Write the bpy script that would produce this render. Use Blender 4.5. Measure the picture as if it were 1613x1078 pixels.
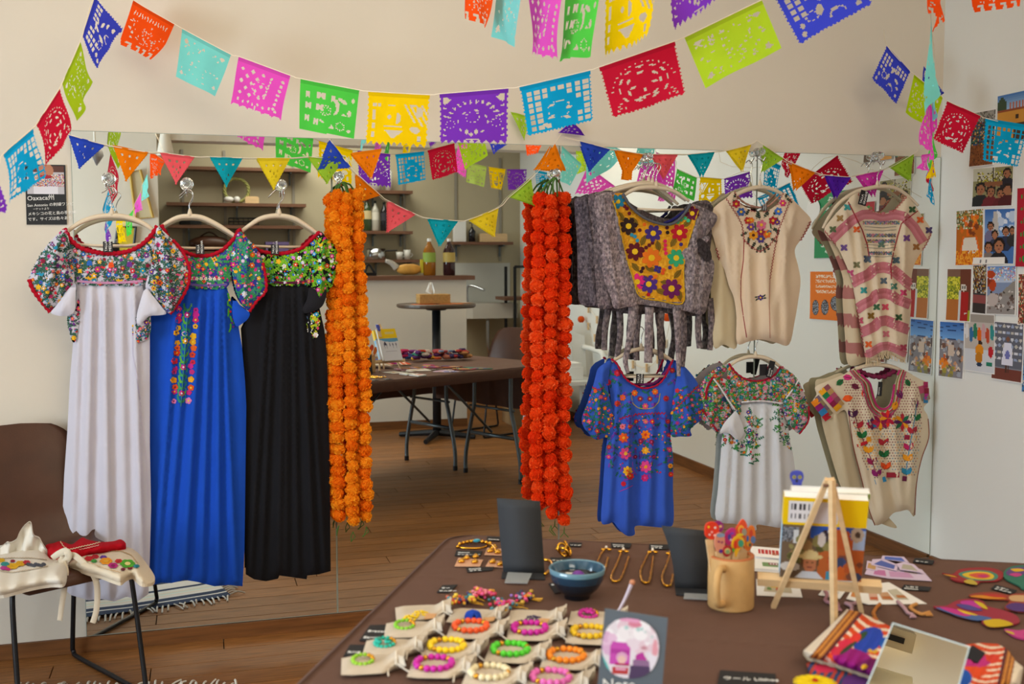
import bpy,math,random
import numpy as np
from mathutils import Vector,Matrix
from mathutils.geometry import delaunay_2d_cdt
for o in list(bpy.data.objects):
 bpy.data.objects.remove(o)
scene=bpy.context.scene
COL=scene.collection
rng=random.Random(7)
nrng=np.random.default_rng(7)
# ------ camera, world, lights, exposure
FPX,PITCH,YAW,ROLL,CAMD,CAMH=1681.75,math.radians(4.3276),math.radians(16.3971),math.radians(-0.079),3.8901,1.35
_F=np.array([math.sin(YAW)*math.cos(PITCH),math.cos(YAW)*math.cos(PITCH),-math.sin(PITCH)])
_R=np.array([math.cos(YAW),-math.sin(YAW),0.0])
_U=np.cross(_R,_F)
_R,_U=_R*math.cos(ROLL)+_U*math.sin(ROLL),-_R*math.sin(ROLL)+_U*math.cos(ROLL)
_C=np.array([0.0,-CAMD,CAMH])
cam=bpy.data.cameras.new('camera')
cam_ob=bpy.data.objects.new('camera',cam)
COL.objects.link(cam_ob)
cam.sensor_width=36.0
cam.lens=FPX/1613*36.0
cam.clip_start=0.05
cam_ob.matrix_world=Matrix(((_R[0],_U[0],-_F[0],_C[0]),(_R[1],_U[1],-_F[1],_C[1]),(_R[2],_U[2],-_F[2],_C[2]),(0,0,0,1)))
cam.dof.use_dof=True
cam.dof.focus_distance=3.8
cam.dof.aperture_fstop=5.0
scene.camera=cam_ob
scene.view_settings.view_transform='Standard'
scene.view_settings.look='None'
scene.view_settings.exposure=0.0
scene.view_settings.gamma=1.0
scene.view_settings.use_curve_mapping=False
world=bpy.data.worlds.new('daylight')
scene.world=world
world.use_nodes=True
wbg=world.node_tree.nodes['Background']
wbg.inputs[0].default_value=(0.80,0.90,1.0,1)
wbg.inputs[1].default_value=1.0
def area_light(name,loc,target,sx,sy,power,color):
 l=bpy.data.lights.new(name,'AREA')
 l.shape='RECTANGLE'
 l.size,l.size_y,l.energy,l.color=sx,sy,power,color
 o=bpy.data.objects.new(name,l)
 COL.objects.link(o)
 o.location=loc
 d=Vector(target)-Vector(loc)
 o.rotation_euler=d.to_track_quat('-Z','Y').to_euler()
 return o
area_light('window_daylight',(-3.02,-3.0,1.25),(3,-4.2,0.9),2.3,1.7,150,(0.76,0.89,1.0))
area_light('track_lights',(1.1,-4.0,2.62),(1.35,0.0,0.7),3.2,0.4,44,(1.0,0.85,0.65))
area_light('ceiling_bounce_fill',(0.3,-1.35,2.72),(0.3,-1.35,0),2.4,1.5,18,(1.0,0.88,0.70))  # added soft fill for warm bounce off the ceiling, no fixture here
area_light('kitchen_lamp',(1.0,-5.4,2.7),(1.0,-5.4,0),1.6,0.8,34,(1.0,0.95,0.84))
# ------ picture <-> room
def rays(px,py):
 px,py=np.asarray(px,float),np.asarray(py,float)
 return _F+np.multiply.outer((px-806.5)/FPX,_R)-np.multiply.outer((py-539)/FPX,_U)
def on_y(px,py,Y):
 d=rays(px,py)
 t=(np.asarray(Y,float)-_C[1])/d[...,1]
 return _C+d*t[...,None]
def on_z(px,py,z):
 d=rays(px,py)
 t=(np.asarray(z,float)-_C[2])/d[...,2]
 return _C+d*t[...,None]
def on_x(px,py,x):
 d=rays(px,py)
 t=(np.asarray(x,float)-_C[0])/d[...,0]
 return _C+d*t[...,None]
FLIP=np.array([1,-1,1.0])
def seen_y(px,py,Y):
 return on_y(px,py,abs(Y))*FLIP
 # ------ colour and materials
def s2l(c):
 return c/12.92 if c<=0.04045 else((c+0.055)/1.055)**2.4
_cc={}
def rgb(c):
 if isinstance(c,str):
  if c not in _cc:
   h=c.lstrip('#')
   _cc[c]=tuple(s2l(int(h[i:i+2],16)/255)for i in(0,2,4))
  return _cc[c]
 return tuple(c)
MATS={}
def mat(name,col=None,rough=0.6,metal=0.0,spec=0.5,bump=None,var=None,transl=0.0,trans=0.0,coat=0.0,rnd=0.0,stretch=(1,1,1),ior=1.45,emit=0.0,alpha=1.0):
 """Node material. col None: colours come from the mesh attribute Col. bump=(scale,strength), var=(scale,amount)."""
 if name in MATS:
  return MATS[name]
 m=bpy.data.materials.new(name)
 m.use_nodes=True
 nt=m.node_tree
 N,L=nt.nodes,nt.links
 b=N['Principled BSDF']
 b.inputs['Roughness'].default_value=rough
 b.inputs['Metallic'].default_value=metal
 b.inputs['Specular IOR Level'].default_value=spec
 b.inputs['IOR'].default_value=ior
 b.inputs['Transmission Weight'].default_value=trans
 b.inputs['Coat Weight'].default_value=coat
 b.inputs['Alpha'].default_value=alpha
 if col is None:
  a=N.new('ShaderNodeAttribute')
  a.attribute_name='Col'
  csock=a.outputs['Color']
 else:
  a=N.new('ShaderNodeRGB')
  a.outputs[0].default_value=(*rgb(col),1)
  csock=a.outputs[0]
 tc=N.new('ShaderNodeTexCoord')
 mp=N.new('ShaderNodeMapping')
 mp.inputs['Scale'].default_value=stretch
 L.new(tc.outputs['Object'],mp.inputs[0])
 if var:
  n=N.new('ShaderNodeTexNoise')
  n.inputs['Scale'].default_value=var[0]
  n.inputs['Detail'].default_value=4
  L.new(mp.outputs[0],n.inputs['Vector'])
  r=N.new('ShaderNodeMapRange')
  r.inputs['From Min'].default_value,r.inputs['From Max'].default_value=0.3,0.7
  r.inputs['To Min'].default_value,r.inputs['To Max'].default_value=1-var[1],1+var[1]
  L.new(n.outputs['Fac'],r.inputs['Value'])
  x=N.new('ShaderNodeVectorMath')
  x.operation='SCALE'
  L.new(csock,x.inputs[0])
  L.new(r.outputs[0],x.inputs['Scale'])
  csock=x.outputs[0]
 if rnd:
  oi=N.new('ShaderNodeObjectInfo')
  r=N.new('ShaderNodeMapRange')
  r.inputs['To Min'].default_value,r.inputs['To Max'].default_value=1-rnd,1+rnd
  L.new(oi.outputs['Random'],r.inputs['Value'])
  x=N.new('ShaderNodeVectorMath')
  x.operation='SCALE'
  L.new(csock,x.inputs[0])
  L.new(r.outputs[0],x.inputs['Scale'])
  csock=x.outputs[0]
 L.new(csock,b.inputs['Base Color'])
 if emit:
  L.new(csock,b.inputs['Emission Color'])
  b.inputs['Emission Strength'].default_value=emit
 if bump:
  n=N.new('ShaderNodeTexNoise')
  n.inputs['Scale'].default_value=bump[0]
  n.inputs['Detail'].default_value=3
  L.new(mp.outputs[0],n.inputs['Vector'])
  bp=N.new('ShaderNodeBump')
  bp.inputs['Strength'].default_value=bump[1]
  bp.inputs['Distance'].default_value=0.004
  L.new(n.outputs['Fac'],bp.inputs['Height'])
  L.new(bp.outputs[0],b.inputs['Normal'])
 if transl:
  t=N.new('ShaderNodeBsdfTranslucent')
  L.new(csock,t.inputs[0])
  mx=N.new('ShaderNodeMixShader')
  mx.inputs[0].default_value=transl
  L.new(b.outputs[0],mx.inputs[1])
  L.new(t.outputs[0],mx.inputs[2])
  L.new(mx.outputs[0],N['Material Output'].inputs[0])
 MATS[name]=m
 return m
CLOTH=mat('cloth_coloured',rough=0.92,spec=0.15,bump=(900,0.12),transl=0.08)
THREAD=mat('embroidery_thread',rough=0.75,spec=0.25,bump=(1500,0.25))
PAPER=mat('tissue_paper',rough=0.85,spec=0.15,transl=0.42,var=(14,0.05))
PRINT=mat('printed_paper',rough=0.55,spec=0.3)
PLASTIC=mat('coloured_plastic',rough=0.38,spec=0.5)
MATTE=mat('matte_paint',rough=0.7,spec=0.3)
GOLD=mat('gold_metal','#d9a441',rough=0.28,metal=1.0)
CHROME=mat('chrome','#c9ccd0',rough=0.18,metal=1.0)
BLACKMET=mat('black_steel','#15161a',rough=0.42,metal=0.2)
GREYMET=mat('grey_steel','#5b6468',rough=0.4,metal=0.6)
GLASS=mat('clear_plastic','#f4f6f7',rough=0.06,trans=0.95,ior=1.4)
STRING=mat('string','#e2d6c0',rough=0.9)
PALEWOOD=mat('pale_pine','#d6b689',rough=0.6,var=(9,0.1),stretch=(1,1,8))
BROWNWOOD=mat('brown_wood','#6d4a36',rough=0.5,var=(6,0.2),stretch=(1,10,10))
HANGER=mat('beige_plastic','#d3c3aa',rough=0.45)
SLATE=mat('slate_card','#2b2d31',rough=0.75)
CHALK=mat('white_ink','#e9e9e6',rough=0.7)
WHITEPAPER=mat('white_paper','#e6e6e4',rough=0.7)
# ------ mesh building
class MB:
 def __init__(s):
  s.V,s.F,s.C,s.n=[],[],[],0
 def add(s,verts,faces,col=None):
  verts=np.asarray(verts,float).reshape(-1,3)
  s.V.append(verts)
  b=s.n
  s.F.extend([tuple(i+b for i in f)for f in faces])
  if col is None:
   col=(0.8,0.8,0.8)
  if isinstance(col,list):
   s.C.extend(col)
  else:
   c=rgb(col)
   s.C.extend([c]*len(faces))
  s.n+=len(verts)
 def box(s,lo,hi,col=None,M=None):
  x0,y0,z0=lo
  x1,y1,z1=hi
  v=np.array([(x0,y0,z0),(x1,y0,z0),(x1,y1,z0),(x0,y1,z0),(x0,y0,z1),(x1,y0,z1),(x1,y1,z1),(x0,y1,z1)])
  if M is not None:
   v=xf(v,M)
  s.add(v,[(0,3,2,1),(4,5,6,7),(0,1,5,4),(1,2,6,5),(2,3,7,6),(3,0,4,7)],col)
 def tube(s,path,r,n=6,col=None,closed=False,cap=True):
  P=np.asarray(path,float)
  m=len(P)
  R=np.full(m,r,float)if np.isscalar(r)else np.asarray(r,float)
  T=np.gradient(P,axis=0)if not closed else np.roll(P,-1,0)-np.roll(P,1,0)
  T/=np.linalg.norm(T,axis=1)[:,None]+1e-12
  up=np.array([0,0,1.0])if abs(T[0][2])<0.9 else np.array([1.0,0,0])
  a=np.cross(T[0],up)
  a/=np.linalg.norm(a)
  V=[]
  for i in range(m):
   a=a-T[i]*(a@T[i])
   a/=np.linalg.norm(a)+1e-12
   b=np.cross(T[i],a)
   for k in range(n):
    w=2*math.pi*k/n
    V.append(P[i]+R[i]*(math.cos(w)*a+math.sin(w)*b))
  F=[]
  for i in range(m if closed else m-1):
   j=(i+1)%m
   for k in range(n):
    F.append((i*n+k,i*n+(k+1)%n,j*n+(k+1)%n,j*n+k))
  if cap and not closed:
   F.append(tuple(range(n-1,-1,-1)))
   F.append(tuple(range((m-1)*n,m*n)))
  s.add(V,F,col)
 def lathe(s,prof,n=24,col=None,M=None,cap0=True,cap1=True):
  V,F=[],[]
  for r,z in prof:
   for k in range(n):
    w=2*math.pi*k/n
    V.append((r*math.cos(w),r*math.sin(w),z))
  for i in range(len(prof)-1):
   for k in range(n):
    F.append((i*n+k,i*n+(k+1)%n,(i+1)*n+(k+1)%n,(i+1)*n+k))
  if cap0:
   F.append(tuple(range(n-1,-1,-1)))
  if cap1:
   F.append(tuple(range((len(prof)-1)*n,len(prof)*n)))
  V=np.array(V)
  if M is not None:
   V=xf(V,M)
  s.add(V,F,col)
 def ball(s,c,r,col=None,n=10,sc=(1,1,1)):
  prof=[(r*math.sin(math.pi*i/(n//2+1)),-r*math.cos(math.pi*i/(n//2+1)))for i in range(1,n//2+1)]
  M=Matrix.Translation(Vector(c))@Matrix.Diagonal((*sc,1))
  s.lathe(prof,n,col,M)
 def prism(s,pts,lo,hi,col=None,M=None):
  """2-D outline (x, y) pushed from z=lo to z=hi"""
  n=len(pts)
  V=[(x,y,lo)for x,y in pts]+[(x,y,hi)for x,y in pts]
  F=[tuple(range(n-1,-1,-1)),tuple(range(n,2*n))]+[(i,(i+1)%n,n+(i+1)%n,n+i)for i in range(n)]
  V=np.array(V)
  if M is not None:
   V=xf(V,M)
  s.add(V,F,col)
 def build(s,name,m,parent=None,smooth=False,at=None):
  return make_obj(name,np.concatenate(s.V)if s.V else np.zeros((0,3)),s.F,s.C,m,parent,smooth,at)
def xf(v,M):
 A=np.array(M)
 return np.asarray(v,float)@A[:3,:3].T+A[:3,3]
def make_mesh(name,V,F,C,m,smooth=False):
 me=bpy.data.meshes.new(name)
 me.from_pydata(np.asarray(V).tolist(),[],F)
 if C is not None and len(C)==len(F)and len(F):
  at=me.color_attributes.new('Col','FLOAT_COLOR','CORNER')
  tot=np.fromiter((len(f)for f in F),int,len(F))
  cc=np.repeat(np.asarray(C,float),tot,axis=0)
  cc=np.concatenate([cc,np.ones((len(cc),1))],axis=1)
  if len(at.data)==len(cc):
   at.data.foreach_set('color',cc.astype(np.float32).ravel())
 if smooth:
  me.polygons.foreach_set('use_smooth',[True]*len(me.polygons))
 if m:
  me.materials.append(m)
 return me
def make_obj(name,V,F,C,m,parent=None,smooth=False,at=None):
 V=np.asarray(V,float)
 if parent is None and at is None and len(V):
  at=(V[:,0].mean(),V[:,1].mean(),V[:,2].min())
 if at is not None:
  V=V-np.array(at)
 o=bpy.data.objects.new(name,make_mesh(name,V,F,C,m,smooth))
 COL.objects.link(o)
 if at is not None:
  o.location=at
 if parent is not None:
  put_under(o,parent)
 return o
def world_loc(o):
 p=Vector((0,0,0))
 while o is not None:
  p+=o.location
  o=o.parent
 return p
def put_under(o,parent):
 """parents only ever carry a translation here, so a child modelled in room coordinates is shifted back"""
 w=o.location.copy()
 o.parent=parent
 o.location=w-world_loc(parent)
def tag(o,label=None,cat=None,group=None,kind=None):
 if label:
  o['label']=label
 if cat:
  o['category']=cat
 if group:
  o['group']=group
 if kind:
  o['kind']=kind
 return o
def thing(name,label,cat,loc,group=None):
 o=bpy.data.objects.new(name,None)
 o.empty_display_size=0.05
 COL.objects.link(o)
 o.location=tuple(loc)
 return tag(o,label,cat,group)
def inst(src,name,loc,parent=None,rot=None,sc=None):
 """another object that shares src's mesh"""
 o=bpy.data.objects.new(name,src.data if hasattr(src,'data')else src)
 COL.objects.link(o)
 o.location=tuple(loc)
 if rot is not None:
  o.rotation_euler=rot
 if sc is not None:
  o.scale=(sc,sc,sc)if np.isscalar(sc)else sc
 if parent is not None:
  put_under(o,parent)
 return o
def lettering(s,size,M,m,parent=None,align='LEFT',name='lettering',ext=0.0004,spacing=1.0,shear=0.0):
 cu=bpy.data.curves.new(name,'FONT')
 cu.body=s
 cu.size=size
 cu.align_x=align
 cu.extrude=ext
 cu.resolution_u=2
 cu.space_line=spacing
 cu.shear=shear
 o=bpy.data.objects.new(name,cu)
 me=o.to_mesh()
 V=[tuple(v.co)for v in me.vertices]
 F=[tuple(p.vertices)for p in me.polygons]
 o.to_mesh_clear()
 bpy.data.objects.remove(o)
 bpy.data.curves.remove(cu)
 if not V:
  return None
 return make_obj(name,xf(V,Matrix(M)),F,None,m,parent)
def frame_from(origin,xdir,ydir):
 """matrix whose x,y axes lie along the two directions (orthonormalised)"""
 x=np.array(xdir,float)
 x/=np.linalg.norm(x)
 y=np.array(ydir,float)
 y=y-x*(x@y)
 y/=np.linalg.norm(y)
 z=np.cross(x,y)
 o=np.array(origin,float)
 return Matrix(((x[0],y[0],z[0],o[0]),(x[1],y[1],z[1],o[1]),(x[2],y[2],z[2],o[2]),(0,0,0,1)))
def smooth_path(pts,n=6,closed=False):
 P=np.asarray(pts,float)
 m=len(P)
 out=[]
 for i in range(m if closed else m-1):
  if closed:
   a,b,c,d=P[(i-1)%m],P[i],P[(i+1)%m],P[(i+2)%m]
  else:
   a,b,c,d=P[max(i-1,0)],P[i],P[i+1],P[min(i+2,m-1)]
  for k in range(n):
   t=k/n
   out.append(0.5*(2*b+(c-a)*t+(2*a-5*b+4*c-d)*t*t+(3*b-a-3*c+d)*t**3))
 if not closed:
  out.append(P[-1])
 return np.array(out)
def in_poly(x,y,poly):
 poly=np.asarray(poly,float)
 x,y=np.asarray(x,float),np.asarray(y,float)
 r=np.zeros(x.shape,bool)
 x1,y1=poly[-1]
 for x2,y2 in poly:
  c=((y2>y)!=(y1>y))
  with np.errstate(divide='ignore',invalid='ignore'):
   xi=(x1-x2)*(y-y2)/(y1-y2+1e-30)+x2
  r^=c&(x<xi)
  x1,y1=x2,y2
 return r
def poly_dist(x,y,poly):
 poly=np.asarray(poly,float)
 x,y=np.asarray(x,float),np.asarray(y,float)
 d=np.full(x.shape,1e9)
 a=poly[-1]
 for b in poly:
  e=b-a
  L=e@e+1e-12
  t=np.clip(((x-a[0])*e[0]+(y-a[1])*e[1])/L,0,1)
  d=np.minimum(d,np.hypot(x-a[0]-t*e[0],y-a[1]-t*e[1]))
  a=b
 return d
def resample(poly,step):
 poly=np.asarray(poly,float)
 out=[]
 for i in range(len(poly)):
  a,b=poly[i],poly[(i+1)%len(poly)]
  n=max(1,int(round(np.hypot(*(b-a))/step)))
  for k in range(n):
   out.append(a+(b-a)*k/n)
 return np.array(out)
 # ------ room shell
XL,XR,ZC,YB=-3.15,3.05,2.8,-6.2
WALL=mat('warm_white_paint','#d3cbbd',rough=0.9,spec=0.2,var=(1.5,0.02),bump=(60,0.05))
WALLR=mat('white_paint_right','#e0e2de',rough=0.9,spec=0.2,var=(1.5,0.02),bump=(60,0.05))
KITWALL=mat('kitchen_paint','#b3a98f',rough=0.9,spec=0.2,var=(1.2,0.03))
CEIL=mat('ceiling_paint','#d8cdb9',rough=0.9,spec=0.2)
def struct(name,mb,m,parent=None):
 o=mb.build(name,m,parent)
 if parent is None:
  o['kind']='structure'
 return o
def box_struct(name,lo,hi,m):
 b=MB()
 b.box(lo,hi)
 return struct(name,b,m)
box_struct('wall_back',(XL-0.1,0,-0.06),(XR+0.1,0.1,ZC+0.05),WALL)
box_struct('wall_right',(XR,YB-0.1,-0.06),(XR+0.1,0,ZC+0.05),WALLR)
box_struct('wall_kitchen',(XL-0.1,YB-0.1,-0.06),(XR,YB,ZC+0.05),KITWALL)
box_struct('wall_front',(XL,-4.42,0),(-0.26,-4.32,ZC),WALL)
box_struct('ceiling',(XL-0.1,YB,ZC),(XR,0,ZC+0.1),CEIL)
box_struct('ceiling_beam',(-0.26,-4.62,2.24),(XR,-4.42,ZC),WALL)
box_struct('wall_partition',(-0.26,-4.68,0),(2.1,-4.57,1.2),WALL)
b=MB()
for lo,hi in(((XL-0.1,YB,-0.06),(XL,0,0.45)),((XL-0.1,YB,2.45),(XL,0,ZC+0.05)),((XL-0.1,-1.6,0.45),(XL,0,2.45)),((XL-0.1,-4.75,0.45),(XL,-4.2,2.45)),((XL-0.1,YB,0.45),(XL,-6.02,2.45))):
 b.box(lo,hi)
struct('wall_left',b,WALL)
for n,(y0,y1)in enumerate(((-4.2,-1.6),(-6.02,-4.75))):
 b=MB()
 for k in range(4):
  yy=y0+(y1-y0)*k/3
  b.box((XL-0.08,yy-0.025,0.45),(XL-0.02,yy+0.025,2.45))
 b.box((XL-0.08,y0,0.45),(XL-0.02,y1,0.5))
 b.box((XL-0.08,y0,2.4),(XL-0.02,y1,2.45))
 w=struct('window_%d'%(n+1),b,BROWNWOOD)
 g=MB()
 g.box((XL-0.052,y0,0.5),(XL-0.048,y1,2.4))
 g.build('pane',mat('window_glass','#ffffff',rough=0.0,trans=1.0,ior=1.05,spec=0.2),w)
FLOORW=mat('floor_boards','#87592e',rough=0.46,spec=0.34,var=(7,0.3),stretch=(1.2,14,6),bump=(16,0.05),rnd=0.16)
fb=MB()
fb.box((XL,YB,-0.05),(XR,0,-0.016))
floor=struct('floor',fb,mat('floor_joint','#2b1b10',rough=0.8))
pw,pl_=0.112,1.82
pk=MB()
pk.add([(0,0,-0.015),(pl_-0.002,0,-0.015),(pl_-0.002,pw-0.002,-0.015),(0,pw-0.002,-0.015),(0.001,0.001,0),(pl_-0.003,0.001,0),(pl_-0.003,pw-0.003,0),(0.001,pw-0.003,0)],[(4,5,6,7),(0,1,5,4),(1,2,6,5),(2,3,7,6),(3,0,4,7)])
pm=make_mesh('plank',np.concatenate(pk.V),pk.F,None,FLOORW)
r_=random.Random(3)
row=0
yy=-0.002
while yy-pw>YB:
 xx=XL-r_.uniform(0.0,1.8)
 while xx<XR:
  if xx+pl_>XL:
   x0,x1=max(xx,XL),min(xx+pl_,XR)
   o=inst(pm,'plank',(x0,yy-pw,0),floor,sc=((x1-x0)/pl_,1,1))
  xx+=pl_
 yy-=pw
BASEW=mat('baseboard_wood','#6e4522',rough=0.45,spec=0.4,var=(5,0.3),stretch=(1,6,14))
BASEWR=mat('baseboard_wood_side','#6e4522',rough=0.45,spec=0.4,var=(5,0.3),stretch=(6,1,14))
box_struct('baseboard_back',(XL,-0.014,0.0005),(XR,0,0.052),BASEW)
box_struct('baseboard_right',(XR-0.014,YB,0.0005),(XR,-0.014,0.066),BASEWR)
box_struct('baseboard_partition',(-0.26,-4.57,0.0005),(2.1,-4.556,0.066),BASEW)
box_struct('baseboard_front',(XL,-4.32,0.0005),(-0.26,-4.306,0.066),BASEW)
# ------ wall mirror (four tall panels)
MIRROR=mat('silvered_glass','#eef2ee',rough=0.0,metal=1.0)
EDGE=mat('glass_edge','#8f9a90',rough=0.2,spec=0.6)
t=thing('wall_mirror','large wall mirror of four tall panels behind the hanging dresses','mirror',(1.3,-0.003,0.053))
xs=[-0.398,0.47,1.332,2.173,3.047]
for i in range(4):
 a,c=xs[i]+0.0012,xs[i+1]-0.0012
 bk=MB()
 bk.box((a,-0.0055,0.054),(c,-0.0003,1.789))
 o=bk.build('mirror_panel',EDGE,t)
 b=MB()
 b.add([(a+0.002,-0.0058,0.056),(c-0.002,-0.0058,0.056),(c-0.002,-0.0058,1.787),(a+0.002,-0.0058,1.787)],[(0,1,2,3)])
 b.build('silvering',MIRROR,o)
 # ------ flat pictures painted cell by cell
class Art:
 def __init__(s,nu,nv,base,asp=1.0,seed=1):
  u=(np.arange(nu)+0.5)/nu
  v=(np.arange(nv)+0.5)/nv
  s.u,s.v=np.meshgrid(u,v)
  s.nu,s.nv,s.asp=nu,nv,asp
  s.c=np.empty((nv,nu,3))
  s.c[:]=rgb(base)
  s.r=np.random.default_rng(seed)
 def put(s,m,c):
  s.c[m]=rgb(c)
 def rect(s,x0,y0,x1,y1,c):
  s.put((s.u>=x0)&(s.u<x1)&(s.v>=y0)&(s.v<y1),c)
 def ell(s,x,y,rx,ry,c,ang=0):
  a=math.radians(ang)
  du,dv=s.u-x,(s.v-y)*s.asp
  p,q=du*math.cos(a)+dv*math.sin(a),-du*math.sin(a)+dv*math.cos(a)
  s.put((p/rx)**2+(q/(ry*s.asp))**2<1,c)
 def poly(s,pts,c):
  s.put(in_poly(s.u,s.v,pts),c)
 def grad(s,y0,y1,c0,c1):
  m=(s.v>=y0)&(s.v<y1)
  t=((s.v-y0)/(y1-y0))[m][:,None]
  s.c[m]=np.array(rgb(c0))*(1-t)+np.array(rgb(c1))*t
 def speck(s,x0,y0,x1,y1,cols,dens=0.5):
  m=(s.u>=x0)&(s.u<x1)&(s.v>=y0)&(s.v<y1)&(s.r.random(s.u.shape)<dens)
  k=s.r.integers(0,len(cols),s.u.shape)
  cc=np.array([rgb(c)for c in cols])
  s.c[m]=cc[k[m]]
 def blobs(s,x0,y0,x1,y1,cols,n,r):
  for i in range(n):
   x,y=s.r.uniform(x0,x1),s.r.uniform(y0,y1)
   q=r*s.r.uniform(0.5,1.3)
   s.ell(x,y,q,q/s.asp,cols[int(s.r.integers(len(cols)))])
 def face(s,x,y,r,hair='#1d1613',skin='#a06b4c',shirt=None):
  if shirt:
   s.ell(x,y+r*3.0/s.asp,r*1.9,r*2.0/s.asp,shirt)
  s.ell(x,y-r*0.2/s.asp,r*1.15,r*1.3/s.asp,hair)
  s.ell(x,y+r*0.15/s.asp,r*0.85,r*1.05/s.asp,skin)
  s.ell(x-r*0.33,y,r*0.14,r*0.12/s.asp,hair)
  s.ell(x+r*0.33,y,r*0.14,r*0.12/s.asp,hair)
  s.ell(x,y+r*0.62/s.asp,r*0.32,r*0.1/s.asp,'#7a3a34')
def sheet(name,art,TL,TR,BL,m=PRINT,border=0.0,bcol='#e8e8e6',parent=None,th=0.0012,curl=0.0,nflip=False):
 """a sheet of card that carries the art; TL, TR, BL are room points"""
 TL,TR,BL=(np.array(p,float)for p in(TL,TR,BL))
 ux,uy=TR-TL,BL-TL
 w,h=np.linalg.norm(ux),np.linalg.norm(uy)
 nrm=np.cross(ux,uy)
 nrm/=-np.linalg.norm(nrm)
 nu,nv=art.nu,art.nv
 bu,bv=border/w,border/h
 U=np.concatenate([[0],bu+(1-2*bu)*np.arange(nu+1)/nu,[1]])if border else np.arange(nu+1)/nu
 V=np.concatenate([[0],bv+(1-2*bv)*np.arange(nv+1)/nv,[1]])if border else np.arange(nv+1)/nv
 gu,gv=np.meshgrid(U,V)
 P=TL+gu[...,None]*ux+gv[...,None]*uy+nrm*(th+curl*(gv**3+0.3*gu**4))[...,None]
 n,mm=len(U),len(V)
 F,C=[],[]
 bc=rgb(bcol)
 for j in range(mm-1):
  for i in range(n-1):
   F.append((j*n+i,(j+1)*n+i,(j+1)*n+i+1,j*n+i+1))
   if border and(i==0 or j==0 or i==n-2 or j==mm-2):
    C.append(bc)
   else:
    C.append(tuple(art.c[j-(1 if border else 0),i-(1 if border else 0)]))
 Pf=P.reshape(-1,3)
 k=len(Pf)
 back=(TL+gu[...,None]*ux+gv[...,None]*uy).reshape(-1,3)
 rim=[i for i in range(n)]+[j*n+n-1 for j in range(1,mm)]+[(mm-1)*n+i for i in range(n-2,-1,-1)]+[j*n for j in range(mm-2,0,-1)]
 bkv=back[rim]
 q=len(rim)
 for i in range(q):
  F.append((rim[i],rim[(i+1)%q],k+(i+1)%q,k+i))
  C.append(bc)
 F.append(tuple(range(k,k+q)))
 C.append(bc)
 at=tuple((TL+0.5*ux+uy))if parent is None else None
 return make_obj(name,np.concatenate([Pf,bkv]),F,C,m,parent,at=at)
def wall_photo(TL,TR,BL,art,label,cat='photo',name='photo_print',border=0.004,off=0.001,group='photo prints on the right wall',seen=False,curl=0.004):
 P=[on_x(*p,XR-off)*(FLIP if seen else 1)for p in(TL,TR,BL)]
 if seen:
  P=[P[1],P[0],P[1]+(P[2]-P[0])]
 return tag(sheet(name,art,*P,border=border,curl=curl),label,cat,group)
 # --- prints on the right wall
a=Art(26,22,'#5c86bd',0.9,1)
a.grad(0,.3,'#3f6fae','#8fb4d8');a.ell(.12,.22,.12,.16,'#3a4a35');a.rect(0,.36,1,1,'#c98f3a');a.rect(0,.3,1,.37,'#8c4a2d')
for i in range(8):a.rect(.3+i*.08,.2,.34+i*.08,.32,'#b06a58')
a.rect(.42,.62,1,1,'#4b3423');a.ell(.5,.5,.035,.05,'#3d2b1f');a.ell(.85,.48,.05,.07,'#3d2b1f')
wall_photo((1572,152),(1636,138),(1571,226),a,'print of a mustard yellow colonial building under blue sky, highest on the right wall',border=0,off=0.004)
a=Art(20,36,'#4a4f47',2,2)
a.rect(0,0,1,.18,'#8d8a84');a.speck(0,.0,1,.2,['#55524c','#9b978f'],.6);a.speck(0,.2,1,.62,['#1f3b3a','#7a3327','#c99a55','#2b4b7a','#2e6d5a','#171717'],.9);a.rect(0,.62,1,1,'#7a4520');a.speck(0,.62,1,1,['#8a5326','#5f3417'],.5)
wall_photo((1531,178),(1570,171),(1527,264),a,'print of a crowd above an orange floor, hanging behind the cyan paper flag',border=0.003,off=0.001)
a=Art(36,30,'#8d8b62',.95,3)
a.rect(0,0,.55,.35,'#c3c6b4');a.speck(.1,.1,.9,.45,['#b7b32d','#6f6a2a','#d9d6c8','#4d4630'],.55);a.rect(.5,0,.54,.4,'#3a2f24')
a.face(.86,.18,.09,shirt='#22222c')
for x,y,s_,c in((.2,.55,.12,'#1f2226'),(.47,.62,.11,'#6b1f2b'),(.72,.68,.1,'#5e1c26'),(.88,.6,.11,'#4b161d')):a.face(x,y,s_,shirt=c)
for x in(.4,.55,.66):a.ell(x,.42,.1,.07,'#8a5a3c')
wall_photo((1533,265.5),(1597.5,260),(1531.6,327),a,'print of a group selfie of smiling people under yellow garlands',border=0.003)
a=Art(26,38,'#b5651d',1.6,4)
a.rect(0,0,1,.3,'#6a6b45');a.speck(0,0,1,.35,['#8fa05a','#d9d7c9','#4c5a2b','#b9772b'],.8);a.blobs(.2,.1,.8,.45,['#d9661a','#e58a1f','#7a3d1d'],30,.07);a.poly([(.3,.5),(.72,.5),(.9,.85),(.14,.85)],'#d9d2c4');a.rect(0,.8,1,1,'#d9801a');a.speck(0,.75,1,1,['#e0911f','#c25a12','#e8a43a'],.8)
for x0,x1 in((.25,.1),(.72,.9)):a.poly([(x0,.48),(x0+.06,.48),(x1+.06,.86),(x1,.86)],'#d9661a')
wall_photo((1506.6,332),(1550,328),(1506,419),a,'print of a marigold altar with an orange flower path',border=0.0025)
a=Art(34,48,'#3f6aa8',1.55,5)
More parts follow.
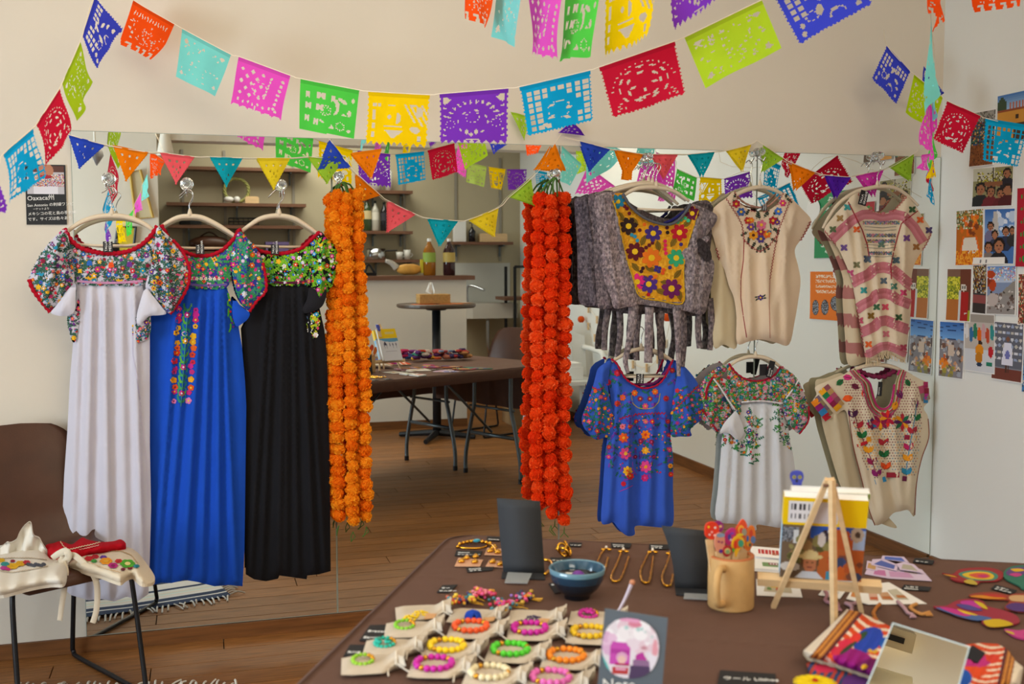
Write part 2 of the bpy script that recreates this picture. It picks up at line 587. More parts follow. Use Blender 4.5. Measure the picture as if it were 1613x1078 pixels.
a.grad(0,.5,'#2e62a8','#7fa3cf');a.blobs(.4,.1,1,.4,['#d3dbe6','#b6c6da'],10,.1);a.poly([(.3,.05),(.42,.05),(.5,.5),(.22,.5)],'#b7b4ae')
for x,y,s_,c in((.2,.32,.1,'#6d6a8a'),(.35,.48,.1,'#2f3a4f'),(.72,.42,.11,'#27314a'),(.93,.4,.09,'#2b2b2b'),(.15,.72,.13,'#7b6f6a'),(.5,.68,.17,'#1f1f24')):a.face(x,y,s_,shirt=c)
wall_photo((1551,329),(1600,327.5),(1550,415),a,'print of a selfie with people before a pale statue and blue sky',border=0.003)
a=Art(22,34,'#9aa524',1.7,6)
a.speck(0,0,.55,.95,['#c3c02a','#8d9a1e','#d8d24a','#6f7d2a'],.9);a.rect(0,.0,1,.14,'#7a5a4a');a.rect(.55,0,1,.8,'#6b3a2a');a.rect(.02,.6,.5,1,'#b06a2f');a.rect(.6,.45,.9,1,'#a5201f');a.ell(.7,.36,.13,.07,'#d8d2c8');a.ell(.66,.35,.03,.02,'#1a1a1a');a.ell(.75,.35,.03,.02,'#1a1a1a');a.rect(.5,.4,.58,1,'#c9cfd0')
wall_photo((1492.3,423),(1531.6,423),(1490.5,505),a,'print of yellow flowers beside a skeleton figure in a red robe',border=0.003)
a=Art(14,30,'#3a3a3c',2,7)
a.rect(0,.1,1,.3,'#8f7f5a');a.speck(0,0,1,.6,['#b08a2f','#6f3a1f','#202022','#b9b9b0'],.7);a.rect(0,.62,1,.9,'#8a4a48');a.rect(0,.8,1,1,'#35302f')
wall_photo((1533,414),(1555,415),(1532.5,493),a,'narrow print of a dark shop front partly under the street print',border=0.002,off=0.001)
a=Art(28,44,'#7d8fb0',1.6,8)
a.grad(0,.35,'#5f86c4','#b9c6da');a.speck(0,.02,1,.3,['#c95a6a','#e2e4ea','#6aa0d0','#d8b04a'],.4);a.poly([(1,.28),(1,.75),(.4,.6)],'#8a8680');a.blobs(.0,.15,.25,.5,['#b0401a','#7a2f1d'],6,.12);a.rect(0,.62,1,1,'#8e8a88');a.blobs(0,.5,1,.95,['#3b3430','#5a4a44','#c9c4c0','#6d5a52'],40,.05);a.ell(.2,.7,.2,.14,'#b5aaa6')
wall_photo((1555,419),(1601,418),(1555,495),a,'print of a street parade under strings of paper flags',border=0.0025,off=0.003)
a=Art(22,6,'#e5e3dd',.25,9)
for i in range(5):a.rect(.08+i*.17,.35,.1+i*.17,.8,'#6d6d70')
wall_photo((1533,406),(1583,405),(1533,416.5),a,'narrow white paper strip with handwriting above the street print','note','paper_note',0,0.005,'paper notes on the right wall')
a=Art(28,44,'#4a78b8',1.7,10)
a.grad(0,.32,'#2f62ad','#6fa3dc');
for k in range(4):a.poly([(.0,.1+k*.06),(1,.02+k*.1),(1,.035+k*.1),(0,.115+k*.06)],'#23406f')
a.rect(0,.32,1,1,'#7f7d84');a.blobs(0,.3,1,.95,['#b9b4b6','#5a4f4c','#c48f6a','#9aa0ad','#6d4a3c','#d3c3b4'],70,.07);a.blobs(0,.6,.3,.85,['#d97a1a','#b9541a'],8,.08);a.blobs(.2,.8,.7,.98,['#9a8f3a','#7d7a52'],10,.08);a.rect(.35,.4,.6,.62,'#c9b6a6')
wall_photo((1480.5,505.7),(1520,508),(1479,593),a,'print of a market under blue awnings, nearest the mirror edge',border=0.003)
a=Art(30,44,'#b9b2ab',1.75,11)
a.rect(0,0,1,.14,'#9a948c')
for i,c in enumerate(('#d8d8da','#2f6a9a','#2f7a5a','#d9651a','#c49aa0','#b5462a','#2f8a8a')):a.ell(.08+i*.14,.3+.06*(i%2),.07,.14,c)
a.rect(0,.62,1,1,'#c9cdd4');a.ell(.52,.5,.07,.05,'#3a2a22');a.ell(.5,.62,.14,.1,'#d98a1a');a.ell(.48,.76,.12,.1,'#b9761a');a.ell(.5,.87,.09,.04,'#1f3350');a.rect(.75,.82,.92,.88,'#1f7a62');a.ell(.88,.64,.08,.1,'#b5202a')
wall_photo((1519,493),(1567.5,496),(1520,583.5),a,'print of a person in an orange blouse seated before hung clothes',border=0.003,off=0.004)
a=Art(32,46,'#7c7f8a',1.6,12)
a.rect(0,0,1,.78,'#5d606c')
for r in range(6):
 for i in range(7):a.ell(.08+i*.14,.06+r*.115,.055,.028,('#c9cdd6','#8f9fbd','#b9b7ae')[(i+r)%3])
a.rect(0,.8,1,1,'#6e3a30');a.ell(.5,.28,.06,.045,'#7a5240');a.poly([(.38,.34),(.62,.34),(.7,.74),(.3,.74)],'#d4d6e6');a.ell(.5,.56,.08,.08,'#6a6fb0');a.rect(.44,.74,.49,.86,'#4a3026');a.rect(.52,.74,.57,.86,'#4a3026')
wall_photo((1565,505.7),(1614,510),(1562.4,596.6),a,'print of a person in a white dress before shelves of pottery',border=0.003,off=0.005)
a=Art(20,30,'#7a3b34',1.5,13)
a.speck(0,0,1,1,['#b9502a','#7a2f2f','#c9b090','#3f5a3a'],.7)
wall_photo((1604,431),(1646,430),(1604,512),a,'print of red and orange market goods at the right frame edge',border=0.003,off=0.002)
a=Art(20,30,'#3f78b0',1.5,14)
a.speck(0,.3,1,1,['#4a8ac0','#b9b4a8','#2f3a4a'],.6)
wall_photo((1611,540),(1650,541),(1611,617),a,'print with a blue edge below the pottery print',border=0.0,off=0.002)
a=Art(30,60,'#a8182c',2.0,15)
for r in range(6):
 a.ell(.22,.1+r*.16,.045,.05,'#2f8a3a');a.ell(.12,.11+r*.16,.03,.02,'#2f8a3a');a.ell(.3,.09+r*.16,.03,.02,'#2f8a3a')
wall_photo((1603,297),(1668,292),(1601,420),a,'red poster with a column of green cactus shapes','poster','poster',0,0.006,None)
# --- posters further along the right wall, seen in the mirror
a=Art(60,84,'#1f8a55',1.4,16)
for r,(x0,x1,y)in enumerate(((.2,.7,.1),(.05,.9,.25),(.05,.8,.36),(.05,.85,.47),(.2,.7,.6),(.05,.9,.7),(.05,.85,.8),(.05,.75,.9))):
 m=(a.u>x0)&(a.u<x1)&(abs(a.v-y)<.028)&(a.r.random(a.u.shape)<.55)
 a.c[m]=rgb('#cfe0d2')
wall_photo((1282,306),(1352,297),(1282,407),a,'green poster with white handwriting on the right wall, seen in the mirror','poster','poster',0,0.002,'handwritten posters',seen=True)
a=Art(60,60,'#e2761b',1.0,17)
for y in(.1,.2,.31,.42):
 m=(a.u>.08)&(a.u<.85)&(abs(a.v-y)<.03)&(a.r.random(a.u.shape)<.55)
 a.c[m]=rgb('#efd9c0')
for x,y,rx in((.3,.65,.16),(.16,.84,.14),(.6,.74,.1),(.85,.76,.09)):
 a.ell(x,y,rx,.16,'#3a3a40');m=((a.u-x)/rx)**2+((a.v-y)/.16)**2<.8;k=m&(a.r.random(a.u.shape)<.5);a.c[k]=rgb('#8f97a5')
wall_photo((1275,428),(1335,428),(1275,502),a,'orange poster with white writing and framed photos, seen in the mirror','poster','poster',0,0.002,'handwritten posters',seen=True)
for(x,y,rr),lb in(((1279,330,15),'white speech bubble note beside the green poster'),((1320,428,13),'white speech bubble note on the orange poster')):
 P=on_x(x,y,XR-0.008)*FLIP
 b=MB()
 pts=[(rr*0.0042*math.cos(w),rr*0.0036*math.sin(w))for w in np.linspace(0,2*math.pi,20)[:-1]]
 pts[14]=(rr*0.002,-rr*0.0058)
 b.prism(pts,0,0.001,None,frame_from(P,(0,-1,0),(0,0,1)))
 o=tag(b.build('speech_bubble_note',WHITEPAPER),lb,'note','paper notes on the right wall')
a=Art(70,96,'#26282b',1.4,18)
a.rect(.04,.02,.96,.49,'#b6b4bb');a.rect(.04,.02,.96,.12,'#5a3a34');a.ell(.5,.1,.2,.12,'#b0785e');a.rect(.2,.36,.8,.49,'#d4d3dc')
a.speck(.08,.16,.96,.36,['#c9344a','#2f5f9a','#e0a83a','#3f7a4a','#d6d4da','#d6d4da','#8a3f8a'],.9);a.ell(.5,.12,.16,.09,'#b0785e');a.ell(.5,.2,.18,.03,'#a02030')
a.rect(.04,.02,.2,.1,'#1f1f22')
P=[on_y(*p,-0.004)for p in((39,259),(103,260),(42,354))]
t=tag(sheet('wall_notice',a,*P),'black notice with a dress photo and chalk handwriting on the left wall','notice')
for s_,px,py,sz in(('Oaxaca州',43,316,.021),('San Antonio の刺繍ワンピ',43,326,.0128),('ーケットより',52,331,.0085),('メキシコの花と鳥の手刺繍',44,339.5,.0125),('です。サイズは色々あり',44,348,.0125)):
 o0,o1=on_y(px,py,-0.0065),on_y(px+10,py-0.4,-0.0065)
 lettering(s_,sz,frame_from(o0,o1-o0,(0,0,1)),CHALK,t)
 # ------ garments
class Panel:
 """a piece of cloth with a soft outline, standing Y metres in front of the wall; fold(x, y) is its relief in metres"""
 def __init__(s,outline,Y,fold=None,bulge=0.015,br=10.0,sp=6.0,curve=True):
  o=np.array(outline,float)
  s.o=smooth_path(o,4,True)if curve else o
  s.o=resample(s.o,sp)
  s.Y,s.fold,s.bulge,s.br,s.sp=Y,fold,bulge,br,sp
 def depth(s,x,y):
  d=poly_dist(x,y,s.o)
  h=s.bulge*(1-np.exp(-d/s.br))
  if s.fold is not None:
   h=h+s.fold(x,y)*(0.35+0.65*(1-np.exp(-d/5.0)))
  return h
 def pos(s,x,y,off=0.0):
  return on_y(x,y,-(s.Y+s.depth(x,y)+off))
 def build(s,name,m,parent,col=None,back=True,thick=0.012):
  o=s.o
  x0,y0,x1,y1=o[:,0].min(),o[:,1].min(),o[:,0].max(),o[:,1].max()
  gx,gy=np.meshgrid(np.arange(x0,x1,s.sp),np.arange(y0,y1,s.sp*1.15))
  gx[1::2]+=s.sp*0.5
  gx,gy=gx.ravel(),gy.ravel()
  k=in_poly(gx,gy,o)
  gx,gy=gx[k],gy[k]
  k=poly_dist(gx,gy,o)>s.sp*0.45
  pts=np.concatenate([o,np.stack([gx[k],gy[k]],1)])
  nb=len(o)
  r=delaunay_2d_cdt([Vector(p)for p in pts.tolist()],[(i,(i+1)%nb)for i in range(nb)],[],1,1e-5)
  v2=np.array([tuple(v)for v in r[0]])
  F=[]
  for f in r[2]:
   a,b,c=v2[f[0]],v2[f[1]],v2[f[2]]
   ar=(b[0]-a[0])*(c[1]-a[1])-(b[1]-a[1])*(c[0]-a[0])
   F.append(tuple(f)if ar<0 else tuple(reversed(f)))
  V=s.pos(v2[:,0],v2[:,1])
  if col is None or isinstance(col,str):
   C=[rgb(col or '#ffffff')]*len(F)
  else:
   cen=np.array([v2[list(f)].mean(0)for f in F])
   C=[tuple(c)for c in col(cen[:,0],cen[:,1])]
  if back:
   n=len(V)
   ds=poly_dist(v2[:,0],v2[:,1],o)
   bk=V.copy()
   bk[:,1]+=(s.depth(v2[:,0],v2[:,1])*0.8+thick*(1-np.exp(-ds/s.br)))*(ds>0.05)
   bk[:,1]=np.minimum(bk[:,1],-0.009)
   V=np.concatenate([V,bk])
   F=F+[tuple(i+n for i in reversed(f))for f in F]
   C=C+C
  return make_obj(name,V,F,C,m,parent,True)
def ridges(lines,noise=0.0,seed=0,sharp=False):
 """relief from fold lines: (x_top, y_top, x_bot, y_bot, halfwidth, amplitude)"""
 L=np.array(lines,float)
 ph=np.random.default_rng(seed).uniform(0,6.28,6)
 def f(x,y):
  h=np.zeros(np.shape(x))
  for xt,yt,xb,yb,w,a in L:
   t=(y-yt)/(yb-yt)
   xc=xt+(xb-xt)*np.clip(t,-0.2,1.2)
   fade=np.clip((t+0.12)*5,0,1)
   ww=w*(0.45+0.55*np.clip(t,0,1))
   if sharp:
    d=(x-xc)/(ww*2.0)
    u=np.clip(1+d,0,1)
    v=np.clip(d/0.4,0,1)
    h=h+1.1*a*fade*np.where(d<0,u*u*(3-2*u),1-v*v*(3-2*v))
   else:
    h=h+1.3*a*fade*np.exp(-((x-xc)/ww)**2)
  if noise:
   h=h+noise*(np.sin(x*0.11+y*0.04+ph[0])+np.sin(x*0.05-y*0.09+ph[1])*0.8+0.5*np.sin(x*0.21+y*0.13+ph[2]))
  return h
 return f
def pleats(x0t,x1t,x0b,x1b,yt,yb,n,amp,seed=0,noise=0.0006):
 r=random.Random(seed)
 L=[]
 for i in range(n):
  t=(i+0.5+r.uniform(-0.25,0.25))/n
  w=(x1b-x0b)/n*r.uniform(0.28,0.5)
  L.append((x0t+(x1t-x0t)*t,yt,x0b+(x1b-x0b)*t,yb,w,amp*r.uniform(0.6,1.2)))
 return ridges(L,noise,seed,True)
def pip(x,y,q):
 c=False
 x1,y1=q[-1]
 for x2,y2 in q:
  if(y2>y)!=(y1>y)and x<(x1-x2)*(y-y2)/(y1-y2)+x2:
   c=not c
  x1,y1=x2,y2
 return c
class Emb:
 """embroidery: small raised patches of thread laid on a panel"""
 def __init__(s,panel,seed=1,region=None,keep=None):
  s.p,s.r=panel,random.Random(seed)
  s.P,s.C,s.K=[],[],[]
  s.region=np.array(region,float)if region is not None else None
  s.keep=keep
 def poly(s,pts,c,lay=0):
  s.P.append(pts)
  s.C.append(rgb(c))
  s.K.append(lay)
 def ell(s,x,y,rx,ry,c,ang=0.0,n=8,lay=0):
  ca,sa=math.cos(ang),math.sin(ang)
  s.poly([(x+rx*math.cos(w)*ca-ry*math.sin(w)*sa,y+rx*math.cos(w)*sa+ry*math.sin(w)*ca)for w in[2*math.pi*i/n for i in range(n)]],c,lay)
 def leaf(s,x,y,l,w,ang,c,lay=0):
  ca,sa=math.cos(ang),math.sin(ang)
  s.poly([(x+a*l*ca-b*w*sa,y+a*l*sa+b*w*ca)for a,b in((0,0),(.3,-.42),(.65,-.42),(1,0),(.65,.42),(.3,.42))],c,lay)
 def line(s,pts,w,c,lay=0):
  P=np.asarray(pts,float)
  T=np.gradient(P,axis=0)
  T/=np.linalg.norm(T,axis=1)[:,None]+1e-9
  N=np.stack([-T[:,1],T[:,0]],1)*w/2
  for i in range(len(P)-1):
   s.poly([tuple(P[i]-N[i]),tuple(P[i+1]-N[i+1]),tuple(P[i+1]+N[i+1]),tuple(P[i]+N[i])],c,lay)
 def flower(s,x,y,r,n,c,cc,ang=None,fat=0.55,lay=1):
  a0=s.r.uniform(0,6.28)if ang is None else ang
  for i in range(n):
   w=a0+2*math.pi*i/n
   s.ell(x+math.cos(w)*r*.55,y+math.sin(w)*r*.55,r*.47,r*fat*.62,c,w,7,lay)
  s.ell(x,y,r*.33,r*.33,cc,0,7,lay+1)
 def tulip(s,x,y,r,ang,c,lay=1):
  for d in(-.5,0,.5):
   s.leaf(x-math.cos(ang)*r*.5,y-math.sin(ang)*r*.5,r*1.3,r*.8,ang+d,c,lay)
 def bird(s,x,y,r,c,fl=1,lay=1):
  s.ell(x,y,r,r*.5,c,.3*fl,8,lay)
  s.ell(x+fl*r*.9,y-r*.35,r*.4,r*.38,c,0,6,lay)
  s.leaf(x-fl*r*.6,y,r*1.2,r*.7,math.pi*(1 if fl>0 else 0)+.5,c,lay)
  s.leaf(x-fl*r*.1,y-r*.1,r*1.2,r*.6,-math.pi/2-.5*fl,c,lay)
 def sprig(s,x,y,l,ang,c,n=5,w=2.2,bend=0.0,lay=0,lw=0.8):
  P=[]
  for i in range(n+1):
   t=i/n
   P.append((x+math.cos(ang+bend*t)*l*t,y+math.sin(ang+bend*t)*l*t))
  s.line(P,lw,c,lay)
  for i in range(1,n+1):
   t=i/n
   k=l/n*1.05*(1.1-.35*t)
   for sd in(-1,1):
    s.leaf(P[i][0],P[i][1],k,w,ang+bend*t+sd*.85,c,lay)
 def scatter(s,poly,greens,cols,cc,dens=1.0,fr=(2.6,4.4),spl=(7,13),lw=1.9,birds=False,filler=True):
  """all-over floral fill of an outline"""
  q=np.array(poly,float)
  x0,y0,x1,y1=q[:,0].min(),q[:,1].min(),q[:,0].max(),q[:,1].max()
  area=abs(np.sum(q[:,0]*np.roll(q[:,1],-1)-q[:,1]*np.roll(q[:,0],-1)))/2
  flo=[]
  ql=[(float(a),float(b))for a,b in(q if len(q)<40 else q[::3])]
  def pick(d,lst,tries=30):
   for _ in range(tries):
    x,y=s.r.uniform(x0,x1),s.r.uniform(y0,y1)
    if pip(x,y,ql)and all((x-a)**2+(y-b)**2>d*d for a,b in lst):
     return x,y
   return None
  for i in range(int(area/140*dens)):
   p=pick(8.0,flo)
   if p:
    flo.append(p)
  for x,y in flo:
   r=s.r.uniform(*fr)
   c=s.r.choice(cols)
   k=s.r.random()
   if k<.55:
    s.flower(x,y,r,s.r.choice((4,5,5,6)),c,s.r.choice(cc),fat=.62)
   elif k<.8 or not birds:
    s.tulip(x,y,r*.95,s.r.uniform(0,6.28),c)
   else:
    s.bird(x,y,r*.95,c,s.r.choice((-1,1)))
  sp=[]
  for i in range(int(area/42*dens)):
   p=pick(4.2,sp)
   if p:
    sp.append(p)
    s.sprig(p[0],p[1],s.r.uniform(*spl),s.r.uniform(0,6.28),s.r.choice(greens),s.r.choice((3,4,5)),lw,s.r.uniform(-.6,.6))
  if filler:
   for i in range(int(area/75*dens)):
    p=pick(1.0,[],4)
    if p:
     s.ell(p[0],p[1],s.r.uniform(.9,1.7),s.r.uniform(.9,1.5),s.r.choice(cols),s.r.uniform(0,3),5,1)
 def zigzag(s,pts,amp,step,w,c,lay=1):
  P=resample_open(pts,step)
  T=np.gradient(P,axis=0)
  T/=np.linalg.norm(T,axis=1)[:,None]+1e-9
  N=np.stack([-T[:,1],T[:,0]],1)
  Q=[P[i]+N[i]*amp*(1 if i%2 else-1)for i in range(len(P))]
  s.line(Q,w,c,lay)
 def build(s,name,parent,m=None,off=0.0016,clip=True):
  if not s.P:
   return None
  cen=np.array([np.mean(p,axis=0)for p in s.P])
  ok=in_poly(cen[:,0],cen[:,1],s.region if s.region is not None else s.p.o)if clip else np.ones(len(cen),bool)
  if s.keep is not None:
   ok&=s.keep(cen[:,0],cen[:,1])
  idx=np.nonzero(ok)[0]
  if not len(idx):
   return None
  ln=[len(s.P[i])for i in idx]
  X=np.concatenate([np.array(s.P[i],float)for i in idx])
  lay=np.repeat([s.K[i]for i in idx],ln)
  jit=np.repeat(np.array([(i%7)*0.00007 for i in idx]),ln)
  V=s.p.pos(X[:,0],X[:,1],off+lay*0.0007+jit)
  F,C,k=[],[],0
  for i,n in zip(idx,ln):
   p=s.P[i]
   ar=sum(p[a][0]*p[(a+1)%n][1]-p[(a+1)%n][0]*p[a][1]for a in range(n))
   F.append(tuple(range(k,k+n))if ar<0 else tuple(range(k+n-1,k-1,-1)))
   C.append(s.C[i])
   k+=n
  o=make_obj(name,V,F,C,m or THREAD,parent)
  return o
def resample_open(pts,step):
 P=np.asarray(pts,float)
 d=np.concatenate([[0],np.cumsum(np.hypot(*np.diff(P,axis=0).T))])
 n=max(2,int(d[-1]/step)+1)
 t=np.linspace(0,d[-1],n)
 return np.stack([np.interp(t,d,P[:,0]),np.interp(t,d,P[:,1])],1)
def trim(name,pts,Y,r,col,parent,lumpy=0.0,label=None,panel=None):
 """piped edging along picture points"""
 P=resample_open(smooth_path(np.array(pts,float),5),2.5)
 if panel is not None:
  W=panel.pos(P[:,0],P[:,1],0.002)
 else:
  yy=np.broadcast_to(np.asarray(Y,float),(len(P),))
  W=on_y(P[:,0],P[:,1],-yy)
 rr=r*(1+lumpy*np.sin(np.arange(len(P))*1.9))
 b=MB()
 b.tube(W,rr,6,col)
 o=b.build(name,CLOTH,parent,True)
 if label:
  o['label']=label
 return o
def hanger(name,label,arc,stem,hook,Y,bar=None,group='beige plastic hangers',r=0.0065,cat='hanger'):
 """moulded hanger: arc points in the picture, wire hook points, lower bar"""
 A=smooth_path(np.array(arc,float),6)
 W=on_y(A[:,0],A[:,1],-Y)
 t=thing(name,label,cat,W.mean(0),group)
 b=MB()
 n=len(W)
 th=r*(0.85+0.5*np.sin(np.linspace(0,math.pi,n)))
 b.tube(W,th,8)
 b.build('arm',HANGER,t,True)
 if bar:
  B=np.array(bar,float)
  b=MB()
  b.tube(on_y(B[:,0],B[:,1],-(Y+0.001)),r*0.75,6)
  q=on_y([B[0][0],B[-1][0]],[B[0][1],B[-1][1]],-Y)
  b.build('bar',HANGER,t,True)
 H=smooth_path(np.array(stem+hook,float),5)
 b=MB()
 b.tube(on_y(H[:,0],H[:,1],-Y),0.0019,6)
 b.build('wire_hook',CHROME,t,True)
 if stem:
  b=MB()
  p=on_y(stem[0][0],stem[0][1],-Y)
  b.lathe([(0.009,-0.006),(0.008,0.004),(0.0045,0.016),(0.003,0.02)],10,None,Matrix.Translation(Vector(p)))
  b.build('collar',HANGER,t,True)
 return t
def cup_hook(px,py,Y,label,r=10):
 """clear faceted suction hook stuck on the mirror"""
 p=on_y(px,py,-0.012)
 q=on_y(px,py+13,-Y)
 t=thing('suction_hook',label,'hook',p,'clear suction hooks on the mirror')
 s_=r*0.0023
 b=MB()
 M=Matrix.Translation(Vector(p))@Matrix.Rotation(math.radians(90),4,'X')
 b.lathe([(s_,-0.006),(s_*0.95,0.0),(s_*0.6,0.008),(s_*0.35,0.016)],12,None,M)
 b.build('suction_cup',GLASS,t)
 b=MB()
 b.lathe([(s_*.3,0.014),(s_*0.8,0.02),(s_*0.9,0.03),(s_*.62,0.042),(0.002,0.046)],9,None,M)
 b.build('knob',GLASS,t)
 b=MB()
 p2=np.array(p)+(0,-0.02,-0.01)
 b.tube(smooth_path([p2,p2+(0,-0.004,-.014),p2+(0,q[1]-p2[1]-0.012,-.026),(p2[0],q[1]-0.016,q[2]-0.002),(p2[0],q[1]-0.026,q[2]+.012)],4),0.0028,6)
 b.build('hook_arm',CHROME,t,True)
 return t
TAG=mat('black_label','#15151a',rough=0.6)
def cloth_tag(px,py,w,h,Y,parent,lines=('TALLA','MEDIANA'),ang=0.0,vert=True):
 """black swing label with white lettering"""
 o=on_y(px,py,-Y)
 ex=on_y(px+10*math.cos(ang),py+10*math.sin(ang),-Y)-o
 ey=on_y(px+10*math.sin(ang),py-10*math.cos(ang),-Y)-o
 M=frame_from(o,ex,ey)
 k=0.0023
 b=MB()
 b.box((-w/2*k,-h/2*k,-0.0006),(w/2*k,h/2*k,0.0006),None,M)
 g=b.build('label_tag',TAG,parent)
 for i,s_ in enumerate(lines):
  if vert:
   M2=M@Matrix.Translation((w*k*(-.08+.42*i),-h*k*.42,0.001))@Matrix.Rotation(math.radians(90),4,'Z')
   sz=w*k*.36
  else:
   M2=M@Matrix.Translation((-w*k*.4,h*k*(.1-.4*i),0.001))
   sz=h*k*.36
  lettering(s_,sz,M2,CHALK,parent)
 return g
 # ------ left: three long dresses
G_WHITE=['#2f5a4a','#27483e','#3a6a55']
MULTI=['#d3283c','#e0611f','#e8b020','#c22a7a','#2b62b8','#6a2f8a','#d94a78','#1f8fb5','#8a1f3a']
def dress_body(name,label,loc_px,Y):
 return thing(name,label,'dress',on_y(*loc_px,-Y))
def band(emb,pts,w,c,lay=0):
 emb.line(resample_open(smooth_path(np.array(pts,float),4),3.0),w,c,lay)
RED='#b01228'
# --- black dress (furthest back)
Y=0.05
t=dress_body('long_dress','long black dress with green leafy embroidery, hanging third from the left',(455,910),Y)
sk=Panel([(418,446),(452,449),(487,447),(500,470),(511,520),(515,560),(517,640),(519,720),(520,800),(521,900),(503,905),(484,907),(483,913),(455,909),(440,907),(438,912),(419,916),(400,913),(387,905),(386,800),(386,700),(386,600),(381,520),(395,490),(408,460)],Y,None,0.012,8,4.5,False)
sk.fold=pleats(420,488,388,520,446,900,7,0.022,4)
sk.build('skirt',CLOTH,t,'#1c1c20')
yk=Panel([(378,363),(390,380),(405,393),(425,398),(450,399),(475,391),(490,378),(503,366),(512,380),(500,410),(488,447),(452,450),(417,447),(400,420),(385,395)],Y+0.014,ridges([],0.0008,2),0.014,14,5)
yk.build('yoke',CLOTH,t,'#1a1a1e')
e=Emb(yk,11)
e.scatter(yk.o,['#6fae1f','#5a9a22','#86bf2c','#3f8a34'],['#c9268a','#e0708f','#2f9ad0','#e8b020','#d9d9e8','#d3402a','#c97ad0','#2f6ac8'],['#f0e0d0','#e8c030'],1.15,(2.8,4.8),(10,17),2.9)
band(e,[(419,443),(452,446),(487,443)],4,'#5a1a3a',1)
e.build('embroidery',t)['kind']='stuff'
sl=Panel([(503,366),(515,376),(528,389),(533,402),(530,425),(524,448),(514,462),(503,478),(494,470),(489,440),(491,405)],Y+0.02,ridges([(512,370,505,470,6,.012)],.001,3),0.02,9,5)
sl.build('sleeve',CLOTH,t,'#1a1a1e')
e=Emb(sl,12)
e.scatter(sl.o,['#6fae1f','#5a9a22','#86bf2c','#3f8a34'],['#c9268a','#e0708f','#2f9ad0','#e8b020','#d9d9e8','#d3402a'],['#f0e0d0'],1.15,(2.8,4.8),(10,17),2.9)
e.build('embroidery',t)['kind']='stuff'
lw_=Panel([(487,452),(500,458),(512,456),(514,466),(508,482),(496,490),(480,494),(476,488),(484,470)],Y+0.034,None,0.012,7,5)
lw_.build('sleeve_lining',CLOTH,t,'#232328')
gs=Panel([(484,496),(503,490),(503,510),(498,533),(490,531),(483,512)],Y+0.014,None,0.008,5,5)
gs.build('side_gusset',CLOTH,t,'#1a1a1e')
e=Emb(gs,13)
e.scatter(gs.o,['#86bf2c','#c9d02a'],['#d94a78','#d3402a','#2f9ad0','#e8e8f0'],['#f0e0d0'],2.0)
e.build('embroidery',t)['kind']='stuff'
trim('neck_trim',[(376,360),(386,376),(404,393),(425,398.5),(450,399),(475,391),(490,378),(504,365)],Y+0.017,0.0072,RED,t,.25,'crocheted red neck edging')
trim('neck_trim',[(377,362),(392,385),(408,394)],Y+0.024,0.007,'#8f1022',t,.25)
cloth_tag(433,393,12,15,Y+0.03,t)
# --- blue dress
Y=0.075
BL='#1c4fc0'
t=dress_body('long_dress','long royal blue dress with a floral vine panel, hanging between white and black',(310,920),Y)
sk=Panel([(285,449),(320,453),(357,452),(364,475),(374,505),(381,545),(386,600),(388,640),(387,720),(386,800),(385,870),(382,924),(360,922),(338,924),(310,917),(290,914),(270,919),(255,918),(238,923),(233,900),(232,800),(232,700),(230,600),(230,520),(245,480),(268,455)],Y,None,0.012,8,4.5,False)
sk.fold=ridges([(300,450,262,920,10,.018),(318,452,290,920,12,.026),(332,452,318,920,9,.022),(345,452,345,920,11,.028),(352,455,372,920,9,.022),(280,470,245,920,8,.02)],.0007,5,True)
sk.build('skirt',CLOTH,t,BL)
e=Emb(sk,21)
r=e.r
for i in range(15):
 yy=486+i*10.3
 cx=296-(yy-480)*0.07
 e.line([(cx,yy),(cx-.7,yy+10.3)],1.2,'#3f8f62')
 for sd in(-1,1):
  e.sprig(cx,yy+5,12.5,-math.pi/2+sd*.95,r.choice(['#3fa05a','#5fb02f','#2f8f6a']),5,2.9,-sd*.5)
 col=['#c9268a','#c9268a','#c92a6a','#e8b020','#e8b020','#e0a020','#e0611f','#d3401f','#d3283c','#c9268a','#c2307a','#e8a020','#d9511f','#c22a7a','#d97ab0'][i]
 for sd in(-1,1):
  e.flower(cx+sd*(12+r.uniform(-1,3)),yy+r.uniform(-3,3),r.uniform(4,5.6),5,col,r.choice(['#e8c030',col,'#7a1f4a']),fat=.8)
 if i%4==1:
  e.flower(cx,yy,5,6,col,'#f0e8f0')
e.ell(291,526,5,4,'#e0b0c8',0,8,2)
for yy in np.arange(455,520,6.0):
 e.sprig(357+(yy-455)*.12,yy,8,1.2+r.uniform(-.8,.8),'#4fae2f',4,2)
 e.ell(360+(yy-455)*.12+r.uniform(-2,4),yy,2,2,r.choice(MULTI),0,6,1)
e.build('embroidery',t,clip=True)['kind']='stuff'
yk=Panel([(255,356),(268,377),(285,393),(305,402),(330,402),(350,393),(365,378),(377,365),(376,400),(364,430),(357,453),(320,455),(285,450),(268,430),(258,395)],Y+0.014,ridges([],0.0008,2),0.014,14,5)
yk.build('yoke',CLOTH,t,'#3a3f9a')
BC=['#c9268a','#d94a98','#e8b020','#e0611f','#d3283c','#d9b0d8','#8a2f9a']
e=Emb(yk,22)
e.scatter(yk.o,['#2f8a5a','#3a9a4a','#4a9a6a'],BC,['#f0e0d0','#e8c030','#8a1f4a'],1.15,(2.8,4.8),(9,16),2.7)
for x in range(296,352,7):
 e.flower(x,439+.5*r.uniform(-1,1),3.2,5,'#dedee8','#e8c030')
band(e,[(284,446),(320,450),(358,448)],3.5,'#6a5aa8',2)
e.build('embroidery',t)['kind']='stuff'
sl=Panel([(376,366),(390,376),(405,393),(414,415),(419,440),(418,462),(405,474),(393,490),(380,478),(372,460),(366,430),(365,400)],Y+0.026,ridges([(392,380,382,480,8,.016)],.001,3),0.022,10,5)
sl.build('sleeve',CLOTH,t,'#34409e')
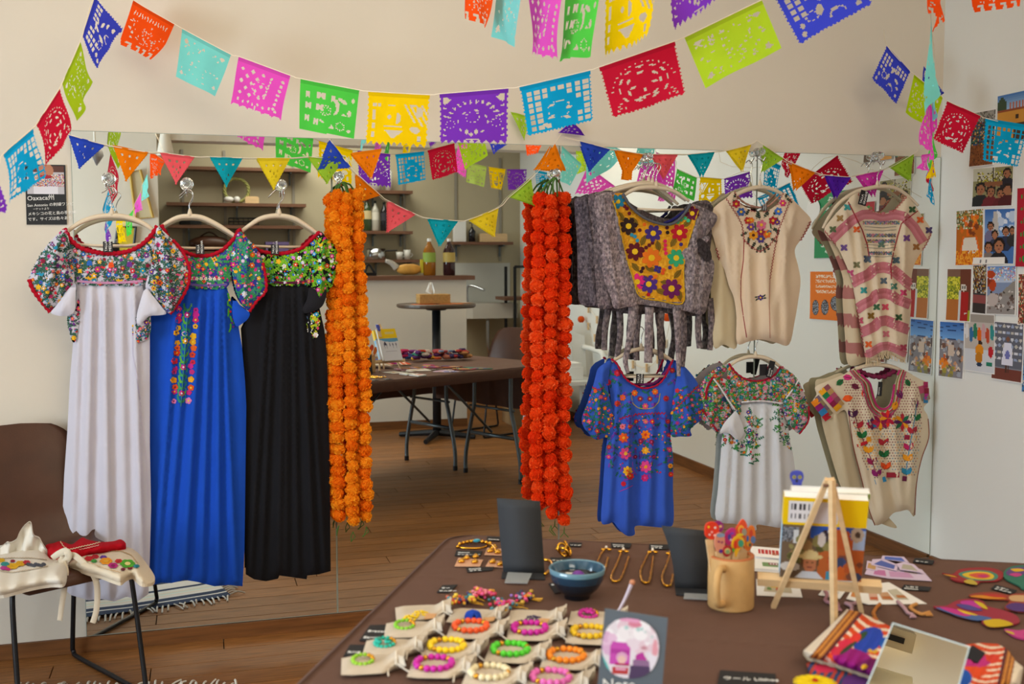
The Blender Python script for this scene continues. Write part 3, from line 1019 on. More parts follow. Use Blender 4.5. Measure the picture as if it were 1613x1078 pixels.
e=Emb(sl,23)
e.scatter(sl.o,['#2f8a5a','#3a9a4a','#3f8a7a'],BC+['#d0d8f0'],['#f0e0d0','#e8c030'],1.15,(2.8,4.8),(9,16),2.7)
e.build('embroidery',t)['kind']='stuff'
ln=Panel([(368,470),(380,483),(393,493),(390,503),(380,511),(372,514),(366,495)],Y+0.036,None,0.01,7,5)
ln.build('sleeve_lining',CLOTH,t,BL)
trim('neck_trim',[(254,354),(266,376),(285,393),(305,402),(330,402.5),(350,394),(366,379),(377,363)],Y+0.018,0.0072,RED,t,.25,'crocheted red neck edging')
trim('cuff_trim',[(414,414),(419,440),(418,460),(405,474),(393,491)],Y+0.03,0.0055,RED,t,.3)
cloth_tag(315,393,12,14,Y+0.04,t)
# --- white dress
Y=0.115
t=dress_body('long_dress','long white dress with dense flower embroidery and red edging, hanging leftmost',(165,945),Y)
WH='#cccbd9'
sk=Panel([(122,446),(170,449),(224,447),(230,480),(236,520),(236,600),(236,700),(238,800),(236,880),(234,936),(218,947),(200,940),(180,948),(160,944),(140,946),(112,938),(97,925),(97,850),(101,750),(106,680),(110,600),(115,540),(119,480)],Y,None,0.012,8,4.5,False)
sk.fold=ridges([(128,446,112,940,8,.012),(146,446,134,940,13,.02),(166,448,172,940,13,.024),(192,448,200,940,13,.013),(212,448,226,940,9,.018)],.0007,6,True)
sk.build('skirt',CLOTH,t,WH)
e=Emb(sk,30)
e.line(resample_open([(209,512),(209,560),(215,590),(222,640),(230,720),(234,800)],6),1.2,'#c9c4d6')
e.build('seam',t,CLOTH)
yk=Panel([(104,362),(113,379),(128,391),(150,397),(175,399),(200,396),(222,386),(238,370),(247,358),(252,380),(240,415),(226,448),(170,450),(118,446),(114,420),(108,390)],Y+0.014,ridges([],0.0009,2),0.016,14,5)
yk.build('yoke',CLOTH,t,WH)
e=Emb(yk,31)
e.scatter(yk.o,G_WHITE,MULTI,['#e8c030','#d9d6e2','#8a1f3a'],1.05,(3.0,5.0),(9,16),2.1,birds=True)
for x,y,c in((141,415,'#2b62b8'),(175,418,'#e0511f'),(204,417,'#6a2f8a')):
 e.tulip(x,y,6.5,math.pi/2,c,2)
 e.ell(x,y-2,4,3,c,0,8,3)
band(e,[(121,443),(170,446),(225,443)],3.6,'#c98fb4',2)
e.build('embroidery',t)['kind']='stuff'
for nm,ol,fl,sd in(('sleeve',[(104,362),(92,368),(76,384),(62,404),(51,425),(46,440),(52,455),(62,470),(79,492),(92,480),(106,462),(117,446),(115,420),(111,392)],[(96,372,72,470,8,.018),(108,380,98,460,7,.014)],32),('sleeve',[(247,358),(258,365),(272,378),(286,394),(295,412),(299,430),(295,450),(284,472),(268,494),(254,482),(238,462),(229,452),(236,425),(243,395)],[(256,368,272,480,9,.02),(246,380,246,450,6,.014)],33)):
 sl=Panel(ol,Y+0.026,ridges(fl,.001,sd),0.024,11,5)
 sl.build(nm,CLOTH,t,WH)
 e=Emb(sl,sd)
 e.scatter(sl.o,G_WHITE,MULTI,['#e8c030','#d9d6e2','#8a1f3a'],1.05,(3.0,5.0),(9,16),2.1,birds=True)
 e.build('embroidery',t)['kind']='stuff'
for ol in([(80,492),(90,480),(102,462),(118,447),(119,465),(117,490),(108,497),(95,498),(86,496)],[(229,455),(240,465),(254,483),(262,494),(250,497),(234,499),(218,514),(215,500),(221,475)]):
 ln=Panel(ol,Y+0.04,ridges([(ol[2][0],ol[2][1],ol[-2][0],ol[-2][1]+8,5,.008)],.001,3),0.012,7,5)
 ln.build('sleeve_lining',CLOTH,t,'#d2d2e0')
for ol,sd in(([(106,497),(118,490),(124,470),(125,500),(121,530),(116,540),(110,528)],34),([(211,500),(235,492),(235,530),(212,538)],35)):
 gs=Panel(ol,Y+0.02,None,0.008,6,5)
 gs.build('side_gusset',CLOTH,t,WH)
 e=Emb(gs,sd)
 e.scatter(gs.o,G_WHITE,MULTI,['#e8c030'],1.8)
 e.build('embroidery',t)['kind']='stuff'
trim('neck_trim',[(101,360),(112,378),(128,391),(150,397.5),(175,399.5),(200,396.5),(222,386.5),(238,371),(248,356)],Y+0.02,0.0078,RED,t,.25,'crocheted red neck edging')
trim('cuff_trim',[(46,440),(51,455),(62,471),(79,492)],Y+0.032,0.0068,RED,t,.25)
trim('cuff_trim',[(272,378),(286,394),(295,412),(299,430),(296,450),(285,472),(268,495)],Y+0.032,0.0058,RED,t,.25)
cloth_tag(170,389,13,15,Y+0.045,t)
hanger('clothes_hanger','beige hanger carrying the white dress',[(100,372),(112,360),(130,349),(152,342),(175,340),(198,342),(222,350),(240,362),(248,371)],[(176,337),(176,331)],[(175,322),(178,312),(183,304),(180,297),(172,296),(166,301),(160,304)],0.115,[(112,384),(150,387),(200,387),(232,383)])
hanger('clothes_hanger','beige hanger carrying the royal blue dress',[(248,362),(262,352),(280,343),(298,341),(318,343),(340,353),(358,364),(376,376)],[(299,338),(299,331)],[(298,322),(302,314),(304,306),(300,300),(293,299),(287,305),(282,309)],0.075,[(270,390),(300,391),(352,391)])
hanger('clothes_hanger','beige hanger carrying the black dress',[(378,367),(392,356),(412,344),(437,340),(462,344),(482,355),(500,368)],[(440,337),(440,331)],[(440,322),(446,313),(448,304),(443,298),(437,298),(431,302),(425,309)],0.05,[(392,387),(430,389),(478,389)])
cup_hook(171,282,0.115,'clear knob hook above the white dress')
cup_hook(294,290,0.075,'clear knob hook above the royal blue dress')
cup_hook(443,292,0.05,'clear knob hook above the black dress',9)
# ------ right: blouses in two rows
def X4(pts,x0,y0,k):
 return[(x0+a/k,y0+b/k)for a,b in pts]
K1=3.9925
# --- grey woven blouses (one in front, two behind)
GREYCOLS=np.array([rgb(c)for c in('#857a7e','#7a7075','#8f8487','#6e666c','#988c8e','#84757b')])
WOVEN=mat('woven_ikat',rough=.95,spec=.1,var=(95,.55),stretch=(1.6,1,.8),bump=(500,.4))
def weave(seed,base=GREYCOLS,s=1.0):
 q=np.random.default_rng(seed)
 def f(x,y):
  k=(np.abs(np.sin(np.floor(y/(2.6*s))*12.9898+np.floor(x/(9*s))*3.1)*43758.5)%1.0)
  j=np.clip((k*0.75+q.random(len(x))*0.25)*len(base),0,len(base)-1).astype(int)
  return base[j]
 return f
def strap(name,pts,w0,w1,Y,parent,seed,dark=1.0):
 P=resample_open(smooth_path(np.array(pts,float),5),4)
 n=len(P)
 W=np.linspace(w0,w1,n)/2
 T=np.gradient(P,axis=0)
 T/=np.linalg.norm(T,axis=1)[:,None]
 N=np.stack([-T[:,1],T[:,0]],1)*W[:,None]
 V,F,C=[],[],[]
 fn=weave(seed)
 for sgn in(0.002,-0.002):
  for q in(-1,-.33,.33,1):
   V.append(on_y(P[:,0]+N[:,0]*q,P[:,1]+N[:,1]*q,-(Y+sgn+0.003*(1-q*q)*np.sign(sgn)+0.006*np.sin(np.arange(n)*.3+seed))))
 V=np.stack(V,1)
 order=[0,1,2,3,7,6,5,4]
 V=V[:,order]
 for i in range(n-1):
  for k in range(8):
   a,c=i*8+k,i*8+(k+1)%8
   F.append((a,c,c+8,a+8))
 F+=[tuple(range(8)),tuple(range((n-1)*8+7,(n-1)*8-1,-1))]
 xs_=np.repeat(P[:-1,0],8)+np.tile(np.arange(8)*3.0,n-1)
 cc=fn(xs_,np.repeat(P[:-1,1],8))*dark
 C=[tuple(c)for c in cc]+[tuple(GREYCOLS[0]*dark)]*2
 return make_obj(name,V.reshape(-1,3),F,C,WOVEN,parent,True)
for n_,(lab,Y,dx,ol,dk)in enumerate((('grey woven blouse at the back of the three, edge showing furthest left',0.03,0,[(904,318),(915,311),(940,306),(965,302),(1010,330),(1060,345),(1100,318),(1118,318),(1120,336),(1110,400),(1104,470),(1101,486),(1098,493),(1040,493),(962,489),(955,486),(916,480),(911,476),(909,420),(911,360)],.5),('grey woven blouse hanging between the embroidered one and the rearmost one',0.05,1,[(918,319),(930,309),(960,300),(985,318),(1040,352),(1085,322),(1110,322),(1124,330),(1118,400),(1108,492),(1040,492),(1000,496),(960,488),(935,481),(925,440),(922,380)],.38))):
 t=thing('woven_blouse',lab,'blouse',on_y(1010,490,-Y),'grey woven blouses')
 p=Panel(ol,Y,ridges([(912+7.5*i,310,914+8*i,490,4,.016)for i in range(5)],.002,n_),0.015,8,5)
 fn=weave(50+n_)
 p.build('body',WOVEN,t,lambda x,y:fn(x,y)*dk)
 for i,(a,c)in enumerate((((958,488),(952,552)),((976,488),(972,563)),((1006,490),(1003,568)),((1118,470),(1118,552)))if n_==0 else(((1042,490),(1041,566)),((1075,488),(1074,578)),((1101,490),(1102,549)))):
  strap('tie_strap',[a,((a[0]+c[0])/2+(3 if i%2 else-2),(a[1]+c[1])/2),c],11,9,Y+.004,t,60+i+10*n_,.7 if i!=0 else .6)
 trim('armhole_edge',[(ol[0][0]+2,ol[0][1]+2),(ol[-1][0]+8,ol[-1][1]),(ol[-2][0]+12,ol[-2][1]+6)],Y+0.025,.003,'#4f3f4f',t)
Y=0.08
t=thing('woven_blouse','grey woven blouse with a yellow panel of big embroidered flowers','blouse',on_y(1035,490,-Y),'grey woven blouses')
fr=Panel([(960,303),(980,305),(996,328),(1020,346),(1048,354),(1066,348),(1080,332),(1087,321),(1104,326),(1128,338),(1127,352),(1112,372),(1098,388),(1106,400),(1124,411),(1123,440),(1116,470),(1108,495),(1075,489),(1040,484),(1008,480),(988,482),(967,483),(957,462),(950,440),(944,400),(938,355),(938,318),(948,308)],Y,ridges([(944,310,954,480,5,.016),(955,310,972,480,5,.018),(966,310,992,480,5,.014),(1098,350,1090,480,7,.02),(1112,345,1104,490,6,.012)],.0016,9),0.02,10,4.5)
fr.build('body',WOVEN,t,weave(70))
YP=[(962,307),(981,304),(993,325),(1015,344),(1046,356),(1066,351),(1083,336),(1090,325),(1100,331),(1092,358),(1082,390),(1077,420),(1077,445),(1075,477),(1040,473),(1008,466),(998,440),(988,408),(979,370),(972,335)]
e=Emb(fr,71,region=YP)
r=e.r
e.poly(YP[:0]or[],'#d99a1a')if False else None
gx,gy=np.meshgrid(np.arange(955,1108,3.0),np.arange(300,482,3.0))
gp=np.stack([gx.ravel(),gy.ravel()],1)
for x,y in gp[in_poly(gx.ravel(),gy.ravel(),YP)]:
 c=r.choice(['#d0911a','#d99a1c','#c98a18','#dfa52a'])
 e.poly([(x-1.8,y-1.8),(x+1.8,y-1.8),(x+1.8,y+1.8),(x-1.8,y+1.8)],c,-1)
for i in range(34):
 a=r.random()
 x,y=r.uniform(965,1095),r.uniform(310,475)
 w=np.linspace(0,5.5,9)
 e.line(np.stack([x+4*np.cos(w),y+4*np.sin(w)],1),1.0,'#e6b63a',0)
for x,y,a in((310,240,60),(390,270,40),(450,400,-70),(545,425,80),(640,410,-60),(400,560,50),(665,610,-50),(490,570,30),(725,290,-40),(560,715,20),(680,735,80),(590,660,10),(470,640,60),(740,240,-50)):
 X,Yp=900+x/K1,280+y/K1
 w=math.radians(a)
 e.leaf(X-8*math.cos(w),Yp-8*math.sin(w),19,10,w,'#7a5f1a',1)
 e.line([(X-7*math.cos(w),Yp-7*math.sin(w)),(X+9*math.cos(w),Yp+9*math.sin(w))],.9,'#5f4a14',2)
for x,y,rr,c in((293,150,42,'#1f7fa5'),(360,305,52,'#2f1d1c'),(515,350,50,'#3f2a78'),(680,345,50,'#b0162a'),(760,225,42,'#5f1436'),(400,465,54,'#5a1420'),(505,505,58,'#e0701a'),(660,505,52,'#2fa070'),(415,655,48,'#d9267a'),(487,670,53,'#4a2a80'),(630,698,58,'#6a1a5a')):
 e.flower(900+x/K1,280+y/K1,rr/K1*1.12,7,c,'#e0b81f',fat=.5,lay=3)
for x,y,c in((350,195,'#6a1428'),(365,225,'#6a1428'),(335,180,'#6a1428'),(690,265,'#3fb080'),(715,255,'#3fb080'),(735,270,'#3fb080'),(670,280,'#3fb080'),(400,370,'#2f8fb0'),(380,360,'#2f8fb0'),(415,395,'#2f8fb0'),(590,400,'#d9265a'),(592,425,'#d9265a'),(590,450,'#d9265a'),(595,475,'#d9265a'),(470,440,'#5a1420'),(490,425,'#5a1420'),(510,410,'#5a1420'),(450,460,'#5a1420'),(535,560,'#3a2a78'),(555,570,'#3a2a78'),(530,580,'#3a2a78'),(550,590,'#3a2a78'),(620,565,'#3a2a78'),(450,570,'#3a1420'),(440,590,'#3a1420'),(580,580,'#d9501f'),(575,600,'#d9501f'),(605,345,'#2a1a18'),(602,315,'#4a1a2a'),(460,295,'#d9651a'),(430,330,'#5a1420'),(690,420,'#3a2a78'),(530,620,'#e0701a'),(515,635,'#e0701a'),(485,735,'#b0162a')):
 e.ell(900+x/K1,280+y/K1,3.1,3.1,c,0,8,3)
e.build('embroidered_panel',t,off=0.0022)
trim('neck_trim',[(981,305),(995,327),(1018,345),(1048,354),(1066,349),(1081,333),(1088,321)],Y+0.02,.0055,'#5f6068',t,.1)
trim('panel_edge',[(962,308),(972,335),(979,370),(988,408),(998,440),(1008,467),(1040,474),(1075,478),(1077,445),(1077,420),(1082,390),(1092,358),(1100,332)],Y,.003,'#c9a02a',t,.3,panel=fr)
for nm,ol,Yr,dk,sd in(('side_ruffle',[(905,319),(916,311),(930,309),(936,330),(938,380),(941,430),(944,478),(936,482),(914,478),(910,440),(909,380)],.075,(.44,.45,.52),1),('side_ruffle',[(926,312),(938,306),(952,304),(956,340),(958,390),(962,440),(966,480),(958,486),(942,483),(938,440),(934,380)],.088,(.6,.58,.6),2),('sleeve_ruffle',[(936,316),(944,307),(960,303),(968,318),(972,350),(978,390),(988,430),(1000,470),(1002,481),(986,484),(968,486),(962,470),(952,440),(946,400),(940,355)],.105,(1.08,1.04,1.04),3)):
 p=Panel(ol,Yr,ridges([(ol[1][0]-3,308,ol[-4][0]+2,480,3,.012),(ol[1][0]+5,308,ol[-4][0]+11,480,3,.014)],.0022,sd),.012,6,4)
 fn2=weave(90+sd)
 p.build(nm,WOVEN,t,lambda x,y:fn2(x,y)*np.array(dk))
cu=Panel([(1073,398),(1084,388),(1098,380),(1112,372),(1118,376),(1106,390),(1098,402),(1104,414),(1112,424),(1100,426),(1086,420),(1077,410)],Y+0.02,ridges([(1090,385,1100,425,4,.01)],.001,4),0.014,6,4)
cu.build('sleeve_ruffle',WOVEN,t,weave(75))
ah=Panel([(1100,376),(1110,380),(1118,392),(1121,408),(1112,412),(1104,402),(1098,390)],Y+0.026,None,0.004,5,4)
ah.build('armhole_shade',WOVEN,t,'#3a3436')  # dark patch laid on top, painting the shade inside the sleeve opening
for i,(pts,w0,w1)in enumerate((([(998,478),(996,510),(990,545),(985,568),(989,588)],17,6),([(1023,484),(1022,530),(1021,572)],14,13),([(1066,486),(1068,530),(1069,593)],13,6))):
 strap('tie_strap',pts,w0,w1,Y+.006,t,80+i,1.0)
trim('back_lining',[(1046,352),(1062,345),(1078,333)],0.085,.006,'#2a2a6a',t)
hanger('clothes_hanger','front beige hanger of the three holding the grey woven blouses',[(982,309),(992,302),(1005,297),(1025,295),(1045,297),(1065,303),(1085,317)],[(1034,293),(1034,287)],[(1034,278),(1037,271),(1041,264),(1038,258),(1030,258),(1025,262)],0.085,[(1004,329),(1040,331),(1076,330)])
hanger('clothes_hanger','second beige hanger of the three holding the grey woven blouses',[(966,302),(984,296),(1005,291),(1025,290),(1040,292),(1060,302),(1080,316)],[(1028,288),(1028,284)],[(1029,276),(1032,268),(1036,262),(1033,257),(1026,257),(1022,262)],0.055)
hanger('clothes_hanger','rear beige hanger of the three holding the grey woven blouses',[(945,306),(975,296),(1000,290),(1022,288),(1035,294),(1052,308),(1068,322)],[(1022,286),(1022,282)],[(1024,274),(1027,267),(1030,262),(1027,257),(1021,258),(1018,263)],0.03)
cup_hook(1018,248,0.06,'clear knob hook above the grey woven blouses',8)
# --- cream tunic with flowered neck
Y=0.05
CR='#dfcab0'
t=thing('cream_tunic','cream cotton tunic with a flowered neck and red stitched edges','blouse',on_y(1200,540,-Y))
bk=Panel([(1118,340),(1140,322),(1160,330),(1165,420),(1162,500),(1160,548),(1140,543),(1124,546),(1120,480),(1119,410)],Y-0.02,ridges([(1135,350,1135,545,8,.012)],.001,1),0.01,8,6)
bk.build('back_panel',CLOTH,t,'#cfc09f')
fr=Panel([(1144,312),(1157,302),(1166,320),(1185,332),(1206,333),(1225,321),(1234,304),(1246,312),(1262,328),(1278,348),(1266,372),(1252,393),(1257,418),(1261,442),(1258,470),(1252,505),(1243,543),(1222,540),(1200,535),(1180,538),(1161,541),(1160,500),(1156,470),(1148,450),(1141,425),(1133,411),(1126,382),(1119,358),(1120,335),(1130,322)],Y,ridges([(1160,390,1163,540,6,.012),(1178,400,1182,540,8,.02),(1205,400,1212,540,12,.022),(1235,350,1238,540,8,.02),(1250,330,1226,460,7,.014),(1140,330,1150,450,7,.012)],.0012,8),0.02,12,5)
fr.build('front_panel',CLOTH,t,CR)
e=Emb(fr,91)
r=e.r
STR='#8f1f2f'
e.zigzag([(1157,302),(1166,321),(1185,333),(1206,334),(1225,322),(1234,304)],1.1,2.2,1.2,STR)
e.zigzag([(1161,303),(1170,319),(1187,329),(1205,330),(1221,319),(1229,304)],.9,2.2,1.0,STR)
e.zigzag([(1144,313),(1153,327),(1163,342),(1169,355),(1172,378),(1183,389),(1197,397),(1212,387),(1223,372)],1.2,2.4,1.3,STR)
e.zigzag([(1246,313),(1239,330),(1233,346),(1226,362),(1224,374)],1.1,2.4,1.3,STR)
e.line(resample_open([(1172,378),(1171,410),(1167,440),(1167,470),(1171,500),(1176,532)],4),1.2,STR)
e.zigzag([(1224,374),(1220,395),(1216,420),(1213,440)],1.0,2.4,1.2,STR)
e.line(resample_open([(1213,440),(1212,480),(1213,533)],5),.8,'#b06a5a')
e.zigzag([(1119,360),(1126,383),(1133,409)],1.4,2.6,1.6,STR)
e.zigzag([(1277,349),(1266,371),(1252,393)],1.4,2.6,1.6,STR)
dg=['#2f3f35','#3a4a3a','#27352f']
for x,y,rr,c in((1037,165,16,'#b0243a'),(1068,215,17,'#3a5a9a'),(1110,270,15,'#b0302a'),(1130,310,15,'#6a3f8a'),(1195,297,20,'#d0688a'),(1192,340,16,'#8a1f4a'),(1145,362,19,'#e0951f'),(1230,355,17,'#d9651f'),(1192,385,17,'#4a3a80'),(1268,270,17,'#a01f2f'),(1295,280,12,'#5a2f7a'),(1302,212,16,'#3f6ab8'),(1330,160,14,'#c0306a'),(1132,268,12,'#d9751f'),(1245,345,10,'#4a6a8a')):
 e.flower(900+x/K1,280+y/K1,rr/K1*1.65,6,c,'#e0b030' if c!='#e0951f' else '#5a2a1a',fat=.58,lay=2)
for x,y,a,l in((1015,135,60,8),(1020,130,-60,8),(1345,130,-70,8),(1350,125,40,8),(1095,240,-60,9),(1270,240,-60,9),(1240,245,-110,9),(1165,260,-80,10),(1210,255,-60,10),(1185,265,-100,9),(1150,330,200,8),(1110,340,150,8),(1120,365,100,9),(1160,400,120,9),(1215,405,60,9),(1260,320,20,9),(1275,310,60,9),(1190,415,90,9),(1180,430,110,7),(1205,430,70,7),(1250,380,30,8),(1090,255,20,8),(1300,245,120,8)):
 e.sprig(900+x/K1,280+y/K1,l*1.35,math.radians(a),r.choice(dg),4,2.7)
for x,y in((1155,280),(1250,270)):
 e.line(np.array([(x,y),(x+2,y+25),(x+6,y+50)])/K1+(900,280),2.0,'#3a5a3f',2)
e.flower(1198,469,4.8,6,'#4a2f70','#e0b030',lay=2)
for a in(200,160,-20,20):
 e.leaf(1198+4*math.cos(math.radians(a)),469+3*math.sin(math.radians(a)),6,2.6,math.radians(a-25),'#2f3f35',1)
e.build('embroidery',t)['kind']='stuff'
trim('neck_back',[(1158,303),(1170,318),(1190,326),(1210,325),(1232,304)],Y-0.02,.004,'#b88a7a',t,.2)
cloth_tag(1204,328,10,9,Y+0.0,t)
hanger('clothes_hanger','beige hanger carrying the cream tunic',[(1116,346),(1130,330),(1150,313),(1172,301),(1195,295),(1215,298),(1232,306),(1250,322)],[(1197,292),(1197,286)],[(1198,272),(1200,262),(1200,255),(1195,250),(1190,254)],0.045)
cup_hook(1194,240,0.045,'clear knob hook above the cream tunic',8)
# --- pink striped tunic
Y=0.05
t=thing('striped_tunic','cream tunic with rose pink woven bands and fringed hem','blouse',on_y(1390,570,-Y))
PK='#c07680'
bk=Panel([(1299,362),(1318,375),(1330,400),(1345,440),(1360,480),(1370,520),(1372,560),(1360,572),(1336,574),(1331,530),(1327,470),(1328,440),(1316,405),(1305,380)],Y-0.02,ridges([(1340,420,1350,570,8,.016)],.001,2),0.01,8,5)
bk.build('back_panel',CLOTH,t,lambda x,y:np.where((((y-0.25*(x-1345))%43)>24)[:,None],np.array(rgb('#a8706c')),np.array(rgb('#cdbda0'))))
fr=Panel([(1352,304),(1360,320),(1372,331),(1390,336),(1408,331),(1420,318),(1428,309),(1439,320),(1452,340),(1468,365),(1460,384),(1447,404),(1438,424),(1435,455),(1435,483),(1431,525),(1426,568),(1416,566),(1404,560),(1385,560),(1378,568),(1366,566),(1360,545),(1352,500),(1346,465),(1341,440),(1330,412),(1318,388),(1298,365),(1312,342),(1332,320),(1342,308)],Y,ridges([(1352,360,1374,565,8,.022),(1376,400,1392,565,8,.02),(1402,380,1412,565,7,.022),(1425,340,1422,565,8,.018),(1330,330,1352,470,7,.014)],.0012,10),0.02,11,4.5)
fr.build('front_panel',CLOTH,t,'#e0d0b6')
e=Emb(fr,101)
r=e.r
def slant(x):
 return np.where(x<1388,(1388-x)*0.0,(x-1388)*0.0)
BAND=[]
def cband(cl,w,c,lay=0):
 """woven band along a centre line, split into short strips"""
 P=resample_open(np.array(cl,float),3.5)
 for k in range(4):
  o_=(k-1.5)*w/4
  T=np.gradient(P,axis=0)
  T/=np.linalg.norm(T,axis=1)[:,None]
  N=np.stack([-T[:,1],T[:,0]],1)
  e.line(P+N*o_,w/4+.25,r.choice([c,c,'#b86c76','#c8808a']),lay)
cband([(1310,378),(1326,362),(1344,346),(1360,338),(1376,338),(1390,342),(1410,338),(1424,341),(1440,358),(1455,382)],15,PK)
cband([(1338,448),(1352,440),(1368,433),(1378,423),(1392,421),(1404,424),(1412,430),(1428,444),(1438,452)],17,PK)
cband([(1346,490),(1360,480),(1374,473),(1380,464),(1394,462),(1406,466),(1414,472),(1434,480)],16,PK)
cband([(1354,525),(1366,520),(1378,514),(1384,507),(1396,505),(1408,510),(1416,514),(1432,520)],16,PK)
cband([(1362,560),(1372,556),(1380,551),(1388,546),(1398,545),(1412,550),(1420,554),(1428,558)],13,PK)
for pts in([(1336,318),(1347,340),(1358,362),(1366,385),(1370,410)],[(1449,330),(1438,338),(1420,352),(1414,372),(1408,396),(1403,420),(1404,440)]):
 e.line(resample_open(pts,4),1.7,'#9a2430',1)
e.zigzag([(1352,305),(1360,321),(1372,332),(1390,337),(1408,332),(1420,319),(1428,310)],1.2,2.4,1.6,'#b0504a')
e.zigzag([(1299,364),(1318,388),(1330,412),(1341,440),(1346,465),(1352,500),(1360,545)],1.0,2.6,1.4,'#a0404a')
e.zigzag([(1467,366),(1460,384),(1447,404),(1438,424)],1.0,2.6,1.4,'#a0404a')
MC=['#3f8a8a','#4a5a6a','#8a3f8a','#c0506a','#7a6a4a','#3f6a4a','#c9602a','#8a7a3a']
for i,(x,y,c)in enumerate(((487,505,'#3f9a9a'),(440,575,'#9a7a4a'),(395,645,'#5a6a4a'),(545,645,'#d9602a'),(465,760,'#6a4f8a'),(615,835,'#5a6a7a'),(505,920,'#c0507a'),(895,520,'#3a5a3a'),(945,585,'#d9602a'),(1000,650,'#4a3f6a'),(860,700,'#7a4f9a'),(920,755,'#9a6a3a'),(795,840,'#4f6a7a'),(700,740,'#5a7a6a'))):
 X,Yp=1213+x/K1,200+y/K1
 for sd in(.7,2.4,3.85,5.5):
  e.leaf(X,Yp,7.2,5.0,sd,c,1)
for i,(x,y,c)in enumerate(((715,170,'#5a6a7a'),(590,230,'#3f9a9a'),(840,245,'#c0406a'),(725,335,'#d0506a'),(670,335,'#3f6a4a'),(635,390,'#8a6a2a'),(565,420,'#c0506a'),(810,400,'#3a5a3a'),(730,505,'#d07a8a'),(620,570,'#d9602a'),(840,590,'#b0405a'),(780,205,'#4f8a7a'),(610,30,'#4a5a7a'),(790,40,'#4a5a6a'),(545,70,'#7a7a5a'),(480,265,'#7a7a5a'))):
 X,Yp=1213+x/K1,400+y/K1
 for sd in(.7,2.4,3.85,5.5):
  e.leaf(X,Yp,7.2,5.0,sd,c,1)
for row_,(y,x0,x1)in enumerate(((351,1362,1414),(371,1368,1408),(380,1369,1407),(399,1371,1402))):
 n=9
 for i in range(n):
  x=x0+(x1-x0)*i/(n-1)
  for sd in(.7,2.4,3.85,5.5):
   e.leaf(x,y,4.2,3.0,sd,r.choice(['#6a6a72','#c07a8a','#5a8a9a','#8a7a9a','#5f5f68','#9a8a5a']),1)
for y in(359,364,387,392,405):
 e.line(resample_open([(1362,y-2),(1390,y),(1412,y-2)],4),.8,'#7a7a72',1)
e.build('woven_bands',t)['kind']='stuff'
b=MB()
for i in range(26):
 x=1364+i*2.4
 y=566-10*math.exp(-((x-1395)/12)**2)-(0 if x>1380 else 0)
 y=563 if x<1384 else(553+abs(x-1396)*.3)
 Pp=np.array([(x,y),(x+r.uniform(-1,1),y+6),(x+r.uniform(-2,2),y+(13 if x<1384 else 11))])
 b.tube(on_y(Pp[:,0],Pp[:,1],-(Y+.02)),.0022,4,'#cdb996')
b.build('fringe',CLOTH,t)['kind']='stuff'
cloth_tag(1360,312,16,26,Y+0.05,t,('TALLA','GRANDE'),.3)
hanger('clothes_hanger','beige hanger carrying the pink striped tunic',[(1296,360),(1304,345),(1320,322),(1345,304),(1372,296),(1392,294),(1412,297),(1432,310),(1446,324)],[(1382,292),(1382,287)],[(1382,276),(1387,266),(1386,258),(1380,254),(1374,260)],0.045)
cup_hook(1380,246,0.045,'clear knob hook above the pink striped tunic',8)
# --- blue embroidered dress (lower row)
Y=0.026
LB='#3a5fc8'
t=thing('short_dress','cornflower blue short dress with bright flower embroidery in the lower row','dress',on_y(1005,835,-Y))
sk=Panel([(963,567),(972,571),(985,595),(1002,607),(1016,611),(1035,606),(1048,592),(1060,568),(1068,575),(1074,600),(1066,640),(1056,680),(1060,720),(1060,770),(1061,822),(1050,831),(1025,830),(1001,829),(1000,842),(990,845),(981,840),(972,830),(966,823),(957,826),(947,822),(949,780),(953,720),(958,680),(962,630),(956,590)],Y,ridges([(975,600,958,825,8,.016),(992,640,988,840,10,.03),(1004,660,1008,830,5,-.014),(1030,640,1022,830,9,.02),(1048,640,1048,825,9,.022)],.001,12,True),0.018,9,4.5)
sk.build('body',CLOTH,t,LB)
e=Emb(sk,111)
r=e.r
KK=3.7175
def Q(x,y):
 return 900+x/KK,550+y/KK
GT=['#1f6a62','#2a7a5a','#1f5a58']
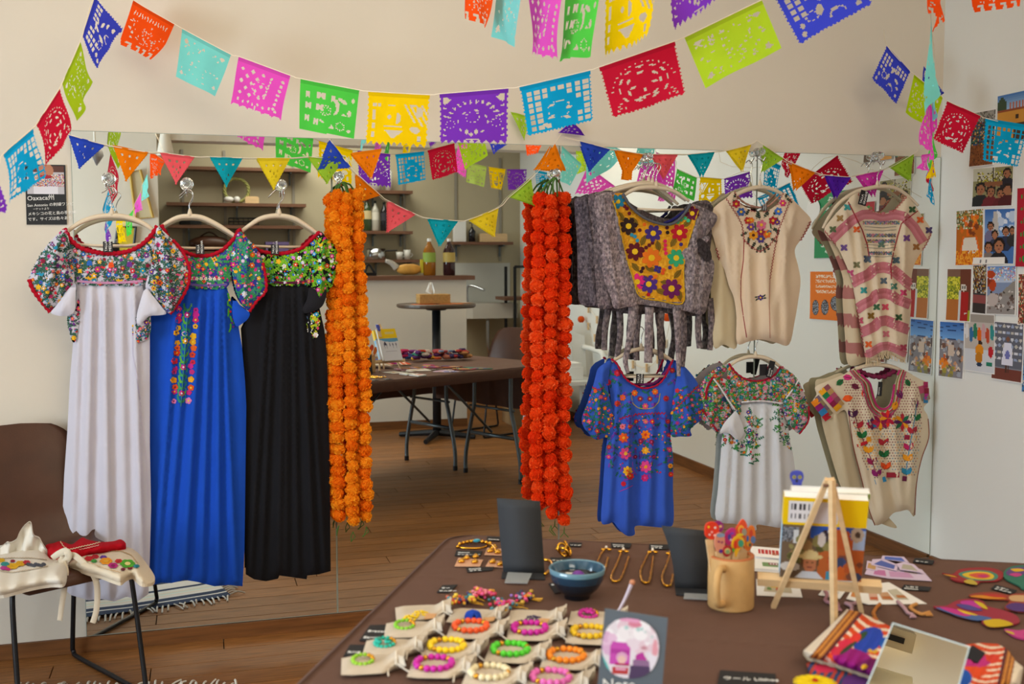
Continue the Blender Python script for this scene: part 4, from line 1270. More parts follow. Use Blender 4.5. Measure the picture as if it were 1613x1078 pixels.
for x,y,rr,c,cc in((370,258,17,'#e0621f','#e0a03a'),(490,250,17,'#e0621f','#e0a03a'),(403,292,15,'#8a1f3f','#e0a03a'),(460,292,15,'#8a1f3f','#e0a03a'),(433,335,16,'#d9507a','#e0b040'),(300,285,17,'#e0621f','#d9507a'),(270,320,17,'#d0402f','#e0621f'),(555,290,16,'#b02a3a','#e0621f'),(270,140,19,'#c0203a','#d0405a'),(215,195,17,'#b01f3a','#c0405a'),(590,125,15,'#b0203a','#e06a3a'),(640,180,14,'#b0203a','#c0405a'),(435,503,25,'#e87818','#d0402a'),(305,520,26,'#e0581f','#e8a02a'),(318,612,32,'#d9407a','#e8b02a'),(405,540,15,'#8a1f4a','#d94a7a'),(470,545,14,'#8a1f4a','#c04a7a'),(433,595,20,'#e8a01f','#e8c040'),(435,690,32,'#d9408a','#e0902a'),(330,715,26,'#e8b01f','#d0401f'),(345,745,20,'#d0281f','#e8a02a'),(475,425,14,'#d0283a','#e8b030'),(435,425,14,'#d9608a','#e8b030'),(380,425,12,'#d0283a','#e8b030'),(300,455,16,'#e07a8a','#d0402a'),(345,455,14,'#d0402a','#e8a02a'),(220,575,13,'#b0283a','#d06a3a'),(218,632,12,'#d0308a','#e0a03a'),(565,425,13,'#c0283a','#e0603a'),(575,590,14,'#d0308a','#e0a03a'),(580,685,14,'#e8a01f','#d0401f'),(583,735,14,'#d0281f','#e0803a'),(375,632,12,'#6a1f4a','#c0407a'),(483,632,12,'#8a1f5a','#c0407a'),(430,755,20,'#c0206a','#d0408a'),(305,790,14,'#d01f2f','#c0202f'),(570,505,12,'#c0285a','#e0803a')):
 X,Yp=Q(x,y)
 e.flower(X,Yp,rr/KK*1.15,7,c,cc,fat=.52,lay=2)
for i in range(230):
 k=r.random()
 if k<.35:
  x,y=r.uniform(350,515),r.uniform(390,730)
 elif k<.6:
  x,y=r.uniform(270,360),r.uniform(250,780)
 elif k<.75:
  x,y=r.uniform(200,250),r.uniform(520,700)
 elif k<.87:
  x,y=r.uniform(555,590),r.uniform(400,740)
 else:
  x,y=r.choice(((r.uniform(210,300),r.uniform(120,220)),(r.uniform(570,650),r.uniform(100,200)),(r.uniform(350,520),r.uniform(250,350))))
 X,Yp=Q(x,y)
 e.sprig(X,Yp,r.uniform(5,9),r.uniform(0,6.28),r.choice(GT+['#5a3aa0','#7a3ab0']),3,2.0)
for i in range(90):
 X,Yp=Q(r.uniform(280,590),r.uniform(390,740))
 e.ell(X,Yp,1.3,1.3,r.choice(['#8a2f9a','#d0508a','#d0283a','#e8a02a']),0,6,1)
for pts in([Q(283,410),Q(330,395),Q(380,383),Q(460,378),Q(550,377)],):
 e.zigzag(pts,1.4,2.6,2.2,'#b01a3a')
e.line(resample_open([Q(350,270),Q(360,320),Q(390,345),Q(435,352),Q(480,345),Q(512,310),Q(520,260)],3),1.2,'#b0a03a',1)
e.line(resample_open([Q(350,390),Q(352,560),Q(360,700)],3),1.1,'#8a3fc0',1)
e.line(resample_open([Q(280,835),Q(320,820),Q(360,800)],3),1.0,'#b02a8a',1)
e.build('embroidery',t)['kind']='stuff'
for nm,ol,sd in(('sleeve',[(962,568),(950,574),(941,583),(935,605),(925,635),(916,662),(925,680),(939,693),(956,688),(974,685),(972,660),(963,640),(958,610),(960,585)],112),('sleeve',[(1061,568),(1075,575),(1088,588),(1099,604),(1108,625),(1117,646),(1104,662),(1088,676),(1089,687),(1072,688),(1057,686),(1058,650),(1062,615),(1066,590)],113)):
 sl=Panel(ol,Y+0.014,ridges([(ol[1][0],ol[1][1],ol[len(ol)//2][0],ol[len(ol)//2][1],8,.018)],.001,sd),0.02,10,4.5)
 sl.build(nm,CLOTH,t,LB)
 e=Emb(sl,sd)
 xs2=sl.o[:,0]
 cut=618
 reg=[p for p in sl.o if p[1]>cut-8]
 e.scatter(reg,GT,['#d0283a','#e0621f','#d9408a','#e8a01f','#b01f3a','#8a2f9a'],['#e8b030','#d0402a'],1.0,(2.6,4.2),lw=2.0)
 a,c=(min(p[0]for p in sl.o if abs(p[1]-cut)<12),max(p[0]for p in sl.o if abs(p[1]-cut)<12))
 e.zigzag([(a,cut-10),(a+(c-a)*.5,cut-3),(c,cut-14)]if sd==112 else[(a,cut+30),(a+(c-a)*.5,cut+6),(c,cut-18)],1.2,2.6,2.0,'#b01a3a')
 e.build('embroidery',t)['kind']='stuff'
fo=Panel([(951,600),(957,612),(962,640),(965,660),(962,672),(945,676),(925,680),(918,664),(930,640),(942,618)],Y+0.03,None,0.012,8,4.5)
fo.build('folded_cuff',CLOTH,t,'#3458bf')
e=Emb(fo,114)
e.scatter(fo.o,GT,['#d0283a','#e0621f','#d9408a','#e8a01f','#b01f3a'],['#e8b030'],.9,(2.6,4.2))
e.build('embroidery',t)['kind']='stuff'
trim('neck_trim',[(963,566),(972,574),(985,596),(1002,608),(1016,612),(1035,607),(1048,593),(1060,567)],Y+.022,.004,'#b01a3a',t,.3,'red crocheted neck edging')
trim('neck_back',[(1060,567),(1050,585),(1030,604),(1000,606)],Y-.02,.006,'#7a2a6a',t,.2)
cloth_tag(1008,597,14,17,Y+0.03,t)
hanger('clothes_hanger','beige hanger carrying the cornflower blue dress',[(964,570),(975,563),(992,554),(1010,550),(1030,553),(1046,560),(1060,569)],[(1010,549),(1010,544)],[(1010,535),(1012,526),(1014,520),(1010,515),(1005,519)],0.035,[(984,594),(1015,594),(1050,593)])
# --- white embroidered dress (lower row)
Y=0.028
t=thing('short_dress','white short dress with multicoloured flower yoke in the lower row','dress',on_y(1190,825,-Y))
W2='#d3d6dc'
sk=Panel([(1168,634),(1200,632),(1232,637),(1240,660),(1244,690),(1252,735),(1256,790),(1250,815),(1232,831),(1210,829),(1192,827),(1190,836),(1160,826),(1128,819),(1131,770),(1135,720),(1138,686),(1150,660),(1160,640)],Y,ridges([(1150,680,1140,822,7,.02),(1163,680,1158,825,8,.024),(1185,650,1182,825,10,.02),(1205,645,1206,830,8,.018),(1226,645,1232,830,10,.024)],.001,14,True),0.016,9,4.5)
sk.build('skirt',CLOTH,t,W2)
FC=['#b01f3a','#d0406a','#e0721f','#e0b01f','#2f8ab0','#3a9a9a','#5a2f8a','#c02a2f','#d97a9a','#2f3f8a']
GG=['#2f7a4a','#1f6a4a','#4a9a3a']
e=Emb(sk,121)
reg=[(1178,648),(1186,650),(1195,664),(1193,690),(1190,720),(1188,735),(1182,720),(1176,690),(1177,665)]
e.scatter(reg,GG,FC,['#e0b040','#d0d0e0'],2.2,(2.4,3.8))
reg=[(1227,640),(1231,640),(1234,665),(1240,690),(1245,708),(1236,704),(1228,680),(1226,660)]
e.scatter(reg,GG,FC,['#e0b040'],2.2,(2.2,3.4))
reg=[(1138,686),(1150,680),(1160,690),(1176,705),(1178,718),(1172,720),(1160,700),(1142,698)]
e.scatter(reg,GG,FC,['#e0b040'],2.0,(2.4,3.8))
e.build('embroidery',t)['kind']='stuff'
yk=Panel([(1149,574),(1160,588),(1175,597),(1192,600),(1210,596),(1222,588),(1229,579),(1238,590),(1240,612),(1234,636),(1200,632),(1166,634),(1154,618),(1146,596)],Y+0.014,ridges([],.0008,3),0.012,10,4.5)
yk.build('yoke',CLOTH,t,'#c9b9c0')
e=Emb(yk,122)
e.scatter(yk.o,GG,FC,['#e0b040','#d0d0e0','#2f6a4a'],3.3,(2.8,4.4))
e.build('embroidery',t)['kind']='stuff'
trim('yoke_band',[(1168,634),(1200,632),(1233,636)],Y+.03,.004,'#d9d6dc',t,.3)
for nm,ol,sd in(('sleeve',[(1149,574),(1136,577),(1122,585),(1110,597),(1103,610),(1103,640),(1106,662),(1118,672),(1130,682),(1140,670),(1152,655),(1146,625),(1134,600),(1142,588)],123),('sleeve',[(1229,577),(1240,583),(1256,597),(1266,618),(1274,644),(1273,664),(1259,683),(1246,672),(1236,655),(1234,630),(1238,605)],124),('sleeve_yoke',[(1134,598),(1146,600),(1160,622),(1168,645),(1162,655),(1150,640),(1140,620)],125)):
 sl=Panel(ol,Y+(0.014 if sd!=125 else .022),ridges([(ol[1][0],ol[1][1],ol[len(ol)//2][0],ol[len(ol)//2][1],8,.014)],.001,sd),0.018,9,4.5)
 sl.build(nm,CLOTH,t,'#c9b9c0')
 e=Emb(sl,sd)
 e.scatter(sl.o,GG,FC,['#e0b040','#d0d0e0','#2f6a4a'],3.2,(2.6,4.2))
 e.build('embroidery',t)['kind']='stuff'
ln=Panel([(1133,684),(1140,668),(1154,652),(1160,648),(1168,665),(1172,682),(1162,694),(1150,684),(1140,682)],Y+0.032,ridges([(1150,655,1160,695,5,.01)],.001,3),0.014,7,4.5)
ln.build('sleeve_lining',CLOTH,t,'#d6d8de')
trim('sleeve_seam',[(1124,597),(1134,610),(1148,632),(1158,646)],Y+.042,.0035,'#e0e0e4',t)
trim('sleeve_seam',[(1258,599),(1250,612),(1238,628)],Y+.036,.003,'#e0e0e4',t)
trim('cuff_trim',[(1123,594),(1114,612),(1112,630)],Y+.034,.0045,'#a01a2f',t,.2)
trim('cuff_trim',[(1106,645),(1118,662),(1130,680)],Y+.03,.004,'#a01a2f',t,.2)
trim('cuff_trim',[(1274,640),(1273,664),(1259,684)],Y+.03,.0035,'#a01a2f',t,.2)
trim('neck_trim',[(1148,573),(1160,588),(1175,597.5),(1192,600.5),(1210,597),(1222,589),(1229,578)],Y+.02,.004,'#a81f3a',t,.3,'red beaded neck edging')
cloth_tag(1214,582,11,30,Y+0.04,t,('Cuadrilla','Grande'),.25)
b=MB()
b.box(on_y(1196,592,-(Y+.03)),on_y(1209,574,-(Y+.034)))
b.build('label_card',TAG,t)
hanger('clothes_hanger','beige hanger carrying the white embroidered short dress',[(1150,577),(1160,569),(1175,563),(1190,562),(1205,564),(1220,571),(1231,580)],[(1190,561),(1190,556)],[(1190,548),(1193,540),(1193,535),(1189,532),(1185,537)],0.035)
# --- cream blouse with leaf appliqué
Y=0.05
t=thing('leaf_blouse','cream blouse with appliqued leaves and dotted print in the lower row','blouse',on_y(1400,815,-Y))
bk=Panel([(1284,602),(1300,596),(1330,590),(1340,640),(1352,720),(1372,780),(1395,810),(1413,832),(1385,824),(1340,800),(1324,766),(1314,735),(1298,680),(1290,640)],Y-.02,ridges([(1310,620,1340,800,8,.014)],.001,2),.008,8,5)
bk.build('back_panel',CLOTH,t,'#c9bb9e')
fr=Panel([(1347,582),(1356,590),(1368,600),(1376,616),(1381,636),(1391,643),(1401,636),(1406,615),(1412,598),(1417,583),(1435,590),(1450,598),(1461,605),(1464,630),(1455,643),(1462,658),(1463,690),(1452,722),(1444,760),(1441,790),(1440,814),(1430,804),(1418,806),(1407,809),(1394,822),(1378,827),(1368,800),(1356,750),(1344,703),(1337,668),(1330,646),(1306,661),(1292,648),(1280,634),(1286,622),(1284,610),(1300,602),(1325,592)],Y,ridges([(1340,640,1376,820,8,.018),(1362,620,1392,818,8,.022),(1384,660,1410,805,5,-.012),(1405,640,1420,803,9,.022),(1440,620,1434,805,9,.02)],.0012,15),0.018,10,4.5)
fr.build('front_panel',CLOTH,t,'#d9cbb2')
e=Emb(fr,131)
r=e.r
K6=3.4767
def Z(x,y):
 return 1200+x/K6,530+y/K6
DOTR=[Z(440,230),Z(520,190),Z(580,330),Z(620,410),Z(700,410),Z(720,320),Z(760,200),Z(850,260),Z(880,420),Z(870,560),Z(840,770),Z(780,760),Z(690,720),Z(620,790),Z(560,700),Z(520,570),Z(480,430)]
gx,gy=np.meshgrid(np.arange(1320,1460,4.3),np.arange(585,765,4.3))
gx[1::2]+=2.1
gp=np.stack([gx.ravel(),gy.ravel()],1)[in_poly(gx.ravel(),gy.ravel(),DOTR)]
for x,y in gp:
 c='#8a2f4a' if y<670 else('#e09a2a' if x<1385 and y<720 and r.random()<.6 else r.choice(['#5a3a4a','#2f8ab0','#e09a2a','#8a2f4a']))
 e.ell(x,y,1.0,1.0,c,0,5,0)
for off,c,w in((2,'#b02a6a',3.4),(5,'#7a7a4a',2.0),(7.5,'#c9b9a0',1.6),(9.5,'#a8283f',2.2),(12,'#7a7a6a',1.8),(14.5,'#b04a6a',2.6)):
 P=smooth_path(np.array([(1350-off*.9,581),(1360-off,592),(1372-off,604),(1376-off,620),(1382-off*.7,637+off*.6),(1391,643+off),(1401+off*.7,637+off*.6),(1405+off,620),(1408+off,600),(1416+off*.8,583)]),5)
 e.line(resample_open(P,3),w,c,1)
NC=['#d9501f','#2f6ab0','#b0202f','#e0a01f','#1f7a4a','#8a1f6a']
for i,(x,y)in enumerate((Z(620,260),Z(620,300),Z(622,340),Z(680,262),Z(682,305),Z(684,345),Z(650,360),Z(560,220),Z(735,190))):
 e.poly([(x-4,y-5),(x+4,y-5),(x+4,y+5),(x-4,y+5)],NC[i%6],2)
LEAVES=((428,252,-40,40,'#1f6a3a'),(512,275,30,40,'#6a1f3a'),(470,225,10,42,'#c9307a'),(470,340,-10,48,'#e0561f'),(565,318,60,46,'#d9402a'),(755,318,60,46,'#6a1f5a'),(730,380,-70,44,'#e0951f'),(800,255,60,36,'#1f6a3a'),(840,365,70,48,'#7a1f5a'))
for x,y,a,l,c in LEAVES:
 X,Yp=Z(x,y)
 w=math.radians(a)
 l=l/K6*1.25
 e.leaf(X-l/2*math.cos(w),Yp-l/2*math.sin(w),l,l*.7,w,c,2)
 e.line([(X-l*.3*math.cos(w),Yp-l*.3*math.sin(w)),(X+l*.4*math.cos(w),Yp+l*.4*math.sin(w))],.8,'#3a1a2a',3)
PAIRS=((500,420,'#4a1f4a','#4a1f4a'),(530,480,'#b02a3a','#b02a3a'),(550,535,'#1f6a3a','#1f6a3a'),(585,615,'#e09a1f','#e09a1f'),(605,680,'#8a1f4a','#8a1f4a'),(630,745,'#8a1f6a','#8a1f6a'),(845,440,'#1f6a3a','#1f6a3a'),(825,510,'#b02a3a','#b02a3a'),(805,600,'#b01f5a','#b01f5a'),(800,660,'#e0951f','#e0951f'),(670,640,'#1f6a3a','#1f6a3a'),(668,575,'#b02a3a','#b02a3a'),(680,705,'#d9501f','#d9501f'),(795,735,'#2f8ab0','#2f8ab0'))
for x,y,c1,c2 in PAIRS:
 X,Yp=Z(x,y)
 e.leaf(X,Yp+7,14,8.5,math.radians(-125),c1,2)
 e.leaf(X,Yp+7,14,8.5,math.radians(-60),c2,2)
for pts,c in([Z(500,395),Z(520,470),Z(545,545),Z(575,620),Z(605,690),Z(628,760)],'#7a2a4a'),([Z(848,370),Z(840,440),Z(825,520),Z(808,610),Z(790,740)],'#3a8ab0'):
 e.line(resample_open(pts,5),1.2,c,1)
for x,y,c in((650,470,0),(690,450,1),(770,470,2),(605,480,3)):
 X,Yp=Z(x,y)
 for i in range(8):
  w=i*.785
  e.leaf(X,Yp,15 if c<3 else 10,6.5,w,[['#b01f3a','#8a1f4a','#e0951f','#c02a5a'],['#e0951f','#b01f3a','#d0281f','#8a1f4a'],['#5a1f5a','#e0951f','#b02a3a','#1f6a4a'],['#b02a5a','#2f7ab0','#5a1f5a','#b02a3a']][c][i%4],2)
for x,y,w,h,c,a in((550,590,60,18,'#b01f2f',-.35),(585,565,24,26,'#e0951f',-.2),(795,553,28,26,'#8a1f3a',.1),(830,558,36,26,'#e0951f',.1),(650,790,62,28,'#2f8ac0',-.3),(718,760,70,28,'#8a1f2f',0),(782,780,24,28,'#6a1f4a',.1)):
 X,Yp=Z(x,y)
 w,h=w/K6/2,h/K6/2
 ca,sa=math.cos(a),math.sin(a)
 e.poly([(X+p*w*ca-q*h*sa,Yp+p*w*sa+q*h*ca)for p,q in((-1,-1),(1,-1),(1,1),(-1,1))],c,3)
for pts,w,cols in(([Z(350,270),Z(440,380)],9,['#8a4a5a','#b08a5a','#a8506a']),([Z(325,290),Z(425,400)],12,['#e0a01f','#1f7a4a','#c02a7a','#8a1f4a']),([Z(300,330),Z(380,430)],8,['#6a5a6a','#8a7a5a']),([Z(285,350),Z(365,455)],12,['#e0851f','#8a1f6a','#2f7ab0','#b01f2f']),([Z(880,270),Z(900,350)],14,['#b04a6a','#8a7a6a','#a8506a'])):
 P=resample_open(pts,8)
 for i in range(len(P)-1):
  e.line([P[i],P[i+1]],w,cols[i%len(cols)],2)
for x,y,c in((900,265,'#a02a5a'),(905,300,'#8a1f3a'),(905,330,'#b02a8a'),(900,350,'#2f7ab0')):
 X,Yp=Z(x,y)
 e.poly([(X-4,Yp-4.5),(X+3,Yp-4.5),(X+3,Yp+4.5),(X-4,Yp+4.5)],c,3)
e.build('applique_leaves',t)
trim('neck_back',[(1352,582),(1365,590),(1390,594),(1412,583)],Y-.02,.01,'#7a2a4a',t,.3)
trim('side_edge',[(1337,652),(1344,703),(1356,750),(1368,800),(1378,828)],Y,.0018,'#8a4a3a',t,panel=fr)
trim('side_edge',[(1462,660),(1463,690),(1452,722),(1444,760),(1441,812)],Y,.0018,'#8a4a3a',t,panel=fr)
cloth_tag(1386,613,9,26,Y+0.03,t,('MEDIANA',),0.05)
hanger('clothes_hanger','beige hanger carrying the cream leaf blouse',[(1330,592),(1345,583),(1362,577),(1385,575),(1405,578),(1420,584),(1436,592)],[(1385,575),(1385,570)],[(1385,560),(1388,552),(1388,546),(1384,543),(1380,547)],0.04)
# ------ marigold garlands
def pompom(seed,cols,deep):
 r=random.Random(seed)
 b=MB()
 b.ball((0,0,0),0.86,deep,10)
 n=96
 for i in range(n):
  z=1-2*(i+.5)/n
  w=i*2.399963+r.uniform(-.2,.2)
  d=np.array([math.sqrt(1-z*z)*math.cos(w),math.sqrt(1-z*z)*math.sin(w),z])
  a=np.cross(d,(0.3,0.5,0.8))
  a/=np.linalg.norm(a)
  c=np.cross(d,a)
  q=r.uniform(0,6.28)
  a,c=a*math.cos(q)+c*math.sin(q),-a*math.sin(q)+c*math.cos(q)
  L=r.uniform(.95,1.1)
  k=r.uniform(.17,.26)
  lean=c*r.uniform(-.12,.2)
  V=[d*.5-a*.07,d*.5+a*.07,d*L*.82+a*k+lean*.5,d*L+a*k*.7+lean,d*L*.94+lean*1.3,d*L-a*k*.7+lean,d*L*.82-a*k+lean*.5]
  col=r.choice(cols)
  b.add(V,[(0,1,2,6),(6,2,3,4),(6,4,5)],col)
 return make_mesh('blossom',np.concatenate(b.V),b.F,b.C,mat('marigold_petals',rough=0.8,spec=0.2,transl=0.4))
ORANGE_=[pompom(200+i,c,d)for i,(c,d)in enumerate(((['#ff9a12','#ffa61c','#fd900e'],'#fa8c0e'),(['#ffae20','#ffa218','#ffb830'],'#fc9a14'),(['#fd8c0e','#fe9614','#fa820a'],'#f6800a'),(['#ffb62c','#ffaa1e','#fd9e12'],'#fc9a14')))]
RED_=[pompom(220+i,c,d)for i,(c,d)in enumerate(((['#fb4c0c','#fc5a18','#f64208'],'#ee4008'),(['#fc5c1e','#fb6c2e','#fa520c'],'#f2480c'),(['#f84208','#fa4e0e','#f23a08'],'#e83a08'),(['#fc743c','#fb6426','#f85010'],'#f45214')))]
STEM=mat('green_stems','#3f6a24',rough=0.7)
def garland(label,strands,meshes,rpx,step,seed,top):
 r=random.Random(seed)
 t=thing('marigold_garland',label,'garland',on_y(*strands[0][0][-1],-strands[0][1]),'marigold garlands')
 for pts,Y,ph in strands:
  P=resample_open(smooth_path(np.array(pts,float),6),1.0)
  d=ph*step
  n=len(P)
  while d<n:
   x,y=P[int(d)]
   k=r.uniform(.88,1.12)
   p=on_y(x+r.uniform(-1.8,1.8),y,-(Y+r.uniform(-.006,.008)))
   inst(r.choice(meshes),'blossom',p,t,(r.uniform(0,6),r.uniform(0,6),r.uniform(0,6)),(rpx*.0023*k,rpx*.0023*k,rpx*.0023*k*r.uniform(.8,.95)))
   d+=step*r.uniform(.86,1.12)
 b=MB()
 for i in range(7):
  x,y=strands[i%len(strands)][0][0]
  Pp=[(top[0]+r.uniform(-2,2),top[1]),((top[0]*.5+x*.5),top[1]*.6+y*.4-2),(x+r.uniform(-4,4),y+2)]
  b.tube(on_y([p[0]for p in Pp],[p[1]for p in Pp],-(0.04+.006*i)),.0035,5)
 for pts,Y,ph in strands[:3]:
  x,y=pts[-1]
  for k in range(2):
   Pp=[(x,y+6),(x+r.uniform(-4,4),y+14),(x+r.uniform(-8,8),y+22)]
   b.tube(on_y([p[0]for p in Pp],[p[1]for p in Pp],-Y),.0016,4)
 b.build('stems',STEM,t)['kind']='stuff'
 return t
garland('yellow orange marigold garland of several strands hanging beside the black dress',[([(530,302),(531,360),(536,450),(533,520),(531,600),(533,700),(534,822)],.062,.4),([(546,304),(546,380),(549,470),(551,560),(553,700),(556,832)],.078,.6),([(563,302),(565,380),(569,470),(573,560),(575,700),(577,824)],.062,.3),([(522,306),(524,400),(526,500),(522,600),(526,700),(528,815)],.032,.5),([(552,306),(556,400),(560,500),(562,600),(564,700),(566,815)],.036,.2),],ORANGE_,11.5,17.5,5,(540,287))
garland('red orange marigold garland of several strands hanging beside the grey blouses',[([(850,306),(848,400),(845,500),(845,620),(845,720),(846,800)],.062,.4),([(868,304),(868,400),(867,500),(866,620),(866,720),(868,822)],.078,.7),([(888,306),(890,400),(889,500),(889,620),(889,720),(889,825)],.062,.35),([(858,308),(856,420),(855,540),(856,660),(857,790)],.032,.5),([(880,308),(880,420),(880,540),(879,660),(880,795)],.032,.25),],RED_,12.6,20,6,(874,280))
cup_hook(534,278,0.05,'clear knob hook above the yellow orange marigold garland',8)
cup_hook(873,273,0.05,'clear knob hook above the red orange marigold garland',8)
# ------ cut paper flags
def holes(kind,U,V,seed):
 """True where the tissue is cut away"""
 H=np.zeros(U.shape,bool)
 q=np.random.default_rng(seed)
 def ell(x,y,a,b_,ang=0):
  ca,sa=math.cos(ang),math.sin(ang)
  p,s_=(U-x)*ca+(V-y)*sa,-(U-x)*sa+(V-y)*ca
  return(p/a)**2+(s_/b_)**2<1
 def rect(x0,y0,x1,y1):
  return(U>x0)&(U<x1)&(V>y0)&(V<y1)
 def arc(cx,cy,r,a0,a1,n,l,w):
  m=np.zeros(U.shape,bool)
  for i in range(n):
   a=math.radians(a0+(a1-a0)*i/max(n-1,1))
   m|=ell(cx+r*math.cos(a),cy+r*math.sin(a)*1.05,l,w,a+math.pi/2)
  return m
 if kind=='skull':
  H|=arc(.5,.56,.32,150,390,9,.05,.016)|arc(.5,.56,.22,0,320,7,.05,.018)
  H|=arc(.5,.6,.42,190,350,16,.014,.012)
  H|=ell(.36,.56,.045,.02,-.3)|ell(.64,.56,.045,.02,.3)|ell(.5,.66,.025,.035)|rect(.44,.74,.56,.765)
  H|=ell(.38,.8,.05,.022,.4)|ell(.62,.8,.05,.022,-.4)
  for x,y in((.12,.82),(.2,.88),(.1,.9),(.16,.78),(.88,.82),(.8,.88),(.9,.9),(.84,.78),(.14,.86),(.86,.86)):
   H|=ell(x,y,.014,.016)
 elif kind=='grid':
  for i in range(8):
   for j in range(7):
    x,y=.08+i*.115,.14+j*.115
    c=(i-3.6)**2/5.5+(j-3.6)**2/6.5
    if c>1.15 and(i<3 or i>5 or j<2):
     H|=rect(x,y,x+.075,y+.085)
  H|=ell(.42,.5,.05,.022,-.5)|ell(.55,.45,.06,.016)|ell(.4,.72,.06,.022,-.6)|ell(.62,.78,.05,.03,.5)|ell(.66,.6,.04,.03)
  H|=arc(.52,.6,.16,0,330,9,.02,.01)
  H|=ell(.3,.85,.05,.035,.3)
 elif kind=='yellow':
  H|=rect(.08,.2,.15,.28)|rect(.08,.34,.13,.52)|rect(.08,.58,.13,.68)|rect(.08,.74,.14,.86)|rect(.17,.2,.22,.27)
  for k in range(4):
   H|=(abs((U-.62-.09*k)-(V-.22)*.55)<.017)&(V>.2)&(V<.55+.05*k)
  H|=rect(.34,.22,.46,.26)|ell(.38,.46,.03,.045)|ell(.52,.48,.05,.1)&(U>.5)|rect(.3,.62,.6,.645)
  H|=(V>.7)&(V<.86)&(abs(U-.47)<.17-abs(V-.7)*.95)|ell(.8,.68,.08,.06,.5)|ell(.86,.34,.05,.09)
  H|=rect(.7,.2,.78,.26)|rect(.84,.8,.9,.9)
 elif kind=='purple':
  for i in range(12):
   a=math.radians(200+i*12.7)
   x,y=.5+.4*math.cos(a),.62+.42*math.sin(a)
   H|=(ell(x,y,.045,.011,a)|ell(x+.018,y+.01,.03,.01,a+.6*(-1)**i))
  for x,y,f in((.08,.14,1),(.92,.14,-1)):
   H|=(abs(U-x)+abs(V-y)<.09)&((U-x)*f>-.02)
  H|=arc(.5,.6,.22,0,330,8,.035,.014)|arc(.5,.5,.1,0,315,10,.012,.012)
  H|=ell(.42,.78,.03,.045)|ell(.56,.78,.03,.045)|ell(.49,.83,.02,.04)|rect(.42,.92,.6,.935)
  H|=arc(.84,.6,.07,0,315,8,.012,.012)|arc(.16,.62,.07,0,315,8,.012,.012)
  for y in(.3,.45,.72,.84):
   H|=ell(.93,y,.03,.018,-.5)|ell(.07,y,.03,.018,.5)
 elif kind=='green':
  for x,y,w in((.1,.2,.08),(.3,.18,.14),(.55,.2,.07),(.1,.42,.1),(.3,.42,.12),(.1,.66,.09),(.28,.7,.08)):
   H|=(rect(x,y,x+w,y+.13))&~(ell(x+w*.5,y+.15,w*.22,.05))&~ell(x+w*.5,y-.02,w*.2,.04)
  H|=ell(.62,.42,.09,.16)&~ell(.57,.45,.08,.15)
  H|=arc(.47,.52,.09,0,330,12,.014,.014)|arc(.47,.52,.05,0,300,6,.012,.012)|arc(.75,.78,.07,0,330,12,.012,.012)
  H|=ell(.75,.28,.09,.035,.5)|ell(.88,.5,.03,.06)|ell(.8,.55,.05,.02)|ell(.42,.74,.05,.02,.5)|((V>.76)&(V<.86)&(abs(U-.6)<(V-.76)*.5))|ell(.9,.84,.03,.035)
  H|=ell(.92,.24,.025,.05)
 elif kind=='pink':
  for i in range(5):
   for j in range(5):
    x,y=.12+.1*i,.2+.12*j
    if(i+j)%2==0:
     H|=(abs(U-x)*1.1+abs(V-y)<.045)
  for j in range(7):
   H|=ell(.68-j*.01,.22+j*.07,.018,.03,.5)|ell(.9-j*.012,.2+j*.1,.03,.03)
  for i in range(8):
   H|=ell(.1+i*.11,.82+.03*(i%2),.022,.03)
  H|=arc(.5,.5,.14,0,330,9,.03,.012)
  H|=((abs(U-.5)<.012)&(V>.86))
 elif kind in('aqua','lime'):
  for i in range(70 if kind=='lime' else 34):
   x,y=q.uniform(.08,.92),q.uniform(.16,.9)
   H|=ell(x,y,q.uniform(.01,.034),q.uniform(.008,.016),q.uniform(0,3))
  for x,y in((.12,.2),(.88,.2),(.12,.86),(.88,.86)):
   H|=(abs(U-x)+abs(V-y)<.05)
 elif kind=='blue':
  for i in range(8):
   for j in range(4):
    if j<2 or i<2:
     x,y=.08+i*.112,.14+j*.12
     H|=rect(x,y,x+.07,y+.08)&(~rect(.42,.1,.56,.3))
  H|=ell(.5,.36,.04,.1,.3)|ell(.64,.34,.06,.03,-.4)|ell(.42,.6,.045,.1,.2)|ell(.72,.52,.08,.035,.4)|ell(.58,.72,.05,.035)|ell(.82,.66,.05,.03)
  H|=arc(.3,.64,.08,0,330,8,.025,.014)|arc(.6,.82,.1,180,350,6,.03,.012)|ell(.14,.72,.03,.05)|ell(.12,.86,.03,.05)|ell(.86,.84,.04,.04)
 elif kind=='orange':
  for i in range(13):
   H|=ell(.12+i*.063,.22,.011,.05,.2*(-1)**i)
  for i in range(60):
   H|=ell(q.uniform(.08,.92),q.uniform(.36,.84),.012,.02,q.uniform(0,3))
  for i in range(4):
   H|=ell(.16+i*.225,.9,.05,.022)
 if kind in('skull','grid','blue'):
  H|=V>.985-.025*np.abs(np.sin(U*3.1416*18))
  H|=(U<.018*np.abs(np.sin(V*3.1416*14)))|(U>1-.018*np.abs(np.sin(V*3.1416*14)))
 elif kind in('yellow','purple'):
  H|=V>1-.07*np.abs(((U*10)%1)*2-1)
  H|=(U<.02*np.abs(((V*10)%1)*2-1))|(U>1-.02*np.abs(((V*10)%1)*2-1))
 elif kind=='orange':
  H|=(V>.88)&(np.abs(((U*4.4+.06)%1)-.5)>.42-(V-.88)*1.1)
 elif kind=='pink':
  H|=V>.98-.05*np.abs(np.sin(U*3.1416*6))
 elif kind=='green':
  H|=V>.985-.03*U
 return H&(V>.085)
FLAGCOL={'skull':'#c81637','grid':'#0aa2d8','yellow':'#fbd400','purple':'#7c35c2','green':'#52d24c','pink':'#ee55cf','aqua':'#7fdfdb','lime':'#b2d82a','blue':'#3a46cf','orange':'#f4500e','olive':'#a4c41e'}
